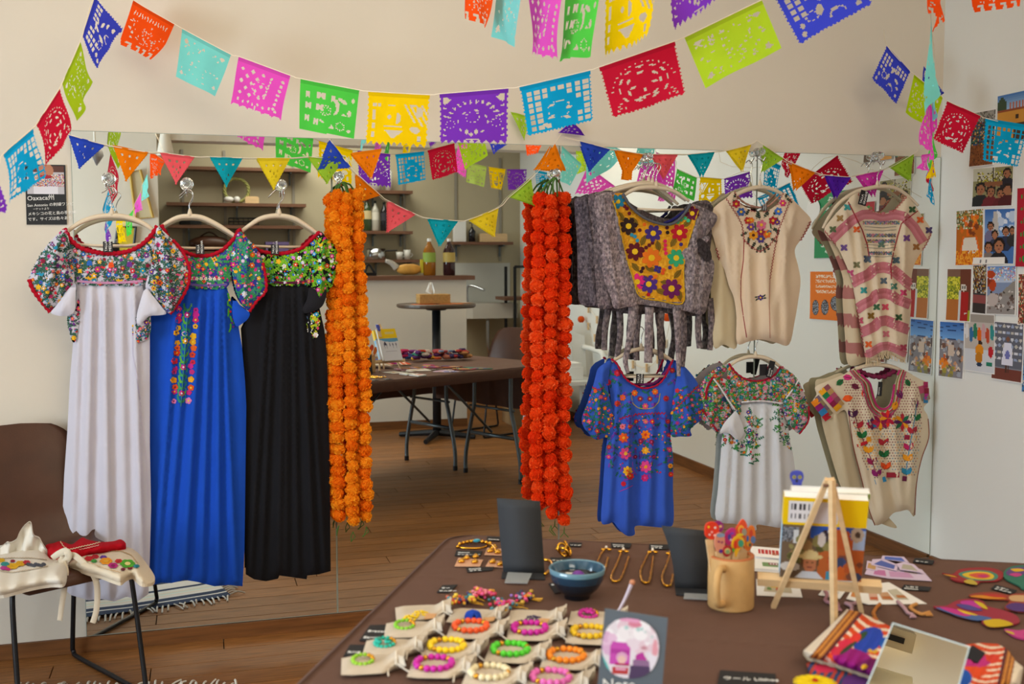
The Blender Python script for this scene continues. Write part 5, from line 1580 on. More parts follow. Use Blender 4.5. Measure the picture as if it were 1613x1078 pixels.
def flag(label,kind,P4,res=(58,48),seed=1,group='cut paper flags on the long strings',amp=.006,col=None,cat='paper flag',fold=0.0):
 """P4: room points TL, TR, BR, BL"""
 TL,TR,BR,BL=(np.array(p,float)for p in P4)
 nu,nv=res
 gu,gv=np.meshgrid(np.arange(nu+1)/nu,np.arange(nv+1)/nv)
 P=((1-gu)[...,None]*(1-gv)[...,None]*TL+gu[...,None]*(1-gv)[...,None]*TR+gu[...,None]*gv[...,None]*BR+(1-gu)[...,None]*gv[...,None]*BL)
 nrm=np.cross(TR-TL,BL-TL)
 nrm/=np.linalg.norm(nrm)
 r=random.Random(seed)
 a,b_=r.uniform(0,6),r.uniform(0,6)
 h=amp*(np.sin(gu*5+a+gv*2)*gv+.6*np.sin(gu*9+b_-gv*4)*gv**2)+fold*np.clip(gv-.75+.5*(gu-.5),0,1)**1.5
 P=P+nrm*h[...,None]
 cu,cv=np.meshgrid((np.arange(nu)+.5)/nu,(np.arange(nv)+.5)/nv)
 H=holes('lime' if kind=='olive' else kind,cu,cv,seed)
 idx=(np.arange(nv)[:,None]*(nu+1)+np.arange(nu)[None,:])
 keep=~H
 ii=idx[keep]
 F=np.stack([ii,ii+nu+1,ii+nu+2,ii+1],1)
 used=np.unique(F)
 remap=np.zeros((nu+1)*(nv+1),int)
 remap[used]=np.arange(len(used))
 base=np.array(rgb(col or FLAGCOL[kind]))
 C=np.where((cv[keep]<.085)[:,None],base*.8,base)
 at=tuple((TL+TR)/2)
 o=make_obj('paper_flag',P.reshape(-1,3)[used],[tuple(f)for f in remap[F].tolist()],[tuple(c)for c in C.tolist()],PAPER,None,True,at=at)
 return tag(o,label,cat,group)
def on_plane(px,py,A,D):
 """picture point on the upright plane through plan point A with plan direction D"""
 n=np.array([-D[1],D[0],0.0])
 d=rays(px,py)
 t=((np.array([A[0],A[1],0.0])-_C)@n)/(d@n)
 return _C+d*t[...,None]
def cord(label,pts,r=.0012,group='banner strings'):
 b=MB()
 b.tube(smooth_path(np.array(pts),4),r,5)
 return tag(b.build('banner_string',STRING),label,'string',group)
def corners_px(c,f):
 return[f(*p)for p in c]
PA,DA=(.39,-.59),(.95,-.77)
fA=lambda x,y:on_plane(x,y,PA,DA)
SA=[('crumpled orange paper flag near the wall at upper left','orange',[(210,0),(275,38),(249,97),(190,70)]),('aqua paper flag between the orange and pink ones','aqua',[(287,45),(364,86),(339,152),(278,121)]),('pink paper flag between the aqua and green ones on the long string','pink',[(376,89),(457.6,119),(441,191),(362,165)]),('bright green paper flag hanging over the mirror top','green',[(473.4,124),(566,142),(557,222),(469,204)]),('yellow paper flag with zigzag hem in the middle of the long string','yellow',[(580,144),(677.5,149.5),(670,233),(575,227)]),('purple paper flag with cut lettering and skull','purple',[(692.5,148),(801,139),(798,226),(692,226)]),('cyan paper flag with square grid holes beside the purple one','grid',[(818,137),(930,110.6),(934,191),(832,217)]),('red paper flag with a skull on the long string','skull',[(943.6,106),(1063,65),(1081,150),(966.5,188)]),('pale lime paper flag upper right of the red skull flag','lime',[(1078,59),(1200,0),(1231,75.5),(1111,139)]),('blue paper flag cut by the top of the frame','blue',[(1219,-5),(1334,-66),(1376,7),(1260,72)])]
for i,(lb,k,c)in enumerate(SA):
 flag(lb,k,[fA(*p)for p in c],seed=300+i,fold=-.09 if i==0 else 0,col={8:'#b4d92c'}.get(i))
pts=[fA(186,-24)]+[fA(*p)for lb,k,c in SA for p in(c[0],c[1])]
cord('string carrying the long row of paper flags over the room',pts)
PL,DL=(-.27,-.3),(-.12,-1.2)
def fL(x,y,Y):
 return on_y(x,y,Y)
SL=[('blue paper flag hanging slanted at upper left','blue',[(130,56),(150,-6),(197,47.6),(148,113)],-.48,-.30),('olive green paper flag hanging slanted on the left string','olive',[(98,131),(126.5,65),(148.5,128),(118.5,191.6)],-.76,-.58),('red paper flag hanging slanted on the left string','skull',[(57,196.6),(94,139),(109,208),(81,262)],-1.04,-.86),('cyan grid paper flag hanging slanted at the far left','grid',[(5,243),(52,202),(66,283),(19,322.7)],-1.3,-1.13),('purple paper flag cut by the left frame edge','purple',[(-45,290),(-4,262),(5,335),(-33,372)],-1.58,-1.41)]
lp=[]
for i,(lb,k,c,ya,yb)in enumerate(SL):
 flag(lb,k,[on_y(*c[0],ya),on_y(*c[1],yb),on_y(*c[2],yb-.02),on_y(*c[3],ya-.02)],seed=320+i,amp=.012,group='cut paper flags on the left string')
 lp+=[on_y(*c[1],yb),on_y(*c[0],ya)]
for i,(lb,k,c,Y)in enumerate((('yellow paper flag of the left string seen only in the mirror','yellow',[(183,345),(199,341),(198,382),(183,384)],1.78),('green paper flag of the left string seen only in the mirror','green',[(199,345),(211,328),(209,364),(200,373)],2.05),('pink paper flag of the left string seen only in the mirror','pink',[(212,322),(222,302),(220,330),(213,346)],2.3),('aqua paper flag of the left string seen only in the mirror','aqua',[(224,292),(232,274),(233,300),(228,317)],2.55),('orange paper flag of the left string seen only in the mirror','orange',[(237,240),(262,252),(252,276),(234,282)],2.8))):
 P=[seen_y(*c[0],Y),seen_y(*c[1],Y+.17),seen_y(*c[2],Y+.17),seen_y(*c[3],Y)]
 flag(lb,k,P,(30,26),330+i,'cut paper flags on the left string',amp=.012)
 lp+=[P[0],P[1]]
lp.append(np.array((-.3,-4.3,2.35)))
cord('string of paper flags running along the left towards the shop front',[fA(186,-24)]+lp)
SB=[('orange paper flag cut by the frame above the yellow one','orange',[(734,-72),(781,-52),(766,44),(737,28)],-1.02,-1.2),('aqua paper flag cut by the frame, between orange and pink','aqua',[(786,-50),(822,-30),(812.7,75.5),(779.5,59)],-1.12,-1.31),('pink paper flag with a ragged hem cut by the frame','pink',[(831,-20),(886,-10),(870,96),(837,88)],-1.2,-1.38),('green paper flag cut by the frame above the cyan one','green',[(891,-12),(947,-20),(925,93),(879,99)],-1.28,-1.45),('yellow paper flag with zigzag hem cut by the frame','yellow',[(952,-24),(1036,-62),(1021,57),(956,92)],-1.36,-1.5),('purple paper flag with zigzag hem cut by the frame','purple',[(1054,-66),(1150,-120),(1140,-4),(1059,48)],-1.44,-1.55)]
bp=[]
for i,(lb,k,c,ya,yb)in enumerate(SB):
 flag(lb,k,[on_y(*c[0],ya),on_y(*c[1],yb),on_y(*c[2],yb),on_y(*c[3],ya)],seed=340+i,amp=.01,group='cut paper flags on the upper string')
 bp+=[on_y(*c[0],ya),on_y(*c[1],yb)]
cord('upper string of paper flags cut by the frame',bp)
SC=[('blue paper flag nearest the far right corner','blue',[(1397,71.7),(1434,112.7),(1411,167),(1373,123)],-.17,-.23),('lime paper flag behind the hanging pink tissue','lime',[(1440,117),(1485,153.6),(1468,207),(1426.6,176.7)],-.35,-.41),('red skull paper flag beside the photo prints','skull',[(1492,159),(1545,183),(1515,245),(1469,220)],-.54,-.6),('cyan grid paper flag in front of the photo prints','grid',[(1552,186),(1620,197),(1604.6,265),(1547.7,255)],-.76,-.82)]
cp=[np.array((2.74,-.02,2.3))]
for i,(lb,k,c,ya,yb)in enumerate(SC):
 flag(lb,k,[on_y(*c[0],ya),on_y(*c[1],yb),on_y(*c[2],yb),on_y(*c[3],ya)],(46,40),350+i,'cut paper flags along the right wall',amp=.008,col={1:'#b0d010'}.get(i))
 cp+=[on_y(*c[0],ya),on_y(*c[1],yb)]
cp.append(np.array((2.6,-1.15,1.86)))
cp.append(np.array((2.95,-1.7,2.2)))
cord('string of paper flags along the right wall',cp)
DD=np.array([math.tan(YAW+math.atan((1461-806.5)/FPX)),-1.0])
def fD(x,y):
 return on_plane(x,y,(0,CAMD),DD)*FLIP
SD=[('red skull paper flag of the edge-on row, broad in the mirror','skull',[(1257,290),(1317,245),(1341,288),(1275,323)]),('cyan grid paper flag of the edge-on row, beside the red one','grid',[(1190,312),(1242,288),(1260,327),(1205,346)]),('purple paper flag of the edge-on row, broad in the mirror','purple',[(1139,282),(1179,271),(1183,312),(1139,317)]),('yellow paper flag of the edge-on row, broad in the mirror','yellow',[(1101,279),(1135,282),(1134,318),(1098,325)]),('green paper flag of the edge-on row, broad in the mirror','green',[(1065,266),(1096,280),(1092,318),(1057,302)]),('pink paper flag of the edge-on row, broad in the mirror','pink',[(1032,240),(1062,252),(1060,298),(1026,285)]),('aqua paper flag of the edge-on row, broad in the mirror','aqua',[(1006,216),(1030,232),(1026,276),(1000,256)])]
dp=[]
for i,(lb,k,c)in enumerate(SD):
 flag(lb,k,[fD(*p)for p in(c[1],c[0],c[3],c[2])],(46,40),370+i,'cut paper flags of the edge-on row',amp=.012)
 dp+=[fD(*c[1]),fD(*c[0])]
for i,(lb,k,c,ya,yb)in enumerate((('orange paper flag seen edge-on at the top of the frame','orange',[(1469,-70),(1482,-64),(1477,50),(1471,16)],-1.5,-1.35),('aqua paper flag twisted edge-on above the pink one','aqua',[(1467,30),(1470,108),(1474,128),(1461,182)],-1.35,-1.2),('pink paper flag twisted edge-on beside the red skull flag','pink',[(1463,156),(1468,170),(1464,262),(1450,215)],-1.1,-1.0),('pink scrap of tissue below the twisted pink flag','pink',[(1452,244),(1466,242),(1458,271),(1446,262)],-1.0,-.95),('dark blue crumpled paper flag behind the lime one','blue',[(1455,104),(1487,146),(1484,151),(1456,128)],-.3,-.22))):
 flag(lb,k,[on_y(*c[0],ya),on_y(*c[1],yb),on_y(*c[2],yb),on_y(*c[3],ya)],(26,40),378+i,'cut paper flags of the edge-on row',amp=.014)
cord('string of the edge-on row of paper flags',[np.array((2.98,-.04,1.62))]+dp+[on_y(1466,20,-1.3),on_y(1474,-60,-1.5)])
flag('orange paper flag with scalloped hem at the upper right frame corner','orange',[on_y(1525,-62,-1.3),on_y(1615,-74,-1.42),on_y(1607,10,-1.42),on_y(1533,20,-1.3)],seed=381)
for i,(lb,k,c,Y)in enumerate((('small lime paper flag before the kitchen','lime',[(737,256),(766,263),(762,295),(734,287)],4.0),('small yellow paper flag before the kitchen','yellow',[(769,263),(796,267),(789,300),(773,297)],4.0),('small purple paper flag before the kitchen','purple',[(798,267),(829,267),(827,300),(800,300)],4.0),('small cyan paper flag before the kitchen','grid',[(842,268),(866,273),(862,296),(845,296)],4.0),('pale pink paper flag hanging over the room','pink',[(722,226),(738,228),(732,283),(712,270)],3.0),('large aqua paper flag turned to the mirror','aqua',[(884,230),(915,259),(897,293),(881,285)],2.0),('large pink paper flag slanting over the room','pink',[(925,262),(971,296),(950,306),(903,308)],2.2),('pale lime paper flag over the room','lime',[(906,238),(926,240),(924,268),(908,275)],2.8),('orange paper flag over the kitchen counter','orange',[(827,226),(854,226),(846,242),(829,246)],3.4))):
 flag(lb+', seen only in the mirror',k,[seen_y(*p,Y)for p in c],(30,26),390+i,'cut paper flags seen only in the mirror',col='#c2e070' if i==0 else None)
 # ------ small triangular pennants
PENCOL={'blue':'#2f4fc8','orange':'#f6860c','coral':'#f2616a','teal':'#10a6b8','yellow':'#f0d42a','lime':'#a6d03a','purple':'#5a22b0','magenta':'#dd3fb8'}
def pennant(label,colr,a,b_,tip,Y,seed=1,n=22,blunt=0.06):
 A,B,T=(on_y(*p,-Y)for p in(a,b_,tip))
 r=random.Random(seed)
 V,F,C=[],[],[]
 nu=22
 M_=(A+B)/2
 nrm=np.array([0,-1.0,0])
 ph=r.uniform(0,6)
 for j in range(n+1):
  v=j/n
  hw=max(1-v,blunt)-(0.035 if j%2 and 0<j<n else 0)
  for i in range(nu+1):
   u=(i/nu*2-1)*hw
   p=M_+(T-M_)*v+(B-A)/2*u
   V.append(p+nrm*(.006*math.sin(u*2.2+v*3+ph)*v+.003*math.sin(u*5+ph)))
 cu=((np.arange(nu)+.5)/nu*2-1)[None,:]
 cv=((np.arange(n)+.5)/n)[:,None]
 X=cu*np.maximum(1-cv,blunt)
 Yv=cv+0*cu
 H=np.zeros(X.shape,bool)
 for x in(-.42,0,.42):
  H|=(abs(X-x)<.075-abs(Yv-.22)*.6)&(abs(Yv-.22)<.05)
 for x,y,rx,ry in((-.2,.42,.06,.04),(.2,.42,.06,.04),(0,.5,.05,.04),(-.14,.6,.05,.04),(.12,.6,.04,.05),(0,.72,.03,.04)):
  if r.random()<.75:
   H|=((X-x)/rx)**2+((Yv-y)/ry)**2<1
 H&=Yv>.1
 base=np.array(rgb(PENCOL[colr]))
 for j in range(n):
  for i in range(nu):
   if not H[j,i]:
    k=j*(nu+1)+i
    F.append((k,k+nu+1,k+nu+2,k+1))
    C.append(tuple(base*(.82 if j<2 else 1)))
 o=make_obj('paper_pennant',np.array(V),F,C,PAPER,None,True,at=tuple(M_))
 return tag(o,label,'pennant','triangular paper pennants')
PEN=[('blue',(107,212),(165,228),(124,265),.02,'blue pennant at the upper left mirror corner'),('orange',(177,228),(234,240),(198,285),.02,'orange pennant between the blue and coral ones above the white dress'),('coral',(251,240),(307,247),(277,290),.02,'coral pennant above the royal blue dress'),('teal',(330,247),(383,249),(357,294),.022,'teal pennant between the coral and yellow ones on the left'),('yellow',(404,249),(458,249),(432,298),.03,'yellow pennant in front of the hook of the black dress'),('lime',(485,247),(545,247),(516,289),.02,'lime pennant partly behind an upturned blue one'),('blue',(519,219),(553,264),(501,267),.026,'upturned blue pennant above the yellow orange garland'),('orange',(553,241),(602,234),(586,281),.026,'orange pennant overlapping a reflected purple flag'),('orange',(560,274),(600,308),(563,320),.018,'orange pennant tucked behind the yellow orange garland'),('coral',(611,316),(656,338),(611,366),.022,'coral pennant hanging low between the two garlands'),('teal',(675,344),(723,348),(694,388),.022,'teal pennant hanging lowest between the two garlands'),('yellow',(739,346),(786,327),(780,373),.022,'yellow pennant hanging low between the two garlands'),('lime',(803,310),(837,281),(845,324),.02,'lime pennant touching the red orange garland'),('orange',(874,226),(892,270),(847,266),.03,'upturned orange pennant above the red orange garland'),('blue',(913,222),(962,235),(930,270),.016,'blue pennant right of the red orange garland'),('orange',(970,236),(1014,243),(988,283),.016,'blunt orange pennant above the grey blouses'),('coral',(1027,243),(1069,243),(1047,282),.016,'coral pennant above the embroidered grey blouse'),('teal',(1086,243),(1127,239),(1107,279),.016,'teal pennant left of the cream tunic hanger'),('yellow',(1146,237),(1184,227),(1171,270),.016,'yellow pennant above the cream tunic hanger'),('lime',(1202,228),(1235,250),(1203,271),.016,'lime pennant right of the cream tunic hook'),('orange',(1246,256),(1286,272),(1254,300),.016,'orange pennant between the cream tunic and the pink striped tunic'),('purple',(1302,276),(1341,279),(1318,313),.016,'purple pennant left of the pink striped tunic'),('magenta',(1352,276),(1392,268),(1379,310),.02,'magenta pennant over the hanger of the pink striped tunic'),('lime',(1404,263),(1440,242),(1436,285),.016,'yellow green pennant at the right mirror end'),('lime',(804,176),(836,184),(826,221),.03,'olive pennant behind the cyan paper flag above the mirror'),('purple',(922,214),(902,190),(880,209),.03,'purple pennant on the wall behind the cyan paper flag')]
for i,(c,a,b_,tp,Y,lb)in enumerate(PEN):
 pennant(lb,c,a,b_,tp,Y,400+i,blunt=.3 if i==15 else .06)
W_=lambda pts,Y:[on_y(x,y,-Y)for x,y in pts]
cord('pennant string across the left half of the mirror',W_([(104,211),(165,228),(234,240),(251,240),(307,247),(330,247),(383,249),(404,249),(458,249),(485,247),(519,247),(519,219)],.021),.0014,'pennant strings')
cord('pennant string sagging between the two garlands',W_([(519,219),(553,264),(600,308),(611,316),(656,338),(675,344),(723,348),(739,346),(786,327),(803,310),(837,281),(860,255),(874,226),(885,210)],.023),.0014,'pennant strings')
cord('pennant string across the right half of the mirror',W_([(890,217),(913,222),(962,235),(970,236),(1014,243),(1027,243),(1069,243),(1086,243),(1127,239),(1146,237),(1184,227),(1192,222),(1202,228),(1235,250),(1246,256),(1286,272),(1302,276),(1341,279),(1352,276),(1392,268),(1404,263),(1440,242),(1446,236)],.018),.0014,'pennant strings')
# ------ display table
TZ=0.72
TA,TP,TC=np.array([.883,-.469,0]),np.array([-.469,-.883,0]),np.array([.553,-1.505,0])
TA,TP=TA/np.linalg.norm(TA),TP/np.linalg.norm(TP)
def tl(a,p,z):
 """table coordinates: a along the far edge, p towards the camera"""
 return TC+TA*a+TP*p+np.array([0,0,z])
for k in range(2):
 t=thing('folding_table',('folding table with grey bent legs, the one next to the mirror, under the brown cloth','folding table with grey bent legs, the one nearer the camera, under the brown cloth')[k],'table',tl(.9,.3+.6*k,0),'folding tables under the brown cloth')
 b=MB()
 M=frame_from(tl(0,0.006+.6*k,0),TA,TP)
 b.box((.012,0,-.70),(1.79,.588,-.672),None,M)
 b.build('table_top',mat('table_laminate','#3b3230',rough=.5),t)
 for a in(.28,1.5):
  for q in(.07,.52):
   p=q+.6*k
   sgn=-1 if q<.3 else 1
   b=MB()
   b.tube(smooth_path([tl(a,p-sgn*.06,.67),tl(a,p-sgn*.06,.46),tl(a,p-sgn*.035,.36),tl(a,p+sgn*.02,.14),tl(a,p+sgn*.025,.012)],4),.0135,8)
   g=b.build('leg',GREYMET,t,True)
   b=MB()
   b.lathe([(.0155,0),(.0155,.03)],8,None,Matrix.Translation(Vector(tl(a,p+sgn*.025,.0))))
   b.build('rubber_foot',BLACKMET,g)
  b=MB()
  b.tube([tl(a,.1+.6*k,.27),tl(a,.49+.6*k,.27)],.012,8)
  b.build('crossbar',GREYMET,t,True)
  b=MB()
  sg=1 if a<.9 else-1
  b.tube([tl(a,.3+.6*k,.29),tl(a+sg*.42,.3+.6*k,.67)],.008,6)
  b.tube([tl(a,.1+.6*k,.44),tl(a,.5+.6*k,.44)],.008,6)
  b.build('folding_brace',GREYMET,t,True)
BROWN=mat('brown_tablecloth','#573f35',rough=.75,spec=.2,var=(25,.05),bump=(1400,.25))
bs_=BROWN.node_tree.nodes['Principled BSDF'].inputs
bs_['Sheen Weight'].default_value=0.22
bs_['Sheen Tint'].default_value=(0.42,0.25,0.19,1)
out=[]
L_,D_,rr=1.812,1.212,.06
for cx,cy,a0 in((rr,rr,180),(L_-rr,rr,270),(L_-rr,D_-rr,0),(rr,D_-rr,90)):
 for k in range(7):
  w=math.radians(a0+15*k)
  out.append((cx+rr*math.cos(w)-.006,cy+rr*math.sin(w)-.006))
out=resample(out,.03)
ring=[np.array(out)]
def inset(P,d):
 c=np.array([L_/2-.006,D_/2-.006])
 s_=np.array([(L_/2-d)/(L_/2),(D_/2-d)/(D_/2)])
 return c+(P-c)*s_
gx,gy=np.meshgrid(np.arange(.02,L_-.02,.022),np.arange(.02,D_-.02,.022))
ip=np.stack([gx.ravel(),gy.ravel()],1)
o2=inset(np.array(out),.012)
ip=ip[in_poly(ip[:,0],ip[:,1],o2)]
ip=ip[poly_dist(ip[:,0],ip[:,1],o2)>.009]
CRA,CRP=(.46,.92,1.38),(.13,.34,.6,.86,1.06)
ex=[(a+d,p)for a in CRA for d in(-.006,0,.006)for p in np.arange(.03,D_-.03,.03)]+[(a,p+d)for p in CRP for d in(-.006,0,.006)for a in np.arange(.03,L_-.03,.03)]
pts=np.concatenate([o2,ip,np.array(ex)])
nb=len(o2)
rr_=delaunay_2d_cdt([Vector(p)for p in pts.tolist()],[(i,(i+1)%nb)for i in range(nb)],[],1,1e-4)
v2=np.array([tuple(v)for v in rr_[0]])
h=np.zeros(len(v2))
for a in CRA:
 h+=.0016*np.exp(-((v2[:,0]-a)/.005)**2)
for p in CRP:
 h+=.0016*np.exp(-((v2[:,1]-p)/.005)**2)*(1 if p<1.2 else 0)
h+=.0005*np.sin(v2[:,0]*23)*np.sin(v2[:,1]*17)
V=TC+v2[:,:1]*TA+v2[:,1:]*TP+np.stack([0*h,0*h,TZ-.0012+h],1)
F=[]
for f in rr_[2]:
 a,b_,c=V[f[0]],V[f[1]],V[f[2]]
 F.append(tuple(f)if np.cross(b_-a,c-a)[2]>0 else tuple(reversed(f)))
n0=len(V)
lv=[V]
O=np.array(out)
for d,z in((.004,TZ-.004),(0,TZ-.012),(0,TZ-.058),(.006,TZ-.062)):
 Q_=inset(O,d)
 lv.append(TC+Q_[:,:1]*TA+Q_[:,1:]*TP+np.array([0,0,z]))
m_=len(out)
for k in range(4):
 for i in range(m_):
  j=(i+1)%m_
  if k==0:
   a,b_=i,j
  else:
   a,b_=n0+(k-1)*m_+i,n0+(k-1)*m_+j
  F.append((a,n0+k*m_+i,n0+k*m_+j,b_))
V=np.concatenate(lv)
cloth=make_obj('tablecloth',V,F,None,BROWN,None,True)
tag(cloth,'dark brown cloth with pressed creases covering the display table','tablecloth')
b=MB()
for(p0,p1,nrm,dr)in((tl(L_-.006,.02,0),tl(L_-.006,D_-.02,0),TA,.27),(tl(L_-.02,D_-.006,0),tl(.3,D_-.006,0),TP,.24)):
 n=40
 Vv,Ff=[],[]
 for i in range(n+1):
  t_=i/n
  for j in range(6):
   s_=j/5
   w=.012*math.sin(t_*30)*s_+.004+.006*s_
   Vv.append(p0+(p1-p0)*t_+nrm*w+np.array([0,0,TZ-.055-s_*dr]))
 for i in range(n):
  for j in range(5):
   k=i*6+j
   Ff.append((k,k+1,k+7,k+6))
 b.add(Vv,Ff)
b.build('hanging_end',BROWN,cloth,True)
# ------ helpers for things on the table
def T(px,py,z=TZ):
 return on_z(px,py,z)
def flat_card(mb,px,z0,th,col):
 """flat sheet from picture corners"""
 P=[T(x,y,z0)for x,y in px]
 n=len(P)
 V=P+[p+np.array([0,0,th])for p in P]
 ar=sum(P[i][0]*P[(i+1)%n][1]-P[(i+1)%n][0]*P[i][1]for i in range(n))
 up=tuple(range(n,2*n))if ar>0 else tuple(range(2*n-1,n-1,-1))
 F=[up]+[((i,(i+1)%n,n+(i+1)%n,n+i)if ar>0 else((i+1)%n,i,n+i,n+(i+1)%n))for i in range(n)]
 mb.add(V,F,col)
def price_tag(label,px,lines,tz=TZ+.0012,sz=.0085,ang=None,group='small black price tags on the display table'):
 """px corners: near-left, near-right, far-right, far-left as seen"""
 b=MB()
 flat_card(b,px,tz,.0012,'#232427')
 o=b.build('price_tag',MATTE)
 tag(o,label,'price tag',group)
 P=[T(x,y,tz+.0014)for x,y in px]
 ex,ey=P[1]-P[0],P[3]-P[0]
 for i,s_ in enumerate(lines):
  k=np.linalg.norm(ey)
  z_=min(sz,k/(len(lines)+.8))
  org=P[0]+ex*.08+ey*(1-(i+1)/(len(lines)+.45))
  lettering(s_,z_,frame_from(org,ex,ey),CHALK,o)
 return o
class ZPanel(Panel):
 """cloth lying on a level surface; fold(x, y) is its height over z0"""
 def __init__(s,outline,z0,fold=None,bulge=.012,br=8.,sp=5.,curve=True):
  Panel.__init__(s,outline,0,fold,bulge,br,sp,curve)
  s.z0=z0
 def pos(s,x,y,off=0.0):
  return on_z(x,y,s.z0+s.depth(x,y)+off)
 def build(s,name,m,parent=None,col=None):
  """front from Panel, floor plate under it"""
  o=Panel.build(s,name,m,parent,col,back=False)
  me=o.data
  nb=len(s.o)
  return o
  # ------ jewellery rows
def ring_beads(mb,c,rx,ry,n,rb,colf,ang=0.0,zc=None,e1=None,e2=None,jit=0):
 e1=TA if e1 is None else e1
 e2=-TP if e2 is None else e2
 for i in range(n):
  w=2*math.pi*i/n+ang
  p=np.array(c)+e1*rx*math.cos(w)+e2*ry*math.sin(w)
  mb.ball(p,rb,colf(i),8)
def wire(mb,px,z,r,col,closed=False,n=5):
 P=smooth_path([T(x,y,z)if len(p_)==2 else T(x,y,p_[2])for p_ in px for x,y in[p_[:2]]],4,closed)
 mb.tube(P,r,n,col,closed)
GOLDV=mat('brass_jewellery','#d8a035',rough=.25,metal=1.0)
JG='gold jewellery in the far table row'
def gold(name,label,cat,fn,group=JG):
 b=MB()
 fn(b)
 return tag(b.build(name,GOLDV,None,True),label,cat,group)
def _b1(b):
 wire(b,[(720,862),(730,855),(748,852),(765,855),(776,861),(781,868)],TZ+.006,.0035,'#d9a441')
 wire(b,[(720,862),(735,864),(755,864),(768,860)],TZ+.003,.0022,'#d9a441')
 for x in range(724,776,6):
  b.ball(T(x,858-5*math.sin((x-720)/60*3.14),TZ+.008),.0045,'#d9a441',8)
o=gold('bracelet','gold chain bracelet with a turquoise stone near the table corner','bracelet',_b1)
b=MB()
b.ball(T(751,852,TZ+.01),.006,'#2f8fa8',8,(1.5,1,.7))
b.build('stone',PLASTIC,o)
for cpx,lb,hooks in(([(716,893),(756,893),(761,883),(722,880)],'peach earring card with two gold earrings, left of the others',[(727,884),(735,879),(748,885),(749,877)]),([(763,875),(793,876),(794,866),(768,864)],'peach earring card with a large gold shell, behind the others',[(772,868),(778,862),(784,870)]),([(765,893),(795,895),(796,886),(771,883)],'peach earring card half hidden by the black stand',[(776,885),(788,889)])):
 t=MB()
 flat_card(t,cpx,TZ+.001,.0012,'#cf9f80')
 o=tag(t.build('earring_card',PRINT),lb,'earrings','earring cards in the far table row')
 t=MB()
 for x,y in hooks:
  t.ball(T(x,y,TZ+.006),.0065,None,8,(1.25,1,.6))
  t.tube(smooth_path([T(x-4,y+2,TZ+.004),T(x,y-4,TZ+.008),T(x+5,y,TZ+.004)],3),.0016,5)
 t.build('earring',GOLDV,o,True)
def _b2(b):
 for(x,y,a)in((885,864,.3),(893,860,1.4),(888,870,2.2),(895,868,.9)):
  c=T(x,y,TZ+.012)
  b.tube([c+.011*(math.cos(w)*np.array([math.cos(a),math.sin(a),0])+math.sin(w)*np.array([-.4*math.sin(a),.4*math.cos(a),.9]))for w in np.linspace(0,6.28,14)[:-1]],.0028,6,None,True)
 wire(b,[(876,866),(879,858),(886,857)],TZ+.006,.0018,None)
gold('ring_cluster','cluster of gold rings beside the black stand','rings',_b2)
gold('hoop_earring','single gold hoop right of the black stand','earring',lambda b:wire(b,[(857,882),(866,884),(870,891),(866,899),(858,905)],TZ+.006,.0034,None))
b=MB()
wire(b,[(879,894),(888,886),(900,883),(912,886),(916,893)],TZ+.005,.0025,'#c9b9a0')
o=tag(b.build('wire_bracelet',PLASTIC,None,True),'pale cord bracelet with a gold clasp behind the blue bowl','bracelet',JG)
b=MB()
for i in range(6):
 b.ball(T(899+i*2.4,884+i*.6,TZ+.008),.0042,None,8)
b.build('clasp',GOLDV,o,True)
for i,(pts,top,lb)in enumerate((([(951,868),(945,876),(939,895),(940,908),(948,910),(953,898),(958,878)],(955,864),'first gold rope earring from the blue bowl'),([(978,872),(971,890),(963,908),(966,916),(976,914),(983,900),(991,876)],(982,867),'second gold rope earring from the blue bowl'),([(1021,872),(1015,885),(1009,900),(1012,916),(1022,917),(1026,900),(1029,876)],(1028,868),'third gold rope earring from the blue bowl'),([(1055,874),(1049,892),(1043,908),(1046,921),(1056,922),(1060,905)],(1057,870),'gold rope earring partly behind the right black stand'))):
 def fn(b,pts=pts,top=top):
  P=smooth_path([T(x,y,TZ+.004)for x,y in pts],6)
  b.tube(P,.0026*(1+.25*np.sin(np.arange(len(P))*2.2)),6,None)
  for dx in(-5,0,5):
   b.ball(T(top[0]+dx,top[1]+abs(dx)*.4,TZ+.006),.0055,None,8,(1,1,.6))
 o=gold('rope_earring',lb,'earring',fn)
 b=MB()
 b.ball(T(top[0],top[1]-2,TZ+.011),.003,'#e8e0d6',8)
 b.build('pearl',PLASTIC,o)
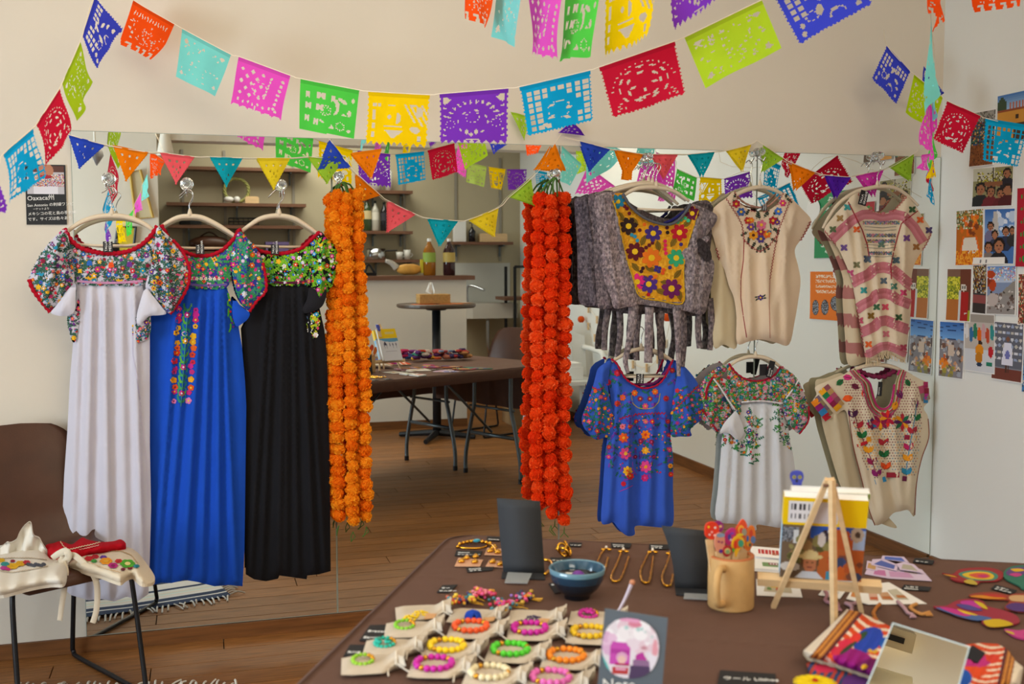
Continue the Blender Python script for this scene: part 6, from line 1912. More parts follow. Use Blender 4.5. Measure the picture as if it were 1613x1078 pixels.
for lb,px,ln,kw in(('price tag between the two left earring cards',[(716,876),(757,876),(760,869),(719,868)],['Oaxaca','ブレスレット'],{}),('price tag in front of the left earring card',[(737,902),(776,899),(778,894),(734,895)],['Oaxaca','ピアス'],{}),('price tag at the back edge left of the black stand',[(766,852),(788,853),(790,847),(768,846)],['Oaxaca'],{}),('price tag beside the ring cluster',[(895,861),(915,862),(917,856),(897,855)],['リング'],{}),('price tag in front of the pale cord bracelet',[(866,886),(898,886),(900,880),(867,879)],['ブレス'],{}),('price tag above the two left rope earrings',[(963,863),(992,864),(995,857),(962,856)],['Oaxaca','ピアス'],{}),('price tag above the two right rope earrings',[(1022,865),(1053,866),(1056,859),(1023,858)],['Oaxaca','ピアス'],{}),('price tag turned on edge left of the bead tassels',[(688,934),(708,934),(721,922),(697,923)],['キー','ホルダー'],{}),('price tag behind the blue bowl',[(864,920),(874,936),(884,934),(875,918)],['碗'],{}),('large price tag reading Bracelet left of the pouches',[(566,1010),(594,1011),(616,985),(583,986)],['Bracelet','Earring'],{'sz':.012}),('large price tag left of the turquoise ring pouch',[(541,1035),(576,1034),(584,1017),(551,1017)],['Ring'],{'sz':.012}),('price tag behind the lavender cards',[(1438,886),(1469,890),(1472,884),(1441,880)],['カード'],{}),('price tag beside the bookmark sheet',[(1420,929),(1463,932),(1467,926),(1424,922)],['しおり','Oaxaca'],{}),('price tag between the animal ornaments',[(1561,928),(1595,937),(1602,931),(1568,922)],['レザー','どうぶつ'],{}),('large slate tag with white writing at the bottom edge',[(1128,1090),(1222,1094),(1222,1063),(1134,1057)],['ウール Likhos',''],{'sz':.014})):
 price_tag(lb,px,ln,**kw)
def card_stand(label,TLp,TRp,BRp,BLp,foot,clear=None,bow=0.0):
 Bl,Br=T(*BLp),T(*BRp)
 D=(Br-Bl)[:2]
 A=Bl[:2]
 P=lambda p:on_plane(p[0],p[1],A,D)
 t=thing('card_stand',label,'card stand',(Bl+Br)/2)
 nrm=np.array([-D[1],D[0],0])/np.linalg.norm(D)
 V,F=[],[]
 a,c=P(TLp),P(TRp)
 for sd in(0,1):
  for j in range(9):
   s_=j/8
   bw=bow*math.sin(s_*math.pi)
   for i in(0,1):
    q=(Bl+(a-Bl)*s_)if i==0 else(Br+(c-Br)*s_)
    V.append(q+nrm*(.001 if sd else-.001)+nrm*(.012*s_*s_)+(Br-Bl)*(bw if i==0 else-bw*.0))
 for j in range(8):
  k=j*2
  F+=[(k,k+1,k+3,k+2),(18+k,18+k+2,18+k+3,18+k+1),(k,k+2,18+k+2,18+k),(k+1,18+k+1,18+k+3,k+3)]
 F+=[(16,17,35,34),(0,18,19,1)]
 make_obj('back_panel',np.array(V),F,None,SLATE,t,True)
 b=MB()
 flat_card(b,foot,TZ+.0006,.002,'#2b2d31')
 b.build('foot',MATTE,t)
 if clear:
  b=MB()
  flat_card(b,clear,TZ+.003,.002,'#e8eef2')
  b.build('clear_base',mat('frosted_acrylic','#dfe6ea',rough=.2,trans=.6),t)
 return t
card_stand('black card stand in front of the red orange garland',(781.4,787),(850,792),(858,905),(793,903),[(791,902),(857,904),(859,914),(790,912)],[(795,919),(831,920),(838,905),(800,903)])
card_stand('black card stand with a curved edge beside the mug',(1042,831),(1112,839),(1122,930),(1063,928),[(1063,928),(1121,930),(1121,943),(1065,938)],[(1077,944),(1118,946),(1118,938),(1078,936)],bow=.09)
c=T(909,941)
k=1.0/1681.75*((np.array(T(909,930))-_C)@_F)
R_=43.5*k
t=thing('ceramic_bowl','dark blue glazed bowl with a paler rim on the brown cloth','bowl',c)
M=Matrix.Translation(Vector(c))
prof=[(.40,0),(.46,0),(.46,.10),(.52,.14),(.76,.34),(.92,.6),(.985,.85),(1.0,1.0),(.975,1.02),(.94,.98),(.88,.7),(.7,.42),(.4,.24),(.02,.2)]
b=MB()
hb=47*k
cols=[]
V,F,n=[],[],40
for r_i,z_ in prof:
 for i in range(n):
  w=2*math.pi*i/n
  V.append((R_*r_i*math.cos(w),R_*r_i*math.sin(w),hb*z_))
for j in range(len(prof)-1):
 for i in range(n):
  F.append((j*n+i,j*n+(i+1)%n,(j+1)*n+(i+1)%n,(j+1)*n+i))
  cols.append(rgb('#121a22' if j<4 else('#16222e' if j==4 else('#1f3a50' if j==5 else('#5a8294' if j in(6,7,8)else('#2c5068' if j==9 else '#101820'))))))
F.append(tuple(range(n-1,-1,-1)))
cols.append(rgb('#1c2732'))
make_obj('bowl_body',xf(V,M),F,cols,mat('blue_glaze',rough=.12,spec=.7,coat=.4),t,True)
b=MB()
b.ball(np.array(c)+(0.002,0,hb*.66),R_*.26,'#6a2f90',14,(1,1,.95))
b.ball(np.array(c)+(.016,.004,hb*.42),R_*.18,'#7a3a9a',12)
tag(b.build('purple_ornament',PLASTIC,None,True),'purple painted ornament lying in the blue bowl','ornament')
BEADS=['#d9408a','#e8b02a','#d0301f','#3f8a9a','#d97ab0','#e0702a','#8a2f4a','#8f9ab8','#2f3048','#e8d07a']
for i,(x,y,lb,w_,cl)in enumerate(((730,944,'yellow and teal bead tassel, leftmost of the four',24,['#e8b02a','#d0301f','#3f8a9a','#d9c040','#c0502a','#4a3a6a']),(764,933,'small pink bead tassel behind the leftmost one',20,['#d97a8a','#d0405a','#e0a03a','#d9508a']),(795,951,'large magenta bead tassel in front, right of the leftmost one',27,['#d9408a','#d97ab0','#d0305a','#3f7a8a','#e8b02a','#8f6ab8']),(826,940,'grey and orange bead tassel nearest the blue bowl',22,['#8f9ab8','#d9508a','#3a3a58','#e0702a','#c9a03a']))):
 q=random.Random(500+i)
 t=thing('bead_tassel',lb,'tassel',T(x,y),'bead tassels on the display table')
 b=MB()
 for _ in range(46):
  dx,dy=q.gauss(0,w_*.42),q.gauss(0,w_*.17)
  b.ball(T(x+dx,y+dy,TZ+q.uniform(.004,.014)),q.uniform(.0028,.0046),q.choice(cl),7)
 b.build('beads',PLASTIC,t,True)
 b=MB()
 for j in range(5):
  s_=1 if i!=1 else-1
  y1=y+q.uniform(-2,8)
  wire(b,[(x,y),(x+s_*w_*.6,y1-q.uniform(0,3)),(x+s_*w_*q.uniform(1.0,1.5),y1+q.uniform(-2,4))],TZ+.003,.0009,'#d9a82a')
 b.build('threads',PLASTIC,t)['kind']='stuff'
 # ------ linen pouches with bead bracelets
LINEN=mat('linen_pouch','#c9bcaa',rough=.95,spec=.1,bump=(1100,.5),var=(30,.05))
CORD=mat('cotton_cord','#d8cebd',rough=.95)
PX=[[(660,971),(745,977),(838,979),(934,981)],[(645,998),(745,1000),(838,1003),(932,1009)],[(614,1027),(708,1031),(808,1037),(896,1047)],[(580,1054),(688,1060),(775,1074),(872,1082)]]
ROWN=('back','second','third','front')
def pouch_mesh(seed):
 q=np.random.default_rng(seed)
 V,F=[],[]
 nu,nv=18,12
 for sd in(1,-1):
  for j in range(nv+1):
   for i in range(nu+1):
    u,v=i/nu,j/nv*2-1
    wv=1.0 if u<.66 else(1-.62*math.sin((u-.66)/.22*math.pi/2)if u<.88 else .38+.75*((u-.88)/.12))
    edge=min(1,u*7)**.5*(1-abs(v)**4)**.6
    th=.0055*edge*(1.0+(1.5*math.exp(-((u-.84)/.1)**2)))
    ruf=.0022*math.sin(v*11+sd)*max(0,u-.6)*2.4
    V.append(((u-.42)*.098+.003*math.sin(v*3)*(u>.9),v*.037*wv*(1-.06*(1-min(1,u*6))),.0062*(1 if u<.8 else 1+(u-.8)*9)+sd*th+(ruf if sd>0 else ruf*.4)))
 m=(nu+1)*(nv+1)
 for sd in(0,1):
  for j in range(nv):
   for i in range(nu):
    a=sd*m+j*(nu+1)+i
    f=(a,a+1,a+nu+2,a+nu+1)
    F.append(f if sd==0 else tuple(reversed(f)))
 for i in range(nu):
  a=i
  F.append((a+m,a+m+1,a+1,a))
  a=nv*(nu+1)+i
  F.append((a,a+1,a+m+1,a+m))
 for j in range(nv):
  a=j*(nu+1)
  F.append((a,a+nu+1,a+nu+1+m,a+m))
 V=np.array(V)
 V[:,2]=np.maximum(V[:,2],0.0)
 return make_mesh('pouch_body',V,F,None,LINEN,True)
PM=[pouch_mesh(i)for i in range(3)]
e1=np.array(T(840,1002))-np.array(T(650,996))
ANG0=math.atan2(e1[1],e1[0])
SPEC={(0,0):('earrings','#e8c415','pair of yellow disc earrings on a linen pouch'),(0,1):('pompom','#2a50b8','blue pompom charm on a linen pouch'),(0,2):('earrings','#3a2f55','pair of dark purple earrings on a linen pouch'),(0,3):('ring','#c2208f','magenta bead ring on the pouch behind the slate picture stand'),(1,0):('ring','#7fc02a','lime bead ring on the pouch of the second row'),(1,1):('bracelet','#e8561f','bright red orange bead bracelet with gold beads'),(1,2):('bracelet','#c2159a','magenta bead bracelet beside the red orange one'),(1,3):('bracelet','#dfb80f','mustard yellow bead bracelet touching the slate picture stand'),(2,0):('ring','#1fae9a','turquoise bead ring on a linen pouch'),(2,1):('bracelet','#f0cf12','lemon yellow bead bracelet left of the green one'),(2,2):('bracelet','#4ecb2a','bright green bead bracelet with gold beads'),(2,3):('bracelet','#ef8a12','orange bead bracelet of the third row'),(3,0):('ring','#8fc42a','lime bead ring on the foremost left pouch'),(3,1):('bracelet','#c215a0','magenta bead bracelet in the front row'),(3,2):('bracelet','#e3d8b2','cream bead bracelet with gold beads'),(3,3):('bracelet','#e069b8','pink bead bracelet cut by the bottom of the frame')}
COLN={(0,0):'yellow earrings',(0,1):'blue pompom',(0,2):'dark purple earrings',(0,3):'magenta ring',(1,0):'second row lime ring',(1,1):'red orange bracelet',(1,2):'magenta bracelet of the second row',(1,3):'mustard yellow bracelet',(2,0):'turquoise ring',(2,1):'lemon yellow bracelet',(2,2):'bright green bracelet',(2,3):'orange bracelet',(3,0):'front row lime ring',(3,1):'front row magenta bracelet',(3,2):'cream bracelet',(3,3):'pink bracelet'}
for j,rowp in enumerate(PX):
 for i,(x,y)in enumerate(rowp):
  q=random.Random(600+j*10+i)
  p=np.array(T(x,y,TZ+.001))
  ang=ANG0+q.uniform(-.08,.08)+(.16 if i==0 else 0)
  t=thing('linen_pouch','linen drawstring pouch under the '+COLN[(j,i)],'pouch',p,'linen pouches in rows')
  inst(PM[(i+j)%3],'pouch_body',p,t,(0,0,ang),(1,1,1))
  ex,ey=np.array([math.cos(ang),math.sin(ang),0]),np.array([-math.sin(ang),math.cos(ang),0])
  nk=p+ex*.043+np.array([0,0,.012])
  b=MB()
  b.tube([nk+ey*.017*math.cos(w)+np.array([0,0,.012*math.sin(w)])for w in np.linspace(0,6.28,15)[:-1]],.0016,5,None,True)
  for s_ in(-1,1):
   b.tube(smooth_path([nk-ey*.016,nk-ey*(.026+.004*s_)+ex*.012*s_+(0,0,-.004),p+ex*(.05+.02*s_)-ey*(.04+q.uniform(0,.008))+(0,0,.003)],4),.0013,5)
  b.build('drawstring',CORD,t,True)
  kind,col,lb=SPEC[(j,i)]
  cc=p-ex*.004+np.array([0,0,.0155])
  if kind=='bracelet':
   t2=thing('bead_bracelet',lb,'bracelet',cc,'bead bracelets on linen pouches')
   b,g=MB(),MB()
   n,rb,R2=17,.0056,.0275
   gi={(0+q.randrange(3))%n,6,11}
   for k_ in range(n):
    w=2*math.pi*k_/n
    pp=cc+ex*R2*math.cos(w)+ey*R2*.93*math.sin(w)+np.array([0,0,.0005*math.sin(3*w)])
    (g if k_ in gi else b).ball(pp,rb*(1 if k_ not in gi else .8),col,9)
   b.build('beads',PLASTIC,t2,True)
   g.build('gold_beads',GOLDV,t2,True)['kind']='stuff'
  elif kind=='ring':
   t2=thing('bead_ring',lb,'ring',cc,'bead rings on linen pouches')
   b,g=MB(),MB()
   for k_ in range(14):
    w=2*math.pi*k_/14
    pp=cc-ex*.004+ex*.0155*math.cos(w)+ey*.0125*math.sin(w)+np.array([0,0,.003*math.sin(w)])
    (g if k_ in(0,1,2)else b).ball(pp,.0036,col,8)
   if(j,i)in((2,0),(0,3)):
    for k_ in range(12):
     b.ball(cc-ex*.006+ex*q.uniform(-.012,.012)+ey*q.uniform(-.006,.006)+(0,0,.003),.0038,col,7)
   b.build('beads',PLASTIC,t2,True)
   g.build('gold_beads',GOLDV,t2,True)['kind']='stuff'
  elif kind=='earrings':
   t2=thing('disc_earrings',lb,'earrings',cc,'earrings on linen pouches')
   b=MB()
   for d_,r2 in((np.array(T(x+2,y-4,TZ+.012)),.0125),(np.array(T(x-14,y+3,TZ+.012)),.0115)):
    for ring in range(4):
     rr2=r2*(1-ring*.25)
     for k_ in range(max(1,int(rr2/.0018))):
      w=2*math.pi*k_/max(1,int(rr2/.0018))
      b.ball(d_+(rr2*math.cos(w),rr2*math.sin(w),.001*ring),.0026,col,6)
   b.build('beaded_disc',PLASTIC,t2,True)
   b=MB()
   flat_card(b,[(x+8,y+5),(x+24,y+4),(x+28,y-3),(x+12,y-4)],TZ+.013,.001,'#c99a6a')
   b.build('earring_back',PRINT,t2)
  else:
   t2=thing('pompom_charm',lb,'charm',cc,'earrings on linen pouches')
   b=MB()
   for k_ in range(120):
    d_=np.array([q.gauss(0,1),q.gauss(0,1),abs(q.gauss(0,1))])
    d_/=np.linalg.norm(d_)
    b.ball(np.array(T(x+0,y-3,TZ+.014))+d_*.0125,.0032,col,5)
   b.build('pompom',CLOTH,t2)
   b=MB()
   flat_card(b,[(x+14,y+4),(x+32,y+2),(x+36,y-4),(x+16,y-3)],TZ+.013,.001,'#c99a6a')
   b.build('charm_card',PRINT,t2)
   # ------ slate picture stand in the foreground
Bl,Br=np.array(T(938,1116)),np.array(T(1040,1118))
Ap,Dp=Bl[:2],(Br-Bl)[:2]
SP=lambda x,y,o=0.0:on_plane(x,y,Ap,Dp)+np.array([Dp[1],-Dp[0],0])/np.linalg.norm(Dp)*o
t=thing('picture_stand','slate grey stand with a pink arched picture cut by the bottom frame edge','picture stand',(Bl+Br)/2)
SLB=mat('blue_slate_card','#5b6570',rough=.7)
P=[SP(953,959),SP(1052,974),Br,Bl]
nn=np.array([Dp[1],-Dp[0],0])/np.linalg.norm(Dp)
b=MB()
b.add([p+nn*.001 for p in P]+[p-nn*.0015 for p in P],[(0,3,2,1),(4,5,6,7),(0,1,5,4),(1,2,6,5),(2,3,7,6),(3,0,4,7)])
b.build('panel',SLB,t)
b=MB()
b.add([Bl,Br,Br+nn*.05+(0,0,.001),Bl+nn*.05+(0,0,.001),Bl+(0,0,.003),Br+(0,0,.003),Br+nn*.05+(0,0,.004),Bl+nn*.05+(0,0,.004)],[(0,3,2,1),(4,5,6,7),(0,1,5,4),(1,2,6,5),(2,3,7,6),(3,0,4,7)])
b.build('foot',SLB,t)
a=Art(70,78,'#d9d3de',1.1,31)
a.blobs(0,.05,1,.5,['#e4e0e8','#dccfdd','#e8e6ee','#d8c0d0'],50,.12);a.blobs(.0,.3,.25,.6,['#cfa8cc','#d9b9d6'],10,.08);a.ell(.55,.09,.12,.05,'#d0809a');a.ell(.45,.03,.2,.04,'#d99ac0');a.ell(.93,.5,.05,.2,'#d99aaa');a.blobs(.4,.1,.9,.35,['#a8c9cc','#dcd6e0'],12,.03)
a.poly([(.14,.5),(.18,.41),(.42,.41),(.5,.5),(.5,.8),(.14,.78)],'#c04fb0');a.rect(.16,.52,.48,.6,'#a83a98');a.ell(.36,.66,.1,.09,'#d0a0c0');a.ell(.36,.7,.07,.07,'#dcb8b0');a.rect(.24,.76,.5,.8,'#a8205a');a.rect(.2,.82,.48,.93,'#b03a3a');a.rect(.26,.83,.44,.87,'#d9a0c0')
a.poly([(.6,.6),(.72,.54),(.82,.7),(.6,.7)],'#b03a98');a.rect(.56,.68,.9,.78,'#8a6a90');a.poly([(.52,.78),(1,.78),(.9,.98),(.5,1)],'#4f3f60');a.poly([(.82,.55),(.98,.6),(.96,.9),(.88,.88)],'#dcd8e6');a.poly([(0,.62),(.12,.8),(.16,.9),(.02,.8)],'#5fb8b8');a.ell(.74,.47,.06,.03,'#c08a9a')
nv_,nu_=a.c.shape[0],a.c.shape[1]
V,F,C=[],[],[]
pic=[SP(951,968,.0025),SP(1041,980,.0025),SP(1034,1070,.0025),SP(946,1066,.0025)]
for jj in range(nv_+1):
 for ii_ in range(nu_+1):
  u,v=ii_/nu_,jj/nv_
  V.append((pic[0]*(1-u)+pic[1]*u)*(1-v)+(pic[3]*(1-u)+pic[2]*u)*v)
for jj in range(nv_):
 for ii_ in range(nu_):
  u,v=(ii_+.5)/nu_*2-1,(jj+.5)/nv_*2-1
  if(abs(u)/1.0)**2.3+(abs(v))**2.3<1:
   k=jj*(nu_+1)+ii_
   F.append((k,k+nu_+1,k+nu_+2,k+1))
   C.append(tuple(a.c[jj,ii_]))
make_obj('arched_picture',np.array(V),F,C,PRINT,t)
lettering('Note',.022,frame_from(SP(948,1085,.0025),SP(1040,1087)-SP(948,1085),(0,0,1)),CHALK,t)
b=MB()
q0,q1=np.array(T(972,975,TZ+.03)),None
A2=np.array(T(972,990))
p0,p1=on_y(968,974,A2[1]),on_y(996,918,A2[1]-.01)
b.tube(smooth_path([p0,(p0*.5+p1*.5)+(.002,0,0),p1],6),np.linspace(.002,.0042,13),8,'#b8aab8')
b.ball(p1,.0055,'#b87a5a',8)
b.tube([T(972,1003,TZ),p0],.0018,6,'#b8aab8')
tag(b.build('hair_stick',PLASTIC,None,True),'slim pearly hair stick rising behind the slate picture stand','hair stick')
# ------ mug with painted bookmark sticks
CLAY=mat('pale_clay','#c29a63',rough=.75,var=(40,.08),bump=(300,.1))
mc=np.array(T(1151,955))
kk=((mc-_C)@_F)/FPX
MR,MH=36*kk,82*kk
t=thing('clay_mug','straight pale clay mug with a thick handle holding painted sticks','mug',mc)
b=MB()
M=Matrix.Translation(Vector(mc))
b.lathe([(MR*.97,0),(MR,.003),(MR,MH*.6),(MR*.99,MH-.003),(MR*.97,MH),(MR*.86,MH),(MR*.85,MH-.006),(MR*.84,.008),(.002,.008)],40,None,M,True,False)
b.build('mug_body',CLAY,t,True)
b=MB()
b.lathe([(MR*.985,MH-.0015),(MR*.985,MH+.0012),(MR*.855,MH+.0012),(MR*.85,MH-.004)],40,None,M,False,False)
b.build('rim',mat('terracotta_rim','#b5683a',rough=.7),t,True)
tc_=np.array([0,-CAMD,0])-mc
hd=np.array([tc_[0],tc_[1],0])
hd/=np.linalg.norm(hd)
rt=np.array([-hd[1],hd[0],0])
rt=rt if rt[0]<0 else-rt
hd=hd*.93+rt*.36
hd/=np.linalg.norm(hd)
b=MB()
b.tube(smooth_path([mc+hd*MR*.93+(0,0,MH*.82),mc+hd*MR*1.3+(0,0,MH*.86),mc+hd*MR*1.62+(0,0,MH*.7),mc+hd*MR*1.68+(0,0,MH*.45),mc+hd*MR*1.5+(0,0,MH*.22),mc+hd*MR*.93+(0,0,MH*.16)],6),.0068,10)
b.build('handle',CLAY,t,True)
def stick(label,foot,neck,w0,headpoly,parts,tilt=0.0,rot=0.0):
 """flat wooden stick with a painted cut-out head, standing in the mug; picture points"""
 A=mc[:2]+np.array([tilt,tilt*.5])
 D=np.array([1,rot])
 P=lambda x,y,o=0:on_plane(x,y,A,D)-np.array([-rot,1,0])*o
 t=thing('bookmark_stick',label,'bookmark',P(*foot),'painted bookmark sticks in the mug')
 b=MB()
 f,n=np.array(foot,float),np.array(neck,float)
 d=(n-f)/np.linalg.norm(n-f)
 s_=np.array([-d[1],d[0]])*w0/2
 pts=[f-s_,n-s_,n+s_,f+s_]
 V=[P(*p,.0014)for p in pts]+[P(*p,-.0014)for p in pts]
 b.add(V,[(0,1,2,3),(7,6,5,4),(0,4,5,1),(1,5,6,2),(2,6,7,3),(3,7,4,0)])
 b.build('stick',PALEWOOD,t)
 b=MB()
 hp=resample(smooth_path(np.array(headpoly[0],float),3,True),2)
 V=[P(*p,.0022)for p in hp]+[P(*p,-.0014)for p in hp]
 n_=len(hp)
 b.add(V,[tuple(range(n_)),tuple(range(2*n_-1,n_-1,-1))]+[(i,n_+i,n_+(i+1)%n_,(i+1)%n_)for i in range(n_)],headpoly[1])
 for k,(kind,x,y,a,c,col)in enumerate(parts):
  m=12
  V=[P(x+a*math.cos(w),y+c*math.sin(w),.0026+.0003*k)for w in np.linspace(0,2*math.pi,m+1)[:-1]]
  b.add(V,[tuple(range(m))],col)
 b.build('painted_head',PLASTIC,t)
 return t
E_='e'
stick('painted stick with a red spotted bird head at the left of the mug',(1124,900),(1117,850),11,([(1110,838),(1112,826),(1120,822),(1128,824),(1132,834),(1128,846),(1120,850),(1112,846)],'#d8381f'),[(E_,1115,830,2,2,'#e8c02a'),(E_,1120,838,2,2,'#e8a0a0'),(E_,1125,831,2,2,'#e8d0d0'),(E_,1116,842,2,2,'#e8b0b0'),(E_,1124,843,2,2,'#e8c0c0')],.012,.1)
stick('painted stick with a small purple skull head',(1136,900),(1132,846),9,([(1124,830),(1127,822),(1134,821),(1139,828),(1137,836),(1131,839),(1126,836)],'#8a2a78'),[(E_,1128,829,2.4,2.2,'#d9b07a'),(E_,1134,829,2.4,2.2,'#d9b07a'),(E_,1131,833,1.2,1.5,'#b5c8e8')],.006,-.05)
stick('painted stick with a salmon figure in a grey blue cap',(1138,902),(1133,868),13,([(1126,848),(1130,840),(1137,840),(1141,850),(1139,864),(1132,870),(1126,862)],'#d08a72'),[(E_,1134,843,7,3.5,'#7f93b0'),(E_,1131,853,2,2,'#a04f6a'),(E_,1136,854,2,2,'#a04f6a'),(E_,1134,868,3,3,'#5a2f90')],-.004,.05)
stick('painted stick with a magenta and violet diamond head',(1148,902),(1148,862),9,([(1140,845),(1148,834),(1156,832),(1158,842),(1152,856),(1144,858)],'#b52a78'),[(E_,1148,846,3,5,'#4a3f9a'),(E_,1152,840,3,2,'#7a3fb0'),(E_,1150,850,2,2,'#d9b0d0')],.004,0)
stick('painted stick with a flame shaped red, yellow and grey head',(1160,902),(1166,862),10,([(1156,838),(1163,826),(1170,818),(1176,828),(1174,842),(1166,852),(1158,850)],'#d84a1f'),[(E_,1166,834,5,7,'#e8a02a'),(E_,1167,836,3.4,5,'#d0402a'),(E_,1171,838,4,6,'#8f8a7a'),(E_,1164,842,6,2,'#d8c020'),(E_,1160,846,2,4,'#d8c020')],.008,.05)
stick('painted stick with a yellow edged green eye shape',(1150,903),(1160,870),9,([(1152,862),(1154,850),(1162,844),(1170,848),(1172,858),(1164,866),(1158,878),(1156,868)],'#e0a81f'),[(E_,1162,856,6,8,'#d05a1f'),(E_,1166,856,4.5,6,'#3a8f72'),(E_,1157,858,2.4,7,'#c8301f'),(E_,1154,866,2,3,'#4a9a3a')],-.006,-.04)
stick('painted stick with a red loop head low in the mug',(1144,904),(1146,876),8,([(1138,868),(1142,860),(1150,861),(1152,869),(1147,876),(1141,876)],'#a8282f'),[(E_,1145,868,5,5,'#c8b06a'),(E_,1145,869,3.4,3.4,'#7a9a6a')],-.01,0)
stick('painted stick with an orange and blue banded head at the right',(1166,904),(1176,866),11,([(1172,862),(1175,844),(1180,830),(1187,830),(1189,846),(1184,860),(1178,868)],'#d8701f'),[(E_,1182,840,3,6,'#c8401f'),(E_,1185,850,4,6,'#5f7ab0'),(E_,1178,856,4,5,'#e0a01f'),(E_,1180,858,2.4,3,'#6a5a4a'),(E_,1176,848,2,5,'#3f6ab0')],.012,.06)
# ------ easel with books (the fronts face the wall mirror)
ap=np.array([1.0148,-2.337,.983])
fl,fr_=np.array(T(1218,957)),np.array(T(1357,965))
rl=np.array(T(1314,988))
t=thing('table_easel','small pale wood easel seen from behind, holding the books','easel',(fl+fr_)/2)
PN=np.cross(fr_-fl,ap-fl)
PN/=np.linalg.norm(PN)
if PN[1]<0:
 PN=-PN
def bar(mb,a,c,w,d,up):
 a,c=np.array(a,float),np.array(c,float)
 z=(c-a)
 L=np.linalg.norm(z)
 z/=L
 x=np.cross(up,z)
 x/=np.linalg.norm(x)
 y=np.cross(z,x)
 M=Matrix(((x[0],y[0],z[0],a[0]),(x[1],y[1],z[1],a[1]),(x[2],y[2],z[2],a[2]),(0,0,0,1)))
 mb.box((-w/2,-d/2,0),(w/2,d/2,L),None,M)
EP=lambda x,y,o=0.0:(lambda d:_C+d*(((fl+PN*o-_C)@PN)/(d@PN)))(rays(x,y))
for f_,dx in((fl,-.004),(fr_,.004)):
 b=MB()
 bar(b,f_,ap+(dx*1.0,0,0),.0085,.009,PN)
 b.build('leg',PALEWOOD,t)
b=MB()
bar(b,rl,ap+(0,-.006,0),.0095,.009,np.array([.3,-1,0]))
b.build('leg',PALEWOOD,t)
b=MB()
b.tube([ap+(-.012,0,-.01),ap+(.012,-.006,-.01)],.003,6)
b.build('pivot_pin',BROWNWOOD,t)
b=MB()
q0,q1=EP(1193,912,.012),EP(1388,925,.012)
bar(b,q0,q1,.016,.02,PN)
b.build('ledge',PALEWOOD,t)
def book(label,TLp,TRp,BRp,BLp,o0,o1,back_art,front_art,cols,group='books on the small easel'):
 """o0/o1: distances of back and front cover from the easel plane"""
 P0=[EP(*p,o0)for p in(TLp,TRp,BRp,BLp)]
 P1=[p+PN*(o1-o0)for p in P0]
 t=thing('picture_book',label,'book',(P0[2]+P0[3])/2,group)
 cv=.0012
 b=MB()
 q=lambda k,s_,o:P0[k]*(1-s_)+sum(P0)/4*s_+PN*o
 V=[q(k,.012,cv)for k in range(4)]+[q(k,.012,o1-o0-cv)for k in range(4)]
 b.add(V,[(0,1,2,3),(7,6,5,4),(0,4,5,1),(1,5,6,2),(2,6,7,3),(3,7,4,0)])
 b.build('pages',WHITEPAPER,t)
 sheet('back_cover',back_art,P0[0],P0[1],P0[3],parent=t,th=.001)
 b=MB()
 for s0,s1,c in cols:
  a0,a1=P0[0]+(P0[3]-P0[0])*s0,P0[0]+(P0[3]-P0[0])*s1
  b.add([a0,a1,a1+PN*(o1-o0),a0+PN*(o1-o0)],[(0,1,2,3)],c)
 b.build('spine',PRINT,t)
 sheet('front_cover',front_art,P1[1],P1[0],P1[2],parent=t,th=.001)
 return t
a=Art(64,66,'#6d5a48',1.05,41)
a.rect(0,0,1,.34,'#ecc60a');a.rect(.07,.04,.52,.31,'#dcdbe0');a.rect(.4,.04,.66,.3,'#d6d2da')
for x in np.arange(.1,.32,.022):a.rect(x,.08,x+.012,.15,'#3a3a40');a.rect(x,.2,x+.01,.26,'#5a5a60')
a.rect(0,.36,.16,.52,'#5d646c');a.speck(0,.36,.2,.55,['#8a8f98','#3c4048','#70757e'],.8);a.rect(.14,.4,.2,.56,'#c9ccd0');a.rect(.24,.44,.3,.7,'#b8b4b0')
a.rect(.34,.34,1,.48,'#3058b0');a.poly([(.5,.4),(.62,.34),(.7,.5),(.4,.5)],'#b9c8e0');a.rect(.45,.48,1,1,'#b5602f');a.poly([(.62,.36),(.8,.38),(.86,.6),(.6,.62)],'#b8562a');a.blobs(.1,.5,.55,.78,['#6f6d3a','#8a8250','#55552e','#9a7a50'],26,.06);a.rect(.86,.36,1,.6,'#9fb4d6');a.ell(.9,.42,.08,.09,'#b0a090');a.ell(.91,.42,.035,.04,'#4a3a30')
a.ell(.52,.46,.05,.08,'#3a2f3a');a.ell(.48,.5,.05,.09,'#cfc6c0');a.face(.36,.8,.1,'#6a4a30','#b5724e','#c9ced6');a.ell(.36,.72,.15,.04,'#d0bb80');a.ell(.36,.69,.09,.05,'#d8c48c');a.ell(.12,.86,.12,.06,'#c9c4c0');a.blobs(.6,.7,.98,.98,['#b5552a','#3f4f7a','#c9703a','#7a4a3a'],14,.05);a.ell(.72,.8,.05,.09,'#3a4668');a.ell(.74,.92,.05,.1,'#c8622a');a.rect(.56,.9,.64,1,'#3f8aa8')
f1=Art(46,60,'#d4d4de',1.3,42)
f1.rect(0,0,1,.3,'#ecc60a');f1.rect(.14,.1,.6,.16,'#c9a84a');f1.poly([(0,.3),(1,.3),(1,.33),(.7,.4),(.3,.42),(0,.4)],'#5f9ac4')
for x in(.16,.34,.5,.68,.8):f1.ell(x,.5,.03,.05,'#6a6a80');f1.rect(x-.01,.5,x+.01,.62,'#7a7a90')
f1.ell(.74,.46,.04,.06,'#3a2f4a');f1.rect(.2,.7,.8,.71,'#a8a8b8');f1.rect(.3,.78,.7,.79,'#a8a8b8')
book('picture book with a yellow banded back cover and photo collage, standing on the easel',(1235,782),(1369,789),(1354,920),(1228,908),.009,.026,a,f1,[(0,.34,'#ecc60a'),(.34,.46,'#6fb0d8'),(.46,1,'#8fb8d0')])
g1=Art(20,20,'#7a9a2a',1.1,43)
g2=Art(46,60,'#d4d4de',1.3,44)
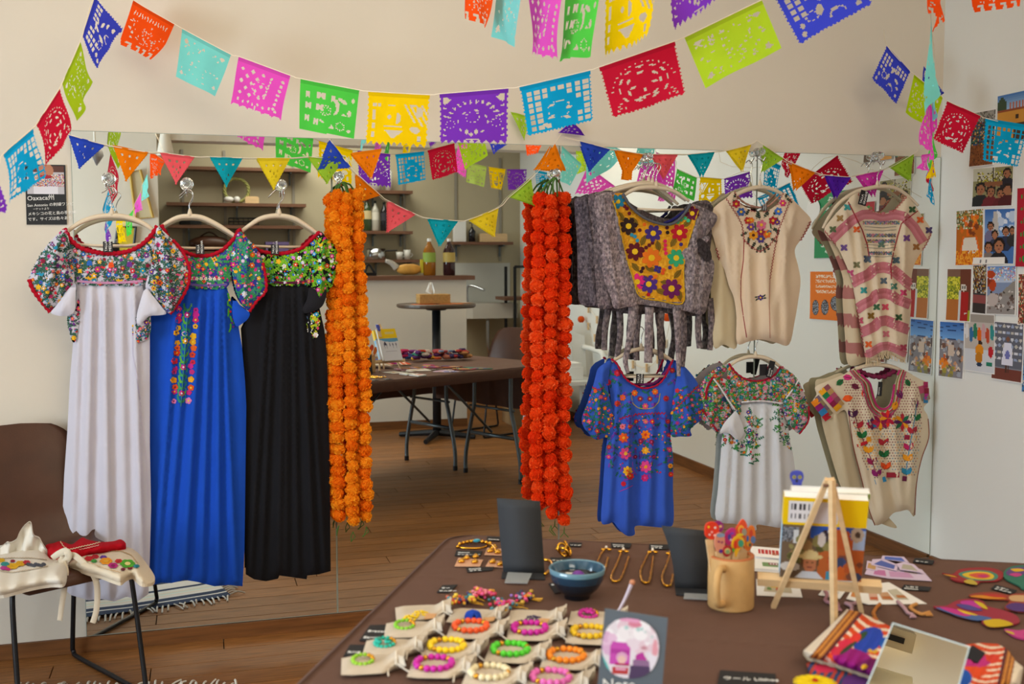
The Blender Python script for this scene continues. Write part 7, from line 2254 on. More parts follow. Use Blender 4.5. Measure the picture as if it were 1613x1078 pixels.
g2.rect(0,0,1,.3,'#ecc60a');g2.rect(.14,.1,.6,.16,'#d8c684');g2.poly([(0,.3),(1,.3),(1,.33),(.7,.4),(.3,.42),(0,.4)],'#5f9ac4')
for x in(.16,.34,.5,.68,.8):g2.ell(x,.5,.03,.05,'#6a6a80');g2.rect(x-.01,.5,x+.01,.62,'#7a7a90')
g2.ell(.74,.46,.04,.06,'#3a2f4a');g2.rect(.2,.7,.8,.71,'#a8a8b8');g2.rect(.3,.78,.7,.79,'#a8a8b8')
book('second picture book with a green back and yellow front, its top showing above the first',(1246,773),(1371,778),(1356,918),(1233,908),.0285,.043,g1,g2,[(0,1,'#e6e6e2')])
P=lambda x,y,o=0.0:EP(x,y,.06+o)
t=thing('bookmark_stick','painted blue skull stick rising above the books on the easel','bookmark',P(1255,800),'painted bookmark sticks in the mug')
del t['group']
b=MB()
V=[P(1248,800,-.0014-.012),P(1262,800,-.0014-.012),P(1264,772,-.0134),P(1244,772,-.0134)]
b.add(V+[v+PN*.0028 for v in V],[(0,1,2,3),(7,6,5,4),(0,4,5,1),(1,5,6,2),(2,6,7,3),(3,7,4,0)])
b.build('stick',PALEWOOD,t)
b=MB()
hp=resample(smooth_path(np.array([(1244,752),(1246,744),(1255,741),(1264,744),(1266,753),(1263,762),(1262,771),(1250,771),(1248,762)],float),4,True),2)
V=[P(*p,-.0135)for p in hp]+[P(*p,-.008)for p in hp]
n_=len(hp)
b.add(V,[tuple(range(n_)),tuple(range(2*n_-1,n_-1,-1))]+[(i,n_+i,n_+(i+1)%n_,(i+1)%n_)for i in range(n_)],'#3f48a8')
for k,(x,y,rx,ry,c)in enumerate(((1251,752,3,3,'#a8a03a'),(1260,752,3,3,'#a8a03a'),(1255,758,2,2.4,'#14141c'),(1251,752,1.2,1.2,'#2a2a60'),(1260,752,1.2,1.2,'#2a2a60'),(1255,766,4,.8,'#23236a'))):
 b.add([P(x+rx*math.cos(w),y+ry*math.sin(w),-.0142-.0003*k)for w in np.linspace(0,6.283,13)[:-1]],[tuple(range(12))],c)
b.build('painted_head',PLASTIC,t)
# ------ small boxes and paper goods
def flat_box(label,px,art,th=.006,z=TZ+.001):
 """thin packet lying on the cloth; px: far-left, far-right, near-right, near-left"""
 P=[T(x,y,z)for x,y in px]
 t=thing('card_packet',label,'packet',sum(np.array(p)for p in P)/4,'white printed packets beside the easel')
 b=MB()
 flat_card(b,px,z,th,'#dcdbd8')
 b.build('packet_body',WHITEPAPER,t)
 U_=np.array([0,0,th+.0002])
 sheet('printed_face',art,P[0]+U_,P[1]+U_,P[3]+U_,parent=t,th=.0004)
a=Art(40,16,'#e2e0de',.4,51)
for x0,x1 in((.26,.33),(.36,.46),(.48,.58),(.6,.68),(.7,.8),(.82,.92)):a.rect(x0,.28,x1,.66,'#b02a2a')
a.speck(.7,.5,.95,.75,['#8a6a3a','#b02a2a'],.6)
a2=Art(40,16,'#dcdcd8',.4,52)
a2.rect(.38,.3,1,.75,'#6a8a5a');a2.rect(.6,.3,.92,.56,'#7a3a48');a2.rect(.66,.36,.7,.5,'#dcd8d8');a2.rect(.76,.36,.8,.5,'#dcd8d8');a2.rect(.86,.36,.9,.5,'#dcd8d8')
flat_box('white packet with red printed lettering beside the easel',[(1182,865),(1229,869),(1228,884),(1183,881)],a)
flat_box('white packet with a green printed label beside the easel',[(1183,885),(1227,888),(1227,903),(1185,900)],a2)
def paper(label,px,art_cols=None,z=TZ+.0006,name='greeting_card',cat='card',group='cards and papers on the display table',th=.0007,shapes=()):
 b=MB()
 flat_card(b,px,z,th,art_cols or '#dddbd8')
 for k,(pts,c)in enumerate(shapes):
  flat_card(b,pts,z+th+.0001+.00015*k,.0001,c)
 return tag(b.build(name,PRINT),label,cat,group)
paper('white postcard with a small colour drawing under the left easel leg',[(1192,939),(1264,942),(1258,918),(1191,913)],shapes=[([(1203,932),(1248,935),(1245,921),(1206,919)],'#b0a58c'),([(1214,926),(1226,927),(1224,922),(1216,921)],'#c8a02a'),([(1208,929),(1216,930),(1214,926),(1209,925)],'#5a7a3a'),([(1222,930),(1232,931),(1230,927),(1223,926)],'#b0402a')])
paper('small white sheet under the middle of the easel',[(1289,938),(1323,944),(1336,926),(1302,922)],shapes=[([(1298,934),(1320,937),(1323,933),(1301,930)],'#c0bdb8')])
paper('white sheet of printed bookmarks right of the easel',[(1333,944),(1368,953),(1460,952),(1400,918),(1345,924)],z=TZ+.001,name='bookmark_sheet',shapes=[([(1340,940),(1350,942),(1354,931),(1343,930)],'#c07a3a'),([(1340,933),(1350,935),(1352,929),(1342,928)],'#8a9a3a'),([(1370,946),(1384,947),(1381,934),(1368,934)],'#c09a86'),([(1390,945),(1408,946),(1398,933),(1384,934)],'#b08a6a'),([(1412,944),(1432,945),(1412,928),(1398,930)],'#b0aa98'),([(1371,944),(1383,945),(1382,941),(1371,941)],'#b0502a'),([(1392,943),(1407,944),(1403,940),(1389,940)],'#a8602a'),([(1414,942),(1429,942),(1424,938),(1411,938)],'#a86a3a')])
LAV='#c3b3cc'
for k,(px,shp,lb)in enumerate((([(1362,905),(1400,912),(1468,916),(1452,898),(1420,890),(1370,888)],[([(1376,905),(1396,908),(1394,899),(1378,898)],'#b06a9a'),([(1402,909),(1440,911),(1432,903),(1400,900)],'#b58ab0'),([(1425,902),(1446,905),(1440,898),(1424,896)],'#a89a94')],'lavender edged die cut card, lowest of the fan'),([(1364,897),(1382,900),(1384,888),(1366,884)],[([(1366,895),(1379,898),(1380,889),(1368,887)],'#b08a5a')],'lavender edged card with a tan picture, leftmost of the fan'),([(1372,890),(1412,900),(1416,891),(1390,881),(1374,882)],[([(1376,889),(1408,897),(1410,891),(1388,883)],'#4a5aa0')],'lavender edged card with a blue field in the middle of the fan'),([(1388,881),(1432,887),(1424,878),(1390,876)],[([(1393,881),(1426,885),(1420,879),(1394,877)],'#4a62b0')],'lavender edged card with a blue field at the back of the fan'),([(1418,898),(1454,903),(1440,890),(1424,886),(1412,889)],[([(1420,896),(1446,900),(1436,891),(1422,889)],'#a09a8c')],'lavender edged card with a grey pattern, rightmost of the fan'))):
 paper(lb,px,LAV,TZ+.001+.0012*k,'die_cut_card',shapes=shp,group='lavender edged die cut cards')
for i,(pts,c,lb)in enumerate((([(1299,930),(1303,938),(1300,946),(1308,950),(1318,950),(1321,957)],'#a87a82','pale pink yarn tassel left of the rear easel leg'),([(1354,946),(1344,952),(1332,951),(1342,956),(1340,965)],'#b8929a','pale pink yarn tassel between the easel legs'),([(1386,952),(1380,958),(1376,966),(1378,972)],'#b0703a','short brown yarn tassel of the bookmark sheet'),([(1414,948),(1424,958),(1430,966),(1438,968)],'#b08f98','pale pink yarn tassel right of the brown one'),([(1444,952),(1434,957),(1440,963),(1452,968),(1464,965)],'#c08a50','tan yarn tassel at the right end of the bookmark sheet'))):
 b=MB()
 wire(b,pts,TZ+.004,.0036,c)
 e0=pts[-1]
 for d in(-4,0,4):
  wire(b,[e0,(e0[0]+d,e0[1]+5)],TZ+.003,.0022,c)
 tag(b.build('yarn_tassel',CLOTH,None,True),lb,'tassel','yarn tassels of the bookmark sheet')
 # ------ painted leather animals
def leather(label,outline,layers,z=TZ+.001):
 b=MB()
 o=resample(smooth_path(np.array(outline[0],float),4,True),4)
 flat_card(b,o,z,.003,outline[1])
 for k,(pts,c)in enumerate(layers):
  o=resample(smooth_path(np.array(pts,float),4,True),4)
  flat_card(b,o,z+.0031+.0002*k,.00015,c)
 return tag(b.build('leather_animal',MATTE),label,'ornament','painted leather animal ornaments')
leather('painted leather armadillo with rainbow rings',([(1484,905),(1500,907),(1510,900),(1530,897),(1560,897),(1578,903),(1580,911),(1570,917),(1545,918),(1540,922),(1524,920),(1505,917),(1497,912),(1510,911)],'#8a2a30'),[([(1510,904),(1530,899),(1558,900),(1572,907),(1566,914),(1540,915),(1520,911)],'#3f7a6a'),([(1516,905),(1534,901),(1556,902),(1566,908),(1560,913),(1540,913),(1524,910)],'#c8a82a'),([(1526,906),(1540,903),(1554,904),(1560,908),(1554,911),(1540,911)],'#c0503a'),([(1540,907),(1552,906),(1556,909),(1548,910)],'#b02a6a'),([(1486,905),(1500,907),(1508,910),(1496,908)],'#c08a2a'),([(1518,916),(1530,913),(1540,921),(1526,920)],'#b09a3a')])
leather('painted leather bird with a green wing at the right edge',([(1584,900),(1594,895),(1612,893),(1640,895),(1640,925),(1612,930),(1605,925),(1585,915),(1580,908)],'#2f6a5a'),[([(1585,901),(1596,895),(1614,894),(1636,897),(1630,902),(1600,907),(1588,907)],'#5a3f78'),([(1592,897),(1606,896),(1614,899),(1600,901)],'#c8a020'),([(1590,905),(1602,903),(1610,906),(1600,909)],'#b03a7a')])
leather('painted leather bird with a red and yellow wing and purple tail',([(1526,940),(1545,936),(1570,936),(1588,940),(1600,938),(1640,940),(1640,960),(1612,966),(1598,964),(1582,960),(1590,948),(1565,946),(1540,944)],'#8a3a2a'),[([(1528,940),(1546,938),(1586,943),(1560,944),(1540,942)],'#c07a20'),([(1548,937),(1570,937),(1586,941),(1566,941)],'#a82f2a'),([(1590,940),(1604,938),(1636,940),(1632,948),(1606,948),(1592,946)],'#b8946a'),([(1584,956),(1600,950),(1634,956),(1626,963),(1600,963)],'#4a2f6a')])
leather('painted leather bird with pink, blue and yellow bands',([(1470,958),(1490,957),(1504,950),(1516,947),(1534,946),(1548,950),(1556,958),(1580,964),(1600,972),(1606,982),(1596,986),(1586,986),(1572,990),(1556,988),(1546,982),(1556,976),(1540,978),(1515,974),(1495,966)],'#8a2a3a'),[([(1474,958),(1490,959),(1520,966),(1562,974),(1540,978),(1515,973),(1495,966)],'#3f5a90'),([(1480,957),(1500,959),(1530,968),(1520,971),(1500,966)],'#b02a7a'),([(1508,960),(1530,966),(1540,970),(1520,967)],'#c8a81a'),([(1512,949),(1532,947),(1550,957),(1530,958)],'#a8308a'),([(1506,953),(1524,953),(1548,962),(1524,961)],'#4a3f80'),([(1534,947),(1548,951),(1556,960),(1546,957)],'#b8a020'),([(1550,978),(1575,976),(1596,984),(1574,988),(1556,987)],'#b89a18')])
leather('painted leather piece with a pink round at the right edge',([(1582,994),(1594,995),(1606,996),(1640,992),(1640,1010),(1608,1008),(1594,1003)],'#b03a7a'),[([(1583,994),(1594,996),(1598,1000),(1590,998)],'#b8a020')])
# ------ embroidered pouches and the stand mirror
def rot_uv(x,y,A,ux,uy):
 A,ux,uy=np.array(A,float),np.array(ux,float),np.array(uy,float)
 M_=np.linalg.inv(np.stack([ux,uy],1))
 return(x-A[0])*M_[0,0]+(y-A[1])*M_[0,1],(x-A[0])*M_[1,0]+(y-A[1])*M_[1,1]
def embroidered_pouch(label,outline,z0,h0,A,ux,uy,blobs,seed,flip=1,extra=None):
 """A: corner at the striped edge, ux: picture vector across the pouch, uy: along the stripes"""
 t=thing('embroidered_pouch',label,'pouch',T(*outline[0]),'embroidered textile pouches')
 def colf(x,y):
  u,v=rot_uv(x,y,A,ux,uy)
  C=np.empty((len(x),3))
  C[:]=rgb('#d8cbb8')
  q=np.random.default_rng(seed)
  m=u>.13
  C[m]=rgb('#7a3f1f')
  for s0,s1,c in((.15,.19,'#c0803a'),(.215,.255,'#c0803a'),(.28,.31,'#4a2030')):
   C[(u>s0)&(u<s1)]=rgb(c)
  m=u>.31
  C[m]=rgb('#c9451a')
  C[m&(np.sin(v*46+np.sin(u*9)*2.4)>.35)]=rgb('#dccbb8')
  for bx,by,rx,ry,an,c in blobs:
   ca,sa=math.cos(an),math.sin(an)
   p=((u-bx)*ca+(v-by)*sa)/rx
   r2=(-(u-bx)*sa+(v-by)*ca)/ry
   C[(p*p+r2*r2<1)&m]=rgb(c)
  return C
 zp=ZPanel(outline,z0,lambda x,y:h0+.0015*np.sin(x*.35+y*.2),.012,9,1.7,False)
 o=zp.build('pouch_body',THREAD,t,colf)
 n=len(zp.o)
 Vt=zp.pos(zp.o[:,0],zp.o[:,1])
 Vb=Vt.copy()
 Vb[:,2]=z0
 make_obj('pouch_side',np.concatenate([Vt,Vb]),[(i,n+i,n+(i+1)%n,(i+1)%n)for i in range(n)]+[tuple(range(2*n-1,n-1,-1))],[rgb('#b8a890')]*(n+1),CLOTH,t)
 if extra:
  extra(t,zp)
 return t
B1=[(.62,.30,.17,.26,-.1,'#1f3fa8'),(.92,.22,.16,.16,.2,'#1a56b0'),(.66,.72,.30,.20,.15,'#8a1070'),(.9,.78,.18,.22,.1,'#6a0f58'),(.5,.3,.05,.14,.2,'#2f4a30'),(.46,.36,.06,.12,0,'#d0302a'),(.4,.5,.08,.1,0,'#c82848'),(.37,.66,.08,.09,0,'#c02840'),(.47,.54,.03,.16,.2,'#2f4030'),(.74,.46,.035,.03,0,'#c8a02a'),(.8,.44,.03,.04,0,'#c8a02a'),(.82,.76,.04,.05,0,'#d0a01f'),(.72,.96,.1,.06,0,'#6a2f90'),(.88,1.0,.1,.06,0,'#b02a6a')]
embroidered_pouch('embroidered pouch with blue and purple birds lying left of the stand mirror',[(1328,966),(1334,960),(1352,964),(1378,975),(1404,988),(1420,996),(1400,1040),(1388,1072),(1360,1062),(1325,1050),(1290,1040),(1272,1036),(1265,1026),(1280,1012),(1304,990)],TZ+.016,.014,(1318,962),(110,40),(-62,74),B1,61)
def tg(t,zp):
 b=MB()
 flat_card(b,[(1516,1034),(1540,1046),(1552,1030),(1532,1018)],TZ+.03,.0014,'#1c1c22')
 b.build('label_tag',MATTE,t)
B2=[(.75,.3,.3,.16,.1,'#b02a78'),(.68,.55,.2,.12,0,'#d0481f'),(.9,.75,.22,.25,0,'#1a50a8'),(.45,.2,.1,.1,0,'#c83a2a'),(.95,.1,.12,.1,0,'#8a1070')]
embroidered_pouch('embroidered pouch with a frayed hem lying right of the stand mirror',[(1500,1024),(1520,1016),(1545,1013),(1572,1015),(1588,1024),(1600,1042),(1612,1052),(1606,1082),(1560,1092),(1500,1092)],TZ+.002,.016,(1616,1030),(-110,-12),(-14,66),B2,62,extra=tg)
b3=[(.5,.5,.22,.4,.2,'#b02a50'),(.8,.4,.2,.3,0,'#5a2f7a'),(.3,.3,.2,.3,0,'#2f5a6a')]
zp=ZPanel([(1270,1046),(1285,1036),(1325,1046),(1392,1070),(1384,1100),(1330,1100),(1280,1078)],TZ+.002,lambda x,y:.011+0*x,.006,8,2.2,False)
def c3(x,y):
 C=np.empty((len(x),3))
 C[:]=rgb('#24406a')
 C[np.sin((x+y*.6)*.5)>.2]=rgb('#b0402a')
 C[((x-1300)/18)**2+((y-1053)/7)**2<1]=rgb('#c02850')
 C[((x-1330)/14)**2+((y-1052)/6)**2<1]=rgb('#2f4a3a')
 C[((x-1352)/26)**2+((y-1074)/12)**2<1]=rgb('#5a2f7a')
 return C
o=zp.build('embroidered_pouch',THREAD,None,c3)
tag(o,'dark blue and red embroidered pouch under the one left of the stand mirror','pouch','embroidered textile pouches')
fc=np.array(T(1284,1074,TZ+.024))
b=MB()
for i in range(18):
 w=i/18*6.283
 d=np.array([math.cos(w),math.sin(w),0])
 s_=np.array([-d[1],d[0],0])
 b.add([fc+d*.004,fc+d*.02-s_*.0045+(0,0,.001),fc+d*.031-s_*.003-(0,0,.002),fc+d*.031+s_*.003-(0,0,.002),fc+d*.02+s_*.0045+(0,0,.001)],[(0,1,2,3,4)],'#dcc014' if i%2 else '#e6cc20')
b.lathe([(.024,-.006),(.026,-.001),(.004,.001)],18,'#d4b812',Matrix.Translation(Vector(fc)))
t=tag(b.build('felt_flower',CLOTH),'yellow felt flower with a red centre at the bottom edge','ornament')
b=MB()
b.ball(fc+(0,0,.002),.004,'#b0301f',8,(1.2,1.2,.6))
b.build('flower_centre',CLOTH,t)
mcn=np.array(T(1448,1040,TZ+.075))
toc=_C-mcn
az=math.atan2(toc[1],toc[0])+math.radians(8)
EL=math.radians(52)
mn=np.array([math.cos(az)*math.cos(EL),math.sin(az)*math.cos(EL),math.sin(EL)])
MP=lambda x,y,o=0.0:(lambda d:_C+d*(((mcn+mn*o-_C)@mn)/(d@mn)))(rays(x,y))
cs=[(1406,981),(1528,1019),(1494,1142),(1346,1124)]
P0=[MP(*c)for c in cs]
P1=[p-mn*.004 for p in P0]
t=thing('stand_mirror','small frameless square mirror tilted back between the embroidered pouches','mirror',(P1[2]+P1[3])/2)
b=MB()
b.add(P0+P1,[(7,6,5,4),(0,4,5,1),(1,5,6,2),(2,6,7,3),(3,7,4,0),(0,1,2,3)])
b.build('backing',mat('pale_blue_edge','#b8ccd6',rough=.3),t)
b=MB()
cen_=sum(P0)/4
Q0=[p*.965+cen_*.035+mn*.0005 for p in P0]
b.add(Q0,[(0,3,2,1)])
b.build('mirror_glass',MIRROR,t)
b=MB()
tm=(P1[0]+P1[1])/2*.7+(P1[2]+P1[3])/2*.3
ft=np.array([tm[0],tm[1],TZ])-np.array([mn[0],mn[1],0])*.03
b.tube([tm,ft],.003,6)
b.build('prop',BLACKMET,t)
print('stand mirror corners',[tuple(round(float(v),3)for v in p)for p in P0])
# ------ brown shell chair with black sled legs
LEATHER=mat('brown_leather','#4a2d1e',rough=.42,spec=.45,var=(8,.18),bump=(220,.12))
def shell_chair(label,R0,f,width=.42,wear=1.0,group='brown shell chairs'):
 f=np.array([f[0],f[1],0.0])
 f/=np.linalg.norm(f)
 s_=np.array([-f[1],f[0],0.0])
 base=np.array([R0[0],R0[1],0.0])
 t=thing('shell_chair',label,'chair',base+f*.25,group)
 Pt=lambda a,q,z:base+f*a+s_*q+np.array([0,0,z])
 prof=smooth_path(np.array([(.50,.405),(.485,.43),(.40,.435),(.28,.425),(.16,.415),(.085,.43),(.045,.50),(.025,.60),(.0,.70),(-.025,.785),(-.035,.82)]),4)
 hw=lambda i:0
 n=len(prof)
 tt=np.linspace(0,1,n)
 W=np.interp(tt,[0,.06,.2,.4,.5,.6,.75,.88,.95,1],[.16,.185,.195,.21,.238,.24,.232,.205,.155,.055])*width/.43
 up=np.interp(tt,[0,.25,.45,.6,.8,1],[.0,.012,.035,.05,.035,.0])
 V,F=[],[]
 m=17
 for sd in(0,1):
  for i in range(n):
   for k in range(m):
    u=k/(m-1)*2-1
    g=prof[min(i+1,n-1)]-prof[max(i-1,0)]
    g=g/(np.linalg.norm(g)+1e-9)
    nr=np.array([g[1],-g[0]])
    nr=nr if nr[0]+nr[1]*.5>0 else-nr
    lift=up[i]*abs(u)**2.5
    d=nr*lift-nr*.007*sd
    V.append(Pt(prof[i][0]+d[0],u*W[i],prof[i][1]+d[1]))
 mm=n*m
 for i in range(n-1):
  for k in range(m-1):
   a=i*m+k
   F.append((a,a+m,a+m+1,a+1))
   F.append((mm+a,mm+a+1,mm+a+m+1,mm+a+m))
 for i in range(n-1):
  for k in(0,m-1):
   a=i*m+k
   q=(a,mm+a,mm+a+m,a+m)
   F.append(q if k==0 else tuple(reversed(q)))
 for i in(0,n-1):
  for k in range(m-1):
   a=i*m+k
   q=(a,a+1,mm+a+1,mm+a)
   F.append(q if i==0 else tuple(reversed(q)))
 make_obj('seat_shell',np.array(V),F,None,LEATHER,t,True)
 w=width*.43
 for q in(-w,w):
  b=MB()
  b.tube(smooth_path([Pt(.40,q*.86,.412),Pt(.432,q*.98,.395),Pt(.45,q*1.02,.30),Pt(.487,q*1.06,.06),Pt(.49,q*1.06,.022),Pt(.46,q*1.06,.009),Pt(.25,q*1.06,.009),Pt(.03,q*1.06,.009),Pt(.0,q*1.06,.022),Pt(.004,q*1.04,.06),Pt(.06,q*.98,.34),Pt(.085,q*.92,.402),Pt(.12,q*.86,.412)],5),.0078,8)
  b.build('sled_leg',BLACKMET,t,True)
 for a in(.13,.39):
  b=MB()
  b.tube([Pt(a,-w*.88,.41),Pt(a,w*.88,.41)],.0075,8)
  b.build('crossbar',BLACKMET,t,True)
 return t
f_=np.array([.514,-.858,0])
s2=np.array([.858,.514,0])
R0=np.array([-.436,-.05,0])-s2*.19
shell_chair('brown leather shell chair with clothes on its seat at the far left',R0,f_,.42)
CP=lambda a,q,z:R0+f_*a+s2*q+np.array([0,0,z])
# ------ clothes lying on the chair
SZ=.447
class SPanel(Panel):
 """folded cloth lying on the seat: picture outline on a level plane with its own height"""
 def __init__(s,outline,z0,fold=None,bulge=.012,br=8.,sp=4.):
  Panel.__init__(s,outline,0,fold,bulge,br,sp,True)
  s.z0=z0
 def pos(s,x,y,off=0.0):
  x,y=np.asarray(x,float),np.asarray(y,float)
  return on_z(x,y,s.z0+s.depth(x,y)+off)
def laid(name,label,outline,z0,col,fold,bulge,emb=None,group='folded clothes on the brown chair'):
 t=thing(name,label,'blouse',on_z(*np.mean(outline,0),z0),group)
 p=SPanel(outline,z0,fold,bulge,10)
 n=len(p.o)
 p.build('cloth',CLOTH,t,col,back=False)
 Vt=p.pos(p.o[:,0],p.o[:,1])
 Vb=Vt-np.array([0,0,.009])
 make_obj('underside',np.concatenate([Vt,Vb]),[(i,n+i,n+(i+1)%n,(i+1)%n)for i in range(n)]+[tuple(range(2*n-1,n-1,-1))],[rgb(col if isinstance(col,str)else '#d8cdb8')]*(n+1),CLOTH,t)
 if emb:
  e=Emb(p,700)
  emb(e)
  e.build('embroidery',t,off=.0016)
 return t
def e_cream(e):
 for x,y,r_,c,cc in((140,880,7,'#c01f2a','#c01f2a'),(150,877,6,'#b01f2a','#a01f2a'),(163,878,5.5,'#5a2f90','#6a3fa0'),(167,884,10,'#e0911a','#d9a02a'),(148,884,5,'#3f8a3a','#3f8a3a'),(187,884,6,'#c02a2a','#a01f2a'),(201,888,12,'#4fa02a','#e0d48a'),(178,891,8,'#b02a7a','#8a1f5a'),(215,892,5,'#2f8a9a','#2f8a9a'),(194,897,4,'#7a1f3a','#7a1f3a'),(205,895,4,'#7a1f2a','#7a1f2a')):
  for k in range(6):
   w=k*1.047
   e.ell(x+r_*.55*math.cos(w),y+r_*.3*math.sin(w),r_*.5,r_*.28,c,0,7,1)
  e.ell(x,y,r_*.4,r_*.24,cc,0,8,2)
 e.zigzag([(122,876),(140,886),(165,896),(190,902)],.5,2.4,1.0,'#c9a87a')
 e.zigzag([(165,868),(190,868),(206,874),(218,888)],.5,2.4,1.0,'#c9a87a')
laid('cream_blouse','cream blouse with bright embroidered flowers hanging over the right seat edge',[(112,880),(122,872),(150,866),(176,862),(200,862),(216,870),(228,884),(238,898),(244,910),(240,918),(224,920),(214,913),(208,908),(198,912),(190,918),(178,915),(160,908),(140,903),(124,897),(108,891)],.43,'#dacdb6',lambda x,y:np.interp(x,[105,150,215,245],[.024,.03,.026,-.01])+.001*np.sin(x*.3),.012,e_cream)
def e_red(e):
 e.zigzag([(95,853),(100,861),(108,866),(118,864),(130,861),(145,858),(158,854)],.6,2.2,1.5,'#e0c0a0')
 e.zigzag([(125,866),(140,863),(156,859)],.5,2.2,.9,'#e0b0a0')
laid('red_blouse','red blouse with pale stitched neckline folded on the chair seat',[(72,860),(84,856),(96,853),(112,858),(122,852),(130,847),(140,851),(160,854),(178,853),(190,850),(198,856),(196,863),(180,868),(160,871),(140,874),(124,878),(108,875),(92,879),(78,876)],.455,'#b5101f',lambda x,y:.006*np.sin(x*.13)+.016+.0014*np.sin(x*.4+y*.3),.022,e_red)
def e_white(e):
 for x,y,r_,c in((2,883,6,'#c9a01a'),(8,889,7,'#2f8a8a'),(20,892,9,'#d0a01a'),(32,888,8,'#c9981a'),(42,886,6,'#b02a3a'),(6,895,6,'#b03a8a'),(20,884,4,'#8a1f3a'),(13,897,4,'#c02a7a')):
  for k in range(6):
   w=k*1.047
   e.ell(x+r_*.55*math.cos(w),y+r_*.3*math.sin(w),r_*.5,r_*.28,c,0,7,1)
 for x in range(45,72,4):
  e.ell(x,889+(x%3),4,2.6,'#4a4f5c',.3,7,1)
 e.zigzag([(-4,880),(20,879),(50,879),(74,882)],.5,2.2,1.0,'#b8a58a')
 e.zigzag([(-4,899),(20,902),(50,897),(76,892)],.5,2.2,1.0,'#b8a58a')
t=laid('white_blouse','white cotton blouse with an embroidered band on the left of the chair seat',[(-30,872),(0,864),(14,856),(30,852),(50,852),(66,858),(78,877),(90,880),(104,872),(108,884),(106,900),(104,914),(98,921),(80,921),(50,926),(20,934),(0,938),(-30,934)],.44,'#dcd7cc',lambda x,y:.018+.0014*np.sin(x*.22+y*.05),.02,e_white)
V0=on_z(40,868,.47)
A_=V0[:2]
FP=lambda x,y,d=0.0:on_plane(x,y,A_+np.array([.0,-.0]),(1,.12))+np.array([.0,-d,0])
o=np.array([(-10,868),(4,860),(12,854),(22,852),(28,846),(32,836),(40,826),(46,824),(51,832),(55,842),(64,853),(70,860),(80,880),(60,886),(30,884),(-6,882)],float)
o=resample(smooth_path(o,3,True),3)
gx,gy=np.meshgrid(np.arange(0,80,4.),np.arange(824,884,4.))
gx,gy=gx.ravel(),gy.ravel()
k_=in_poly(gx,gy,o)&(poly_dist(gx,gy,o)>2)
pts=np.concatenate([o,np.stack([gx[k_],gy[k_]],1)])
nb=len(o)
rr_=delaunay_2d_cdt([Vector(p)for p in pts.tolist()],[(i,(i+1)%nb)for i in range(nb)],[],1,1e-5)
v2=np.array([tuple(v)for v in rr_[0]])
fold=.012*np.sin(v2[:,0]*.22+v2[:,1]*.1)+.006*np.sin(v2[:,0]*.5)
base_=FP(v2[:,0],v2[:,1])
Vf=base_+np.stack([0*fold,-fold-.008,0*fold],1)
Vb2=base_+np.stack([0*fold,-fold+.006,0*fold],1)
Ff=[tuple(f)for f in rr_[2]]
nn_=len(v2)
make_obj('raised_sleeve',np.concatenate([Vf,Vb2]),Ff+[tuple(i+nn_ for i in reversed(f))for f in Ff]+[(i,(i+1)%nb,nn_+(i+1)%nb,nn_+i)for i in range(nb)],[rgb('#dcd7cc')]*(2*len(Ff)+nb),CLOTH,t,True)
def ribbon(pts,w,Y,col,parent,name='tie_ribbon'):
 P=resample_open(smooth_path(np.array(pts,float),6),3)
 n=len(P)
 ww=np.interp(np.linspace(0,1,n),[0,.5,1],w)
 Tn=np.gradient(P,axis=0)
 Tn/=np.linalg.norm(Tn,axis=1)[:,None]
 N=np.stack([-Tn[:,1],Tn[:,0]],1)*ww[:,None]/2
 yy=np.interp(np.linspace(0,1,n),np.linspace(0,1,len(Y)),Y)
 V,F=[],[]
 for sg in(-.001,.001):
  for q in(-1,0,1):
   V.append(on_y(P[:,0]+N[:,0]*q,P[:,1]+N[:,1]*q,yy+sg+.004*(q==0)))
 V=np.stack([V[0],V[1],V[2],V[5],V[4],V[3]],1)
 for i in range(n-1):
  for k in range(6):
   a,c=i*6+k,i*6+(k+1)%6
   F.append((a,c,c+6,a+6))
 F+=[tuple(range(6)),tuple(range(n*6-1,n*6-7,-1))]
 return make_obj(name,V.reshape(-1,3),F,[rgb(col)]*len(F),CLOTH,parent,True)
yb=float(on_z(105,880,.47)[1])
ribbon([(106,872),(98,884),(103,900),(101,930),(97,955),(94,978)],[12,10,8],[yb-.02,yb-.05,yb-.06,yb-.06],'#d6cab6',t)
ribbon([(106,876),(118,876),(134,890),(146,904),(153,925),(152,960),(146,982)],[10,10,9],[yb-.02,yb-.05,yb-.09,yb-.09,yb-.09],'#d6cab6',t)
ribbon([(82,880),(92,873),(104,869),(108,878),(100,886),(90,884)],[9,12,9],[yb-.02,yb-.035,yb-.03],'#dad0bd',t,'ribbon_knot')
b=MB()
V=[]
# ------ striped rug
t=thing('striped_rug','white and navy striped cotton rug with knotted white fringe on the floor','rug',(-.25,-.72,0))
r0,r1=np.array((-.60,-.31,0)),np.array((.10,-.49,0))
ru=(r1-r0)/np.linalg.norm(r1-r0)
rv=np.array([-ru[1],ru[0],0])*-1
Lr,Wr=np.linalg.norm(r1-r0),.62
b=MB()
nu,nv=40,50
for j in range(nv):
 v0,v1=j/nv*Wr,(j+1)/nv*Wr
 vv=(j+.5)/nv*Wr
 c='#dad9d6'
 for s0,s1 in((.0,.055),(.068,.105),(.20,.225),(.30,.34),(.42,.50)):
  if s0<=vv<s1:
   c='#39455e'
 if .13<vv<.18:
  c=['#c9d6d0','#dcd2c4','#d4dcd8'][j%3]
 for i in range(nu):
  u0,u1=i/nu*Lr,(i+1)/nu*Lr
  zz=lambda u,v:.006+.007*max(0,math.sin(u*9+v*2))*(1 if v<.3 else .4)
  b.add([r0+ru*u+rv*v+np.array([0,0,zz(u,v)])for u,v in((u0,v0),(u0,v1),(u1,v1),(u1,v0))],[(0,1,2,3)],c)
b.build('rug_body',CLOTH,t)
b=MB()
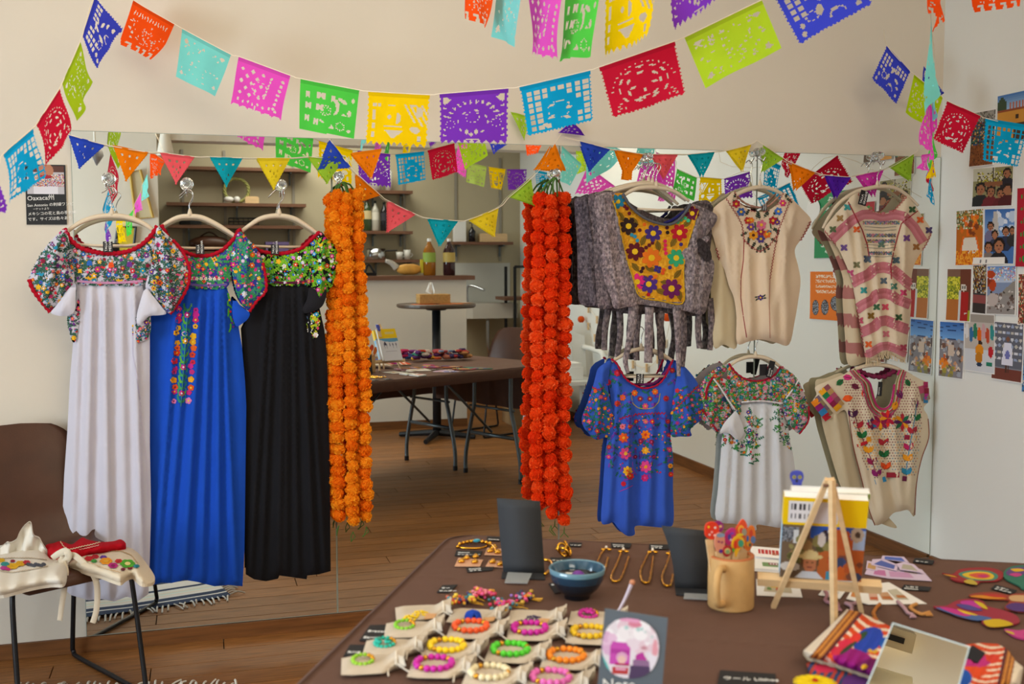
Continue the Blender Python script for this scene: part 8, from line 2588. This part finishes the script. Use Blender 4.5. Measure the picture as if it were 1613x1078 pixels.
q=random.Random(9)
for side in range(3):
 cnt=(34,26,26)[side]
 for i in range(cnt):
  s_=(i+.5)/cnt
  p=r0+ru*Lr*s_ if side==0 else(r1+rv*Wr*s_ if side==1 else r0+rv*Wr*s_)
  d=-rv if side==0 else(ru if side==1 else-ru)
  p=p+np.array([0,0,.008])
  e_=p+d*q.uniform(.03,.07)+(ru if side==0 else rv)*q.uniform(-.02,.02)
  e_[2]=.004
  m_=(p+e_)/2+np.array([0,0,q.uniform(.002,.012)])
  b.tube(smooth_path([p,m_,e_],3),.0035,4,'#dcd9d0')
b.build('fringe',CLOTH,t)['kind']='stuff'
# ------ the other side of the room, seen in the wall mirror
def MZ(px,py,z):
 return on_z(px,py,z)*FLIP
def MYp(px,py,Y):
 return on_y(px,py,abs(Y))*FLIP
WT=-4.57
b=MB()
b.box((-.26,-4.86,1.2005),(2.16,-4.52,1.235))
tag(b.build('worktop',BROWNWOOD),'brown wooden worktop on the low kitchen partition, seen in the mirror','worktop')
zt=1.2355
AMBER=mat('amber_tea','#b0701f',rough=.08,trans=.35,spec=.5)
DARKT=mat('dark_tea','#3a1f22',rough=.08,trans=.2,spec=.5)
def bottle_of(name,label,p,h,r,bodym,lab,cap,group):
 t=thing(name,label,'bottle',p,group)
 M=Matrix.Translation(Vector(p))
 b=MB()
 b.lathe([(r*.9,0),(r,.008),(r,h*.62),(r*.9,h*.7),(r*.55,h*.8),(r*.3,h*.88),(r*.28,h*.93)],16,None,M)
 b.build('bottle_body',bodym,t,True)
 b=MB()
 b.lathe([(r*1.015,h*.36),(r*1.015,h*.62)],16,lab,M,False,False)
 b.build('paper_label',PRINT,t,True)
 b=MB()
 b.lathe([(r*.34,h*.92),(r*.34,h)],12,cap,M)
 b.build('cap',PLASTIC,t)
 return t
pA,pB=MYp(676,430,4.68),MYp(707,430,4.68)
bottle_of('tea_bottle','large amber tea bottle with green label on the worktop',(pA[0],-4.68,zt),.30,.052,AMBER,'#8fa84a','#e8e8e4','tea bottles on the worktop')
bottle_of('tea_bottle','large dark tea bottle with tan label on the worktop',(pB[0],-4.68,zt),.30,.050,DARKT,'#b8a058','#e8e8e4','tea bottles on the worktop')
pc=MYp(640,430,4.68)
t=thing('bread_bag','clear bag of bread with a twisted end on the worktop','bread',(pc[0],-4.68,zt))
b=MB()
b.ball((pc[0]+.02,-4.68,zt+.05),.05,'#c99a4a',14,(2.1,1,.95))
b.build('loaf',mat('bread_crust','#c8933f',rough=.7,var=(12,.25)),t,True)
b=MB()
b.tube(smooth_path([(pc[0]-.08,-4.68,zt+.06),(pc[0]-.12,-4.68,zt+.1),(pc[0]-.17,-4.69,zt+.12)],4),np.linspace(.03,.014,9),8)
b.build('bag_end',mat('bag_film','#dcd8d0',rough=.2,trans=.5),t,True)
b=MB()
b.box((pc[0]+.115,-4.70,zt+.02),(pc[0]+.135,-4.66,zt+.13))
b.build('bag_clip',mat('yellow_clip','#c8b82a',rough=.5),t)
pd=MYp(582,430,4.68)
t=thing('tape_dispenser','small black desk dispenser at the end of the worktop','dispenser',(pd[0],-4.68,zt))
b=MB()
b.box((pd[0]-.05,-4.71,zt),(pd[0]+.05,-4.65,zt+.025))
b.build('base',BLACKMET,t)
b=MB()
b.tube(smooth_path([(pd[0]-.04,-4.68,zt+.02),(pd[0]-.01,-4.68,zt+.09),(pd[0]+.04,-4.68,zt+.02)],5),.01,6)
b.build('body_arch',BLACKMET,t)
KY=YB
def shelf(label,x0,x1,py,depth=.22,brk=()):
 z=float(MYp((x0+x1)/2,py,KY+depth)[2])
 a,c=MYp(x0,py,KY+depth)[0],MYp(x1,py,KY+depth)[0]
 a,c=min(a,c),max(a,c)
 t=thing('wall_shelf',label,'shelf',((a+c)/2,KY+depth/2,z),'brown kitchen shelves')
 b=MB()
 b.box((a,KY+.012,z-.028),(c,KY+depth,z))
 b.build('board',BROWNWOOD,t)
 for k in brk:
  x=a+(c-a)*k
  b=MB()
  b.box((x-.008,KY+.012,z-.044),(x+.008,KY+depth*.8,z-.0285))
  b.box((x-.008,KY+.012,z-.14),(x+.008,KY+.028,z-.0285))
  b.build('bracket',GREYMET,t)
 return z,a,c
z1,a1,c1=shelf('top brown shelf left of the kitchen, above the wreath',292,487,264,brk=(.3,.85))
z2,a2,c2=shelf('brown shelf carrying the wreath',262,482,320,brk=(.15,.5,.9))
z3,a3,c3_=shelf('brown shelf below the wreath shelf',264,478,355,brk=(.15,.5,.9))
z7,a7,c7=shelf('lowest brown shelf left of the kitchen carrying the brown bag',264,478,396,brk=(.2,.8))
z4,a4,c4=shelf('top brown shelf right of the garland carrying white bottles',560,650,300,brk=(.35,.85))
z5,a5,c5=shelf('brown shelf carrying the liquor bottles',560,650,364,brk=(.35,.85))
z6,a6,c6=shelf('brown shelf carrying pans and cups',560,664,409,brk=(.35,.85))
z8,a8,c8=shelf('short brown shelf by the sink with a dark pump bottle',714,808,381,brk=(.12,.86))
for i,px in enumerate((288,354,462,636,717,787)):
 x=MYp(px,300,KY)[0]
 b=MB()
 b.box((x-.012,KY+.001,1.2 if i!=5 and i!=4 else 1.35),(x+.012,KY+.0115,2.35))
 o=tag(b.build('shelf_rail',mat('pale_grey_rail','#8f8a7e',rough=.5)),('first','second','third','fourth','fifth','sixth')[i]+' grey slotted rail from the left on the kitchen wall','rail','slotted rails behind the kitchen shelves')
for i,(px,lb,h,r,col,lab,capc)in enumerate(((654,'green liquor bottle with red top, leftmost on its shelf',.30,.042,'#3a4a2a','#c9b88a','#8a2a20'),(589,'clear liquor bottle in the middle of its shelf',.28,.036,'#b8b4a8','#d8d4c8','#202020'),(605,'dark liquor bottle on the right of its shelf',.27,.036,'#1f1d22','#3a3840','#202020'))):
 px=(578,591,605)[i]
 x=MYp(px,360,KY+.13)[0]
 bottle_of('liquor_bottle',lb,(x,KY+.13,z5+.001),h,r,mat('bottle_glass_%d'%i,col,rough=.1,spec=.6),lab,capc,'liquor bottles on the kitchen shelf')
for i,px in enumerate((592,612)):
 x=MYp(px,296,KY+.12)[0]
 t=thing('storage_jar',('white storage canister on the top right shelf','narrow white storage canister on the top right shelf')[i],'jar',(x,KY+.12,z4),'white canisters on the top right shelf')
 b=MB()
 b.lathe([(.05-.015*i,0),(.052-.015*i,.17),(.045-.015*i,.18)],14,None,Matrix.Translation((x,KY+.12,z4+.001)))
 b.build('body',MATTE if False else mat('white_ceramic','#d8d6d0',rough=.3),t,True)
 b=MB()
 b.lathe([(.04-.012*i,.18),(.04-.012*i,.2)],14,None,Matrix.Translation((x,KY+.12,z4+.001)))
 b.build('lid',mat('white_ceramic','#d8d6d0'),t)
x=MYp(592,405,KY+.13)[0]
t=thing('cooking_pot','steel cooking pot on the pan shelf','pot',(x,KY+.13,z6))
b=MB()
b.lathe([(.085,0),(.09,.005),(.09,.1),(.086,.1),(.084,.01),(.001,.01)],20,None,Matrix.Translation((x,KY+.13,z6+.001)),True,False)
b.build('pot_body',CHROME,t,True)
b=MB()
b.tube([(x+.09,KY+.13,z6+.08),(x+.2,KY+.14,z6+.085)],.008,6)
b.build('handle',BLACKMET,t)
for i,px in enumerate((629,641)):
 x=MYp(px,405,KY+.15)[0]
 t=thing('white_cup',('small white cup beside the pot','white mug at the right end of the pan shelf')[i],'cup',(x,KY+.15,z6),'white cups on the pan shelf')
 b=MB()
 b.lathe([(.026,0),(.034,.07+.02*i),(.031,.07+.02*i),(.024,.006),(.001,.006)],16,None,Matrix.Translation((x,KY+.15,z6+.001)),True,False)
 b.build('cup_body',mat('white_ceramic','#d8d6d0'),t,True)
 b=MB()
 b.tube(smooth_path([(x+.03,KY+.15,z6+.06),(x+.052,KY+.15,z6+.045),(x+.03,KY+.15,z6+.02)],4),.004,6)
 b.build('handle',mat('white_ceramic','#d8d6d0'),t)
x,z=MYp(373,318,KY+.13)[0],z2
t=thing('twig_wreath','pale green twig wreath standing on its shelf','wreath',(x,KY+.13,z))
b=MB()
W2_=np.linspace(0,2*math.pi,41)[:-1]
for k in range(3):
 b.tube([(x+(.105+.009*math.cos(w*7+k*2.1))*math.cos(w),KY+.12+.012*math.sin(w*7+k*2.1),z+.118+(.105+.009*math.cos(w*7+k*2.1))*math.sin(w))for w in W2_],.008,6,None,True)
b.build('twigs',mat('pale_twigs','#9a9a5a',rough=.8),t,True)
b=MB()
b.ball((x-.07,KY+.15,z+.035),.034,None,10,(1.3,1,.8))
b.ball((x+.0,KY+.15,z+.035),.03,None,10)
b.build('bow',mat('white_ceramic','#d8d6d0'),t,True)
x=x+.13
b=MB()
b.box((x-.06,KY+.1,z+.001),(x+.06,KY+.2,z+.055))
b.box((x-.05,KY+.11,z+.055),(x+.05,KY+.19,z+.062))
tag(b.build('wooden_box',PALEWOOD),'small pale wooden box beside the wreath','box')
for i,(px,lb)in enumerate(((300,'stack of flat grey tins on the shelf below the wreath'),(384,'low black wire basket on the shelf below the wreath'))):
 x=MYp(px,352,KY+.13)[0]
 t=thing('serving_tray',lb,'tray',(x,KY+.13,z3),None)
 b=MB()
 if i==0:
  for k in range(3):
   b.lathe([(.09,.001+.012*k),(.1,.012+.012*k)],20,None,Matrix.Translation((x,KY+.13,z3+.001)))
  b.build('tins',GREYMET,t)
 else:
  for k in range(3):
   b.tube([(x+sx*.13,KY+.13+sy*.07,z3+.006+.03*k)for sx,sy in((-1,-1),(1,-1),(1,1),(-1,1))],.004,5,None,True)
  for sx in np.linspace(-.13,.13,7):
   b.tube([(x+sx,KY+.06,z3+.006),(x+sx,KY+.06,z3+.07)],.003,4)
  b.build('wires',BLACKMET,t)
x=MYp(330,394,KY+.14)[0]
t=thing('leather_bag','low brown leather bag on the lowest left shelf','bag',(x,KY+.13,z7))
b=MB()
b.ball((x,KY+.13,z7+.07),.09,None,16,(2.0,.9,.78))
b.build('bag_body',LEATHER,t,True)
b=MB()
b.tube(smooth_path([(x-.1,KY+.13,z7+.11),(x,KY+.14,z7+.17),(x+.1,KY+.13,z7+.11)],5),.007,6)
b.build('handle',LEATHER,t)
x=MYp(436,392,KY+.14)[0]
b=MB()
b.box((x-.1,KY+.06,z7+.001),(x+.1,KY+.2,z7+.06))
b.box((x-.103,KY+.057,z7+.06),(x+.103,KY+.203,z7+.085))
tag(b.build('lidded_box',mat('lilac_card','#6a5a8a',rough=.6)),'lilac lidded box on the lowest left shelf','box')
x=MYp(743,378,KY+.12)[0]
t=thing('pump_bottle','dark pump bottle on the short shelf by the sink','bottle',(x,KY+.12,z8))
b=MB()
b.lathe([(.032,0),(.034,.1),(.014,.125),(.012,.14)],14,None,Matrix.Translation((x,KY+.12,z8+.001)))
b.build('bottle_body',mat('bottle_glass_2','#1f1d22'),t,True)
b=MB()
b.tube([(x,KY+.12,z8+.14),(x,KY+.12,z8+.18),(x-.03,KY+.12,z8+.18)],.005,6)
b.build('pump',BLACKMET,t)
x=MYp(724,378,KY+.1)[0]
b=MB()
b.box((x-.06,KY+.06,z8+.001),(x+.05,KY+.14,z8+.2))
b.box((x-.045,KY+.1405,z8+.02),(x+.035,KY+.142,z8+.1))
tag(b.build('paper_carton',WHITEPAPER),'white carton at the left of the short shelf','carton')
x=MYp(770,378,KY+.1)[0]
b=MB()
b.box((x-.1,KY+.05,z8+.001),(x+.16,KY+.18,z8+.075))
b.box((x-.09,KY+.06,z8+.075),(x+.15,KY+.17,z8+.08))
tag(b.build('wooden_crate',PALEWOOD),'pale wooden crate at the right of the short shelf','crate')
sx,sz=MYp(772,490,KY+.3)[0],float(MYp(772,478,KY+.35)[2])
t=thing('wall_sink','white wall sink with chrome pipe, seen in the mirror','sink',(sx,KY+.2,sz-.3))
b=MB()
b.prism([(-.24,0),(.24,0),(.25,.36),(.2,.4),(-.2,.4),(-.25,.36)],-.14,0,None,Matrix.Translation((sx,KY+.012,sz)))
b.build('basin',mat('white_ceramic','#d8d6d0'),t)
b=MB()
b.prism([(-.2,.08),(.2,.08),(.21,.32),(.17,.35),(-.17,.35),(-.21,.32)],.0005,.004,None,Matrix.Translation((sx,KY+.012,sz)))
b.build('bowl_shade',mat('sink_shadow','#9a968c',rough=.3),t)  # flat plate on the basin, its grey painting the shade of a hollow
b=MB()
b.tube(smooth_path([(sx-.17,KY+.08,sz),(sx-.17,KY+.08,sz+.14),(sx-.13,KY+.12,sz+.16),(sx-.03,KY+.2,sz+.12)],5),.013,8)
b.build('faucet',CHROME,t,True)
b=MB()
b.tube(smooth_path([(sx,KY+.2,sz-.14),(sx,KY+.2,sz-.42),(sx+.03,KY+.18,sz-.5),(sx+.08,KY+.14,sz-.46),(sx+.09,KY+.02,sz-.44)],5),.017,8)
b.build('drain_pipe',CHROME,t,True)
b=MB()
b.box((sx-.3,KY+.001,sz),(sx+.28,KY+.008,sz+.38))
tag(b.build('splash_panel',mat('splash_panel','#bfc0bb',rough=.3)),'pale splash panel behind the wall sink','panel')
rx=MYp(808,470,-5.6)[0]
t=thing('metal_rack','black metal rack with wooden shelves behind the red orange garland','rack',(rx+.3,-5.7,0))
zA,zB,zC_=1.3,1.02,.45
b=MB()
for xx in(rx,rx+.75):
 for yy_ in(-5.55,-5.85):
  b.box((xx-.012,yy_-.012,0),(xx+.012,yy_+.012,zA))
b.box((rx,-5.562,zA-.012),(rx+.75,-5.538,zA+.012))
b.build('frame',BLACKMET,t)
for z in(zB,zC_):
 b=MB()
 b.box((rx-.1,-5.86,z-.03),(rx+.76,-5.54,z))
 b.build('shelf_board',BROWNWOOD,t)
for i,(dx,h,r,col)in enumerate(((.12,.2,.035,'#c9c8c4'),(.2,.19,.033,'#8f8f92'),(.3,.24,.03,'#d8d6d2'),(.42,.2,.035,'#b5702a'))):
 bottle_of('toiletry_bottle',('white bottle first from the left on the black rack','grey bottle second from the left on the black rack','tall white bottle third from the left on the black rack','amber bottle fourth from the left on the black rack')[i],(rx+dx,-5.65,zB+.001),h,r,mat('rack_bottle_%d'%i,col,rough=.3),'#d8d8d4','#202024','bottles on the black rack')
rp=MZ(688,690,0)
RT=1.03
t=thing('round_table','tall round table with a dark edge and a black pedestal, seen in the mirror','table',(rp[0],rp[1],0))
b=MB()
b.lathe([(.285,-.03),(.30,-.02),(.30,-.004),(.292,0)],40,None,Matrix.Translation((rp[0],rp[1],RT)))
b.build('table_top',mat('dark_table_top','#4a3a2c',rough=.4),t)
b=MB()
b.lathe([(.033,.03),(.033,RT-.03)],16,None,Matrix.Translation((rp[0],rp[1],0)))
b.lathe([(.07,RT-.05),(.1,RT-.03)],16,None,Matrix.Translation((rp[0],rp[1],0)))
b.build('column',BLACKMET,t,True)
for k in range(4):
 w=.5+k*math.pi/2
 b=MB()
 b.tube([(rp[0],rp[1],.045),(rp[0]+.3*math.cos(w),rp[1]+.3*math.sin(w),.02)],np.array([.028,.018]),8)
 b.build('leg',BLACKMET,t)
bx=(rp[0]-.03,rp[1]+.03,RT+.004)
t=thing('tissue_basket','tan woven box of tissues on the round table','basket',bx)
b=MB()
b.box((bx[0]-.115,bx[1]-.07,bx[2]),(bx[0]+.115,bx[1]+.07,bx[2]+.07))
for k in range(4):
 b.box((bx[0]-.118,bx[1]-.073,bx[2]+.004+.018*k),(bx[0]+.118,bx[1]+.073,bx[2]+.014+.018*k))
b.build('woven_sides',mat('woven_tan','#b08a4f',rough=.8,var=(60,.2)),t)
b=MB()
q=random.Random(3)
for k in range(5):
 w=q.uniform(0,6.28)
 b.add([(bx[0],bx[1],bx[2]+.06),(bx[0]+.06*math.cos(w),bx[1]+.04*math.sin(w),bx[2]+.09),(bx[0]+.03*math.cos(w+.5),bx[1]+.03*math.sin(w+.5),bx[2]+.16),(bx[0]+.05*math.cos(w+1.2),bx[1]+.04*math.sin(w+1.2),bx[2]+.1)],[(0,1,2),(0,2,3)])
b.build('tissue',WHITEPAPER,t)
for i,(dx,dy,lb,c)in enumerate(((-.12,.12,'orange paper left of the tissue box on the round table','#c9601f'),(.08,.14,'orange printed paper right of the tissue box on the round table','#c8703a'),(.17,.02,'pinkish paper at the right rim of the round table','#b5805a'))):
 b=MB()
 b.box((rp[0]+dx-.09,rp[1]+dy-.05,RT+.0005+i*.0012),(rp[0]+dx+.09,rp[1]+dy+.05,RT+.0015+i*.0012),c)
 tag(b.build('printed_paper',PRINT),lb,'paper','papers on the round table')
wb=np.array([2.1,-4.0,0])
shell_chair('brown leather shell chair beyond the display table, seen in the mirror',(2.42,-4.3),(-.9,.45),.42)
wc=np.array([2.74,-3.98,0])
WPL=mat('white_plastic','#d9dbd8',rough=.4)
t=thing('plastic_armchair','white plastic armchair by the right wall, seen in the mirror','chair',wc)
wq=lambda x,y,z:wc+np.array([x,y,z])
b=MB()
b.box(wq(-.22,-.22,.40),wq(.22,.22,.43))
b.build('seat',WPL,t)
for sx_ in(-.22,.22):
 for sy_ in(-.2,.2):
  b=MB()
  b.tube([wq(sx_,sy_,.41),wq(sx_*1.15,sy_*1.2,0.02)],np.array([.03,.022]),8)
  b.build('leg',WPL,t)
 b=MB()
 b.tube(smooth_path([wq(sx_,.2,.42),wq(sx_*1.12,.2,.62),wq(sx_*1.12,0,.655),wq(sx_*1.05,-.2,.66)],5),.022,8)
 b.build('armrest',WPL,t,True)
b=MB()
Vv,Ff=[],[]
for j in range(7):
 for i in range(11):
  u=i/10*2-1
  z=.44+j/6*(.36-.05*u*u)
  for sd in(0,1):
   Vv.append(wq(u*.24,-.21-.05*j/6+.06*u*u-.008*sd,z))
ix=lambda j,i,sd:(j*11+i)*2+sd
for j in range(6):
 for i in range(10):
  if 1<=j<=3 and i%3==1:
   continue
  Ff+=[(ix(j,i,0),ix(j,i+1,0),ix(j+1,i+1,0),ix(j+1,i,0)),(ix(j,i,1),ix(j+1,i,1),ix(j+1,i+1,1),ix(j,i+1,1))]
b.add(Vv,Ff)
b.build('backrest',WPL,t,True)
b=MB()
b.box(wc+(-.14,-.1,.431),wc+(.12,.1,.53))
b.box(wc+(-.13,-.09,.53),wc+(.11,.09,.56))
tag(b.build('white_carton',WHITEPAPER),'white carton on the seat of the plastic armchair','carton')
b=MB()
b.box((2.45,-4.75,.001),(2.95,-4.45,.34))
b.box((2.46,-4.74,.34),(2.94,-4.46,.352))
tag(b.build('cardboard_box',mat('cardboard','#8a6a45',rough=.85)),'brown cardboard box on the floor behind the plastic armchair','box')
for i,(lb,pts,pom)in enumerate((('string of wooden pegs, leftmost on the right wall',[(905,462),(915,475),(930,490),(941,505),(955,525)],None),('string of wooden pegs with an orange pompom',[(920,503),(930,520),(938,535),(946,548),(956,560)],0),('string of wooden pegs running between the blouse straps',[(962,502),(985,560),(1000,575),(1020,578),(1035,565),(1045,545),(1056,500)],6))):
 W_p=[on_x(x,y,XR-.016)*FLIP for x,y in pts]
 t=thing('peg_string',lb,'string',W_p[0],'strings of wooden pegs on the right wall')
 P=smooth_path(np.array(W_p),8)
 b=MB()
 b.tube(P,.0022,4)
 b.build('twine',STRING,t)
 for k in range(5,len(P)-2,9):
  b=MB()
  b.box((-.006,-.011,-.035),(.004,.011,.025),None,Matrix.Translation(Vector(P[k])))
  b.build('wooden_peg',PALEWOOD,t)
 if pom is not None:
  b=MB()
  b.ball((W_p[0]if pom==0 else W_p[pom])-np.array([.03,0,0]),.03,'#e0581f',10)
  b.build('pompom',CLOTH,t)
FB=-4.319
for i,(px,lb,m)in enumerate((([(205,272),(221,268),(241,343),(214,345)],'slim gold picture frame leaning on the shop-front wall',mat('matt_gold','#b8963f',rough=.6)),([(186,358),(214,358),(210,396),(180,396)],'black picture frame with a yellow picture on the shop-front wall',BLACKMET))):
 Pq=[seen_y(*p,FB+.02)for p in px]
 t=thing('framed_picture',lb,'picture',sum(Pq)/4)
 b=MB()
 b.tube(Pq,.012,6,None,True)
 b.build('frame',m,t)
 b=MB()
 b.add([p-np.array([0,.008,0])for p in Pq],[(0,1,2,3)],'#cbbf9e' if i==0 else '#c8b040')
 b.add([p-np.array([0,.012,0])for p in Pq],[(3,2,1,0)],'#cbbf9e')
 b.build('picture',PRINT,t)
for i in range(5):
 x0=XL+1.25+i*.18
 if x0+.16>-.3:
  break
 b=MB()
 b.box((x0,-4.3195,.07),(x0+.165,-4.307,2.3))
 b.build('panel',CEIL,bpy.data.objects['wall_front'])
for i,(px,py,Y,lb,c)in enumerate(((260,215,4.2,'white conical spot lamp by the kitchen opening','#d8d2c6'),(150,243,3.6,'grey spot lamp hanging at the left','#8f9094'))):
 p=seen_y(px,py,Y)
 t=thing('spot_lamp',lb,'lamp',p,'ceiling spot lamps')
 b=MB()
 M=Matrix.Translation(Vector(p))
 if i==0:
  b.lathe([(.028,.06),(.035,.0),(.055,-.1),(.062,-.14),(.055,-.138),(.03,-.02),(.001,-.01)],18,None,M,True,False)
 else:
  M=M@Matrix.Rotation(1.2,4,'Y')
  b.lathe([(.001,.05),(.03,.045),(.075,-.02),(.07,-.022),(.001,.0)],18,None,M,False,False)
 b.build('lamp_shade',mat('lamp_shell_%d'%i,c,rough=.4),t,True)
 b=MB()
 b.tube([p+(0,0,.05),(p[0],p[1],ZC)],.008,6)
 b.build('drop_rod',mat('lamp_shell_0','#d8d2c6'),t)
t=thing('ceiling_track','white lighting track on the ceiling above the display table','track',(.9,-2.76,ZC))
D3=np.array([.73,-.69,0])
c0=np.array([1.09,-2.915,ZC])
M=frame_from(c0,D3,np.array([.69,.73,0]))
b=MB()
b.box((-1.6,-.03,-.05),(0,.03,0),None,M)
b.build('rail',mat('cream_metal','#cdbf9c',rough=.4),t)
b=MB()
b.box((-1.58,-.009,-.053),(-.03,.009,-.0505),None,M)
b.build('slot',mat('dark_slot','#1c1a16',rough=.6),t)
t=thing('ceiling_spot','white cylinder spot lamp under the ceiling track','lamp',(.9,-2.92,ZC-.1))
b=MB()
p0,p1=np.array([.80,-2.84,ZC-.12]),np.array([1.0,-3.02,ZC-.12])
b.tube([p0,p1],.048,20)
b.tube([p1,p1+D3*.03],.03,16)
b.build('lamp_body',mat('cream_metal','#cdbf9c'),t,True)
b=MB()
b.tube([(p0+p1)/2+(0,0,.04),(p0+p1)/2+(0,0,.12)],.012,8)
b.build('stem',mat('cream_metal','#cdbf9c'),t)
for i,(a_,p_,r_,cl,lb)in enumerate(((1.25,.86,.085,['#b02a5a','#8a3f8a','#d0703a','#3f5a9a'],'magenta and violet textile bundle of the heap, nearest the easel'),(1.3,.72,.10,['#c0402a','#d9a03a','#5a2f6a','#3f7a6a','#c9b8b0'],'red and yellow textile bundle in the middle of the heap'),(1.4,.66,.09,['#b0505a','#c9806a','#7a8fb0','#d0603a'],'rose and orange textile bundle of the heap'),(1.5,.6,.08,['#a83a3a','#c08a5a','#4a3f6a'],'dark red textile bundle at the far end of the heap'))):
 q=random.Random(900+i)
 b=MB()
 c0=tl(a_,p_,TZ+.03)
 for k in range(26):
  p=c0+TA*q.uniform(-.8,.8)*r_+TP*q.uniform(-.5,.5)*r_+np.array([0,0,q.uniform(-.012,.035)])
  b.ball(p,q.uniform(.012,.026),q.choice(cl),7,(q.uniform(.8,1.8),q.uniform(.8,1.6),q.uniform(.5,.8)))
 o=b.build('textile_bundle',CLOTH)
 o['kind']='thing'
 tag(o,lb+', seen only in the mirror','pouch','textile bundles heaped at the right of the table')
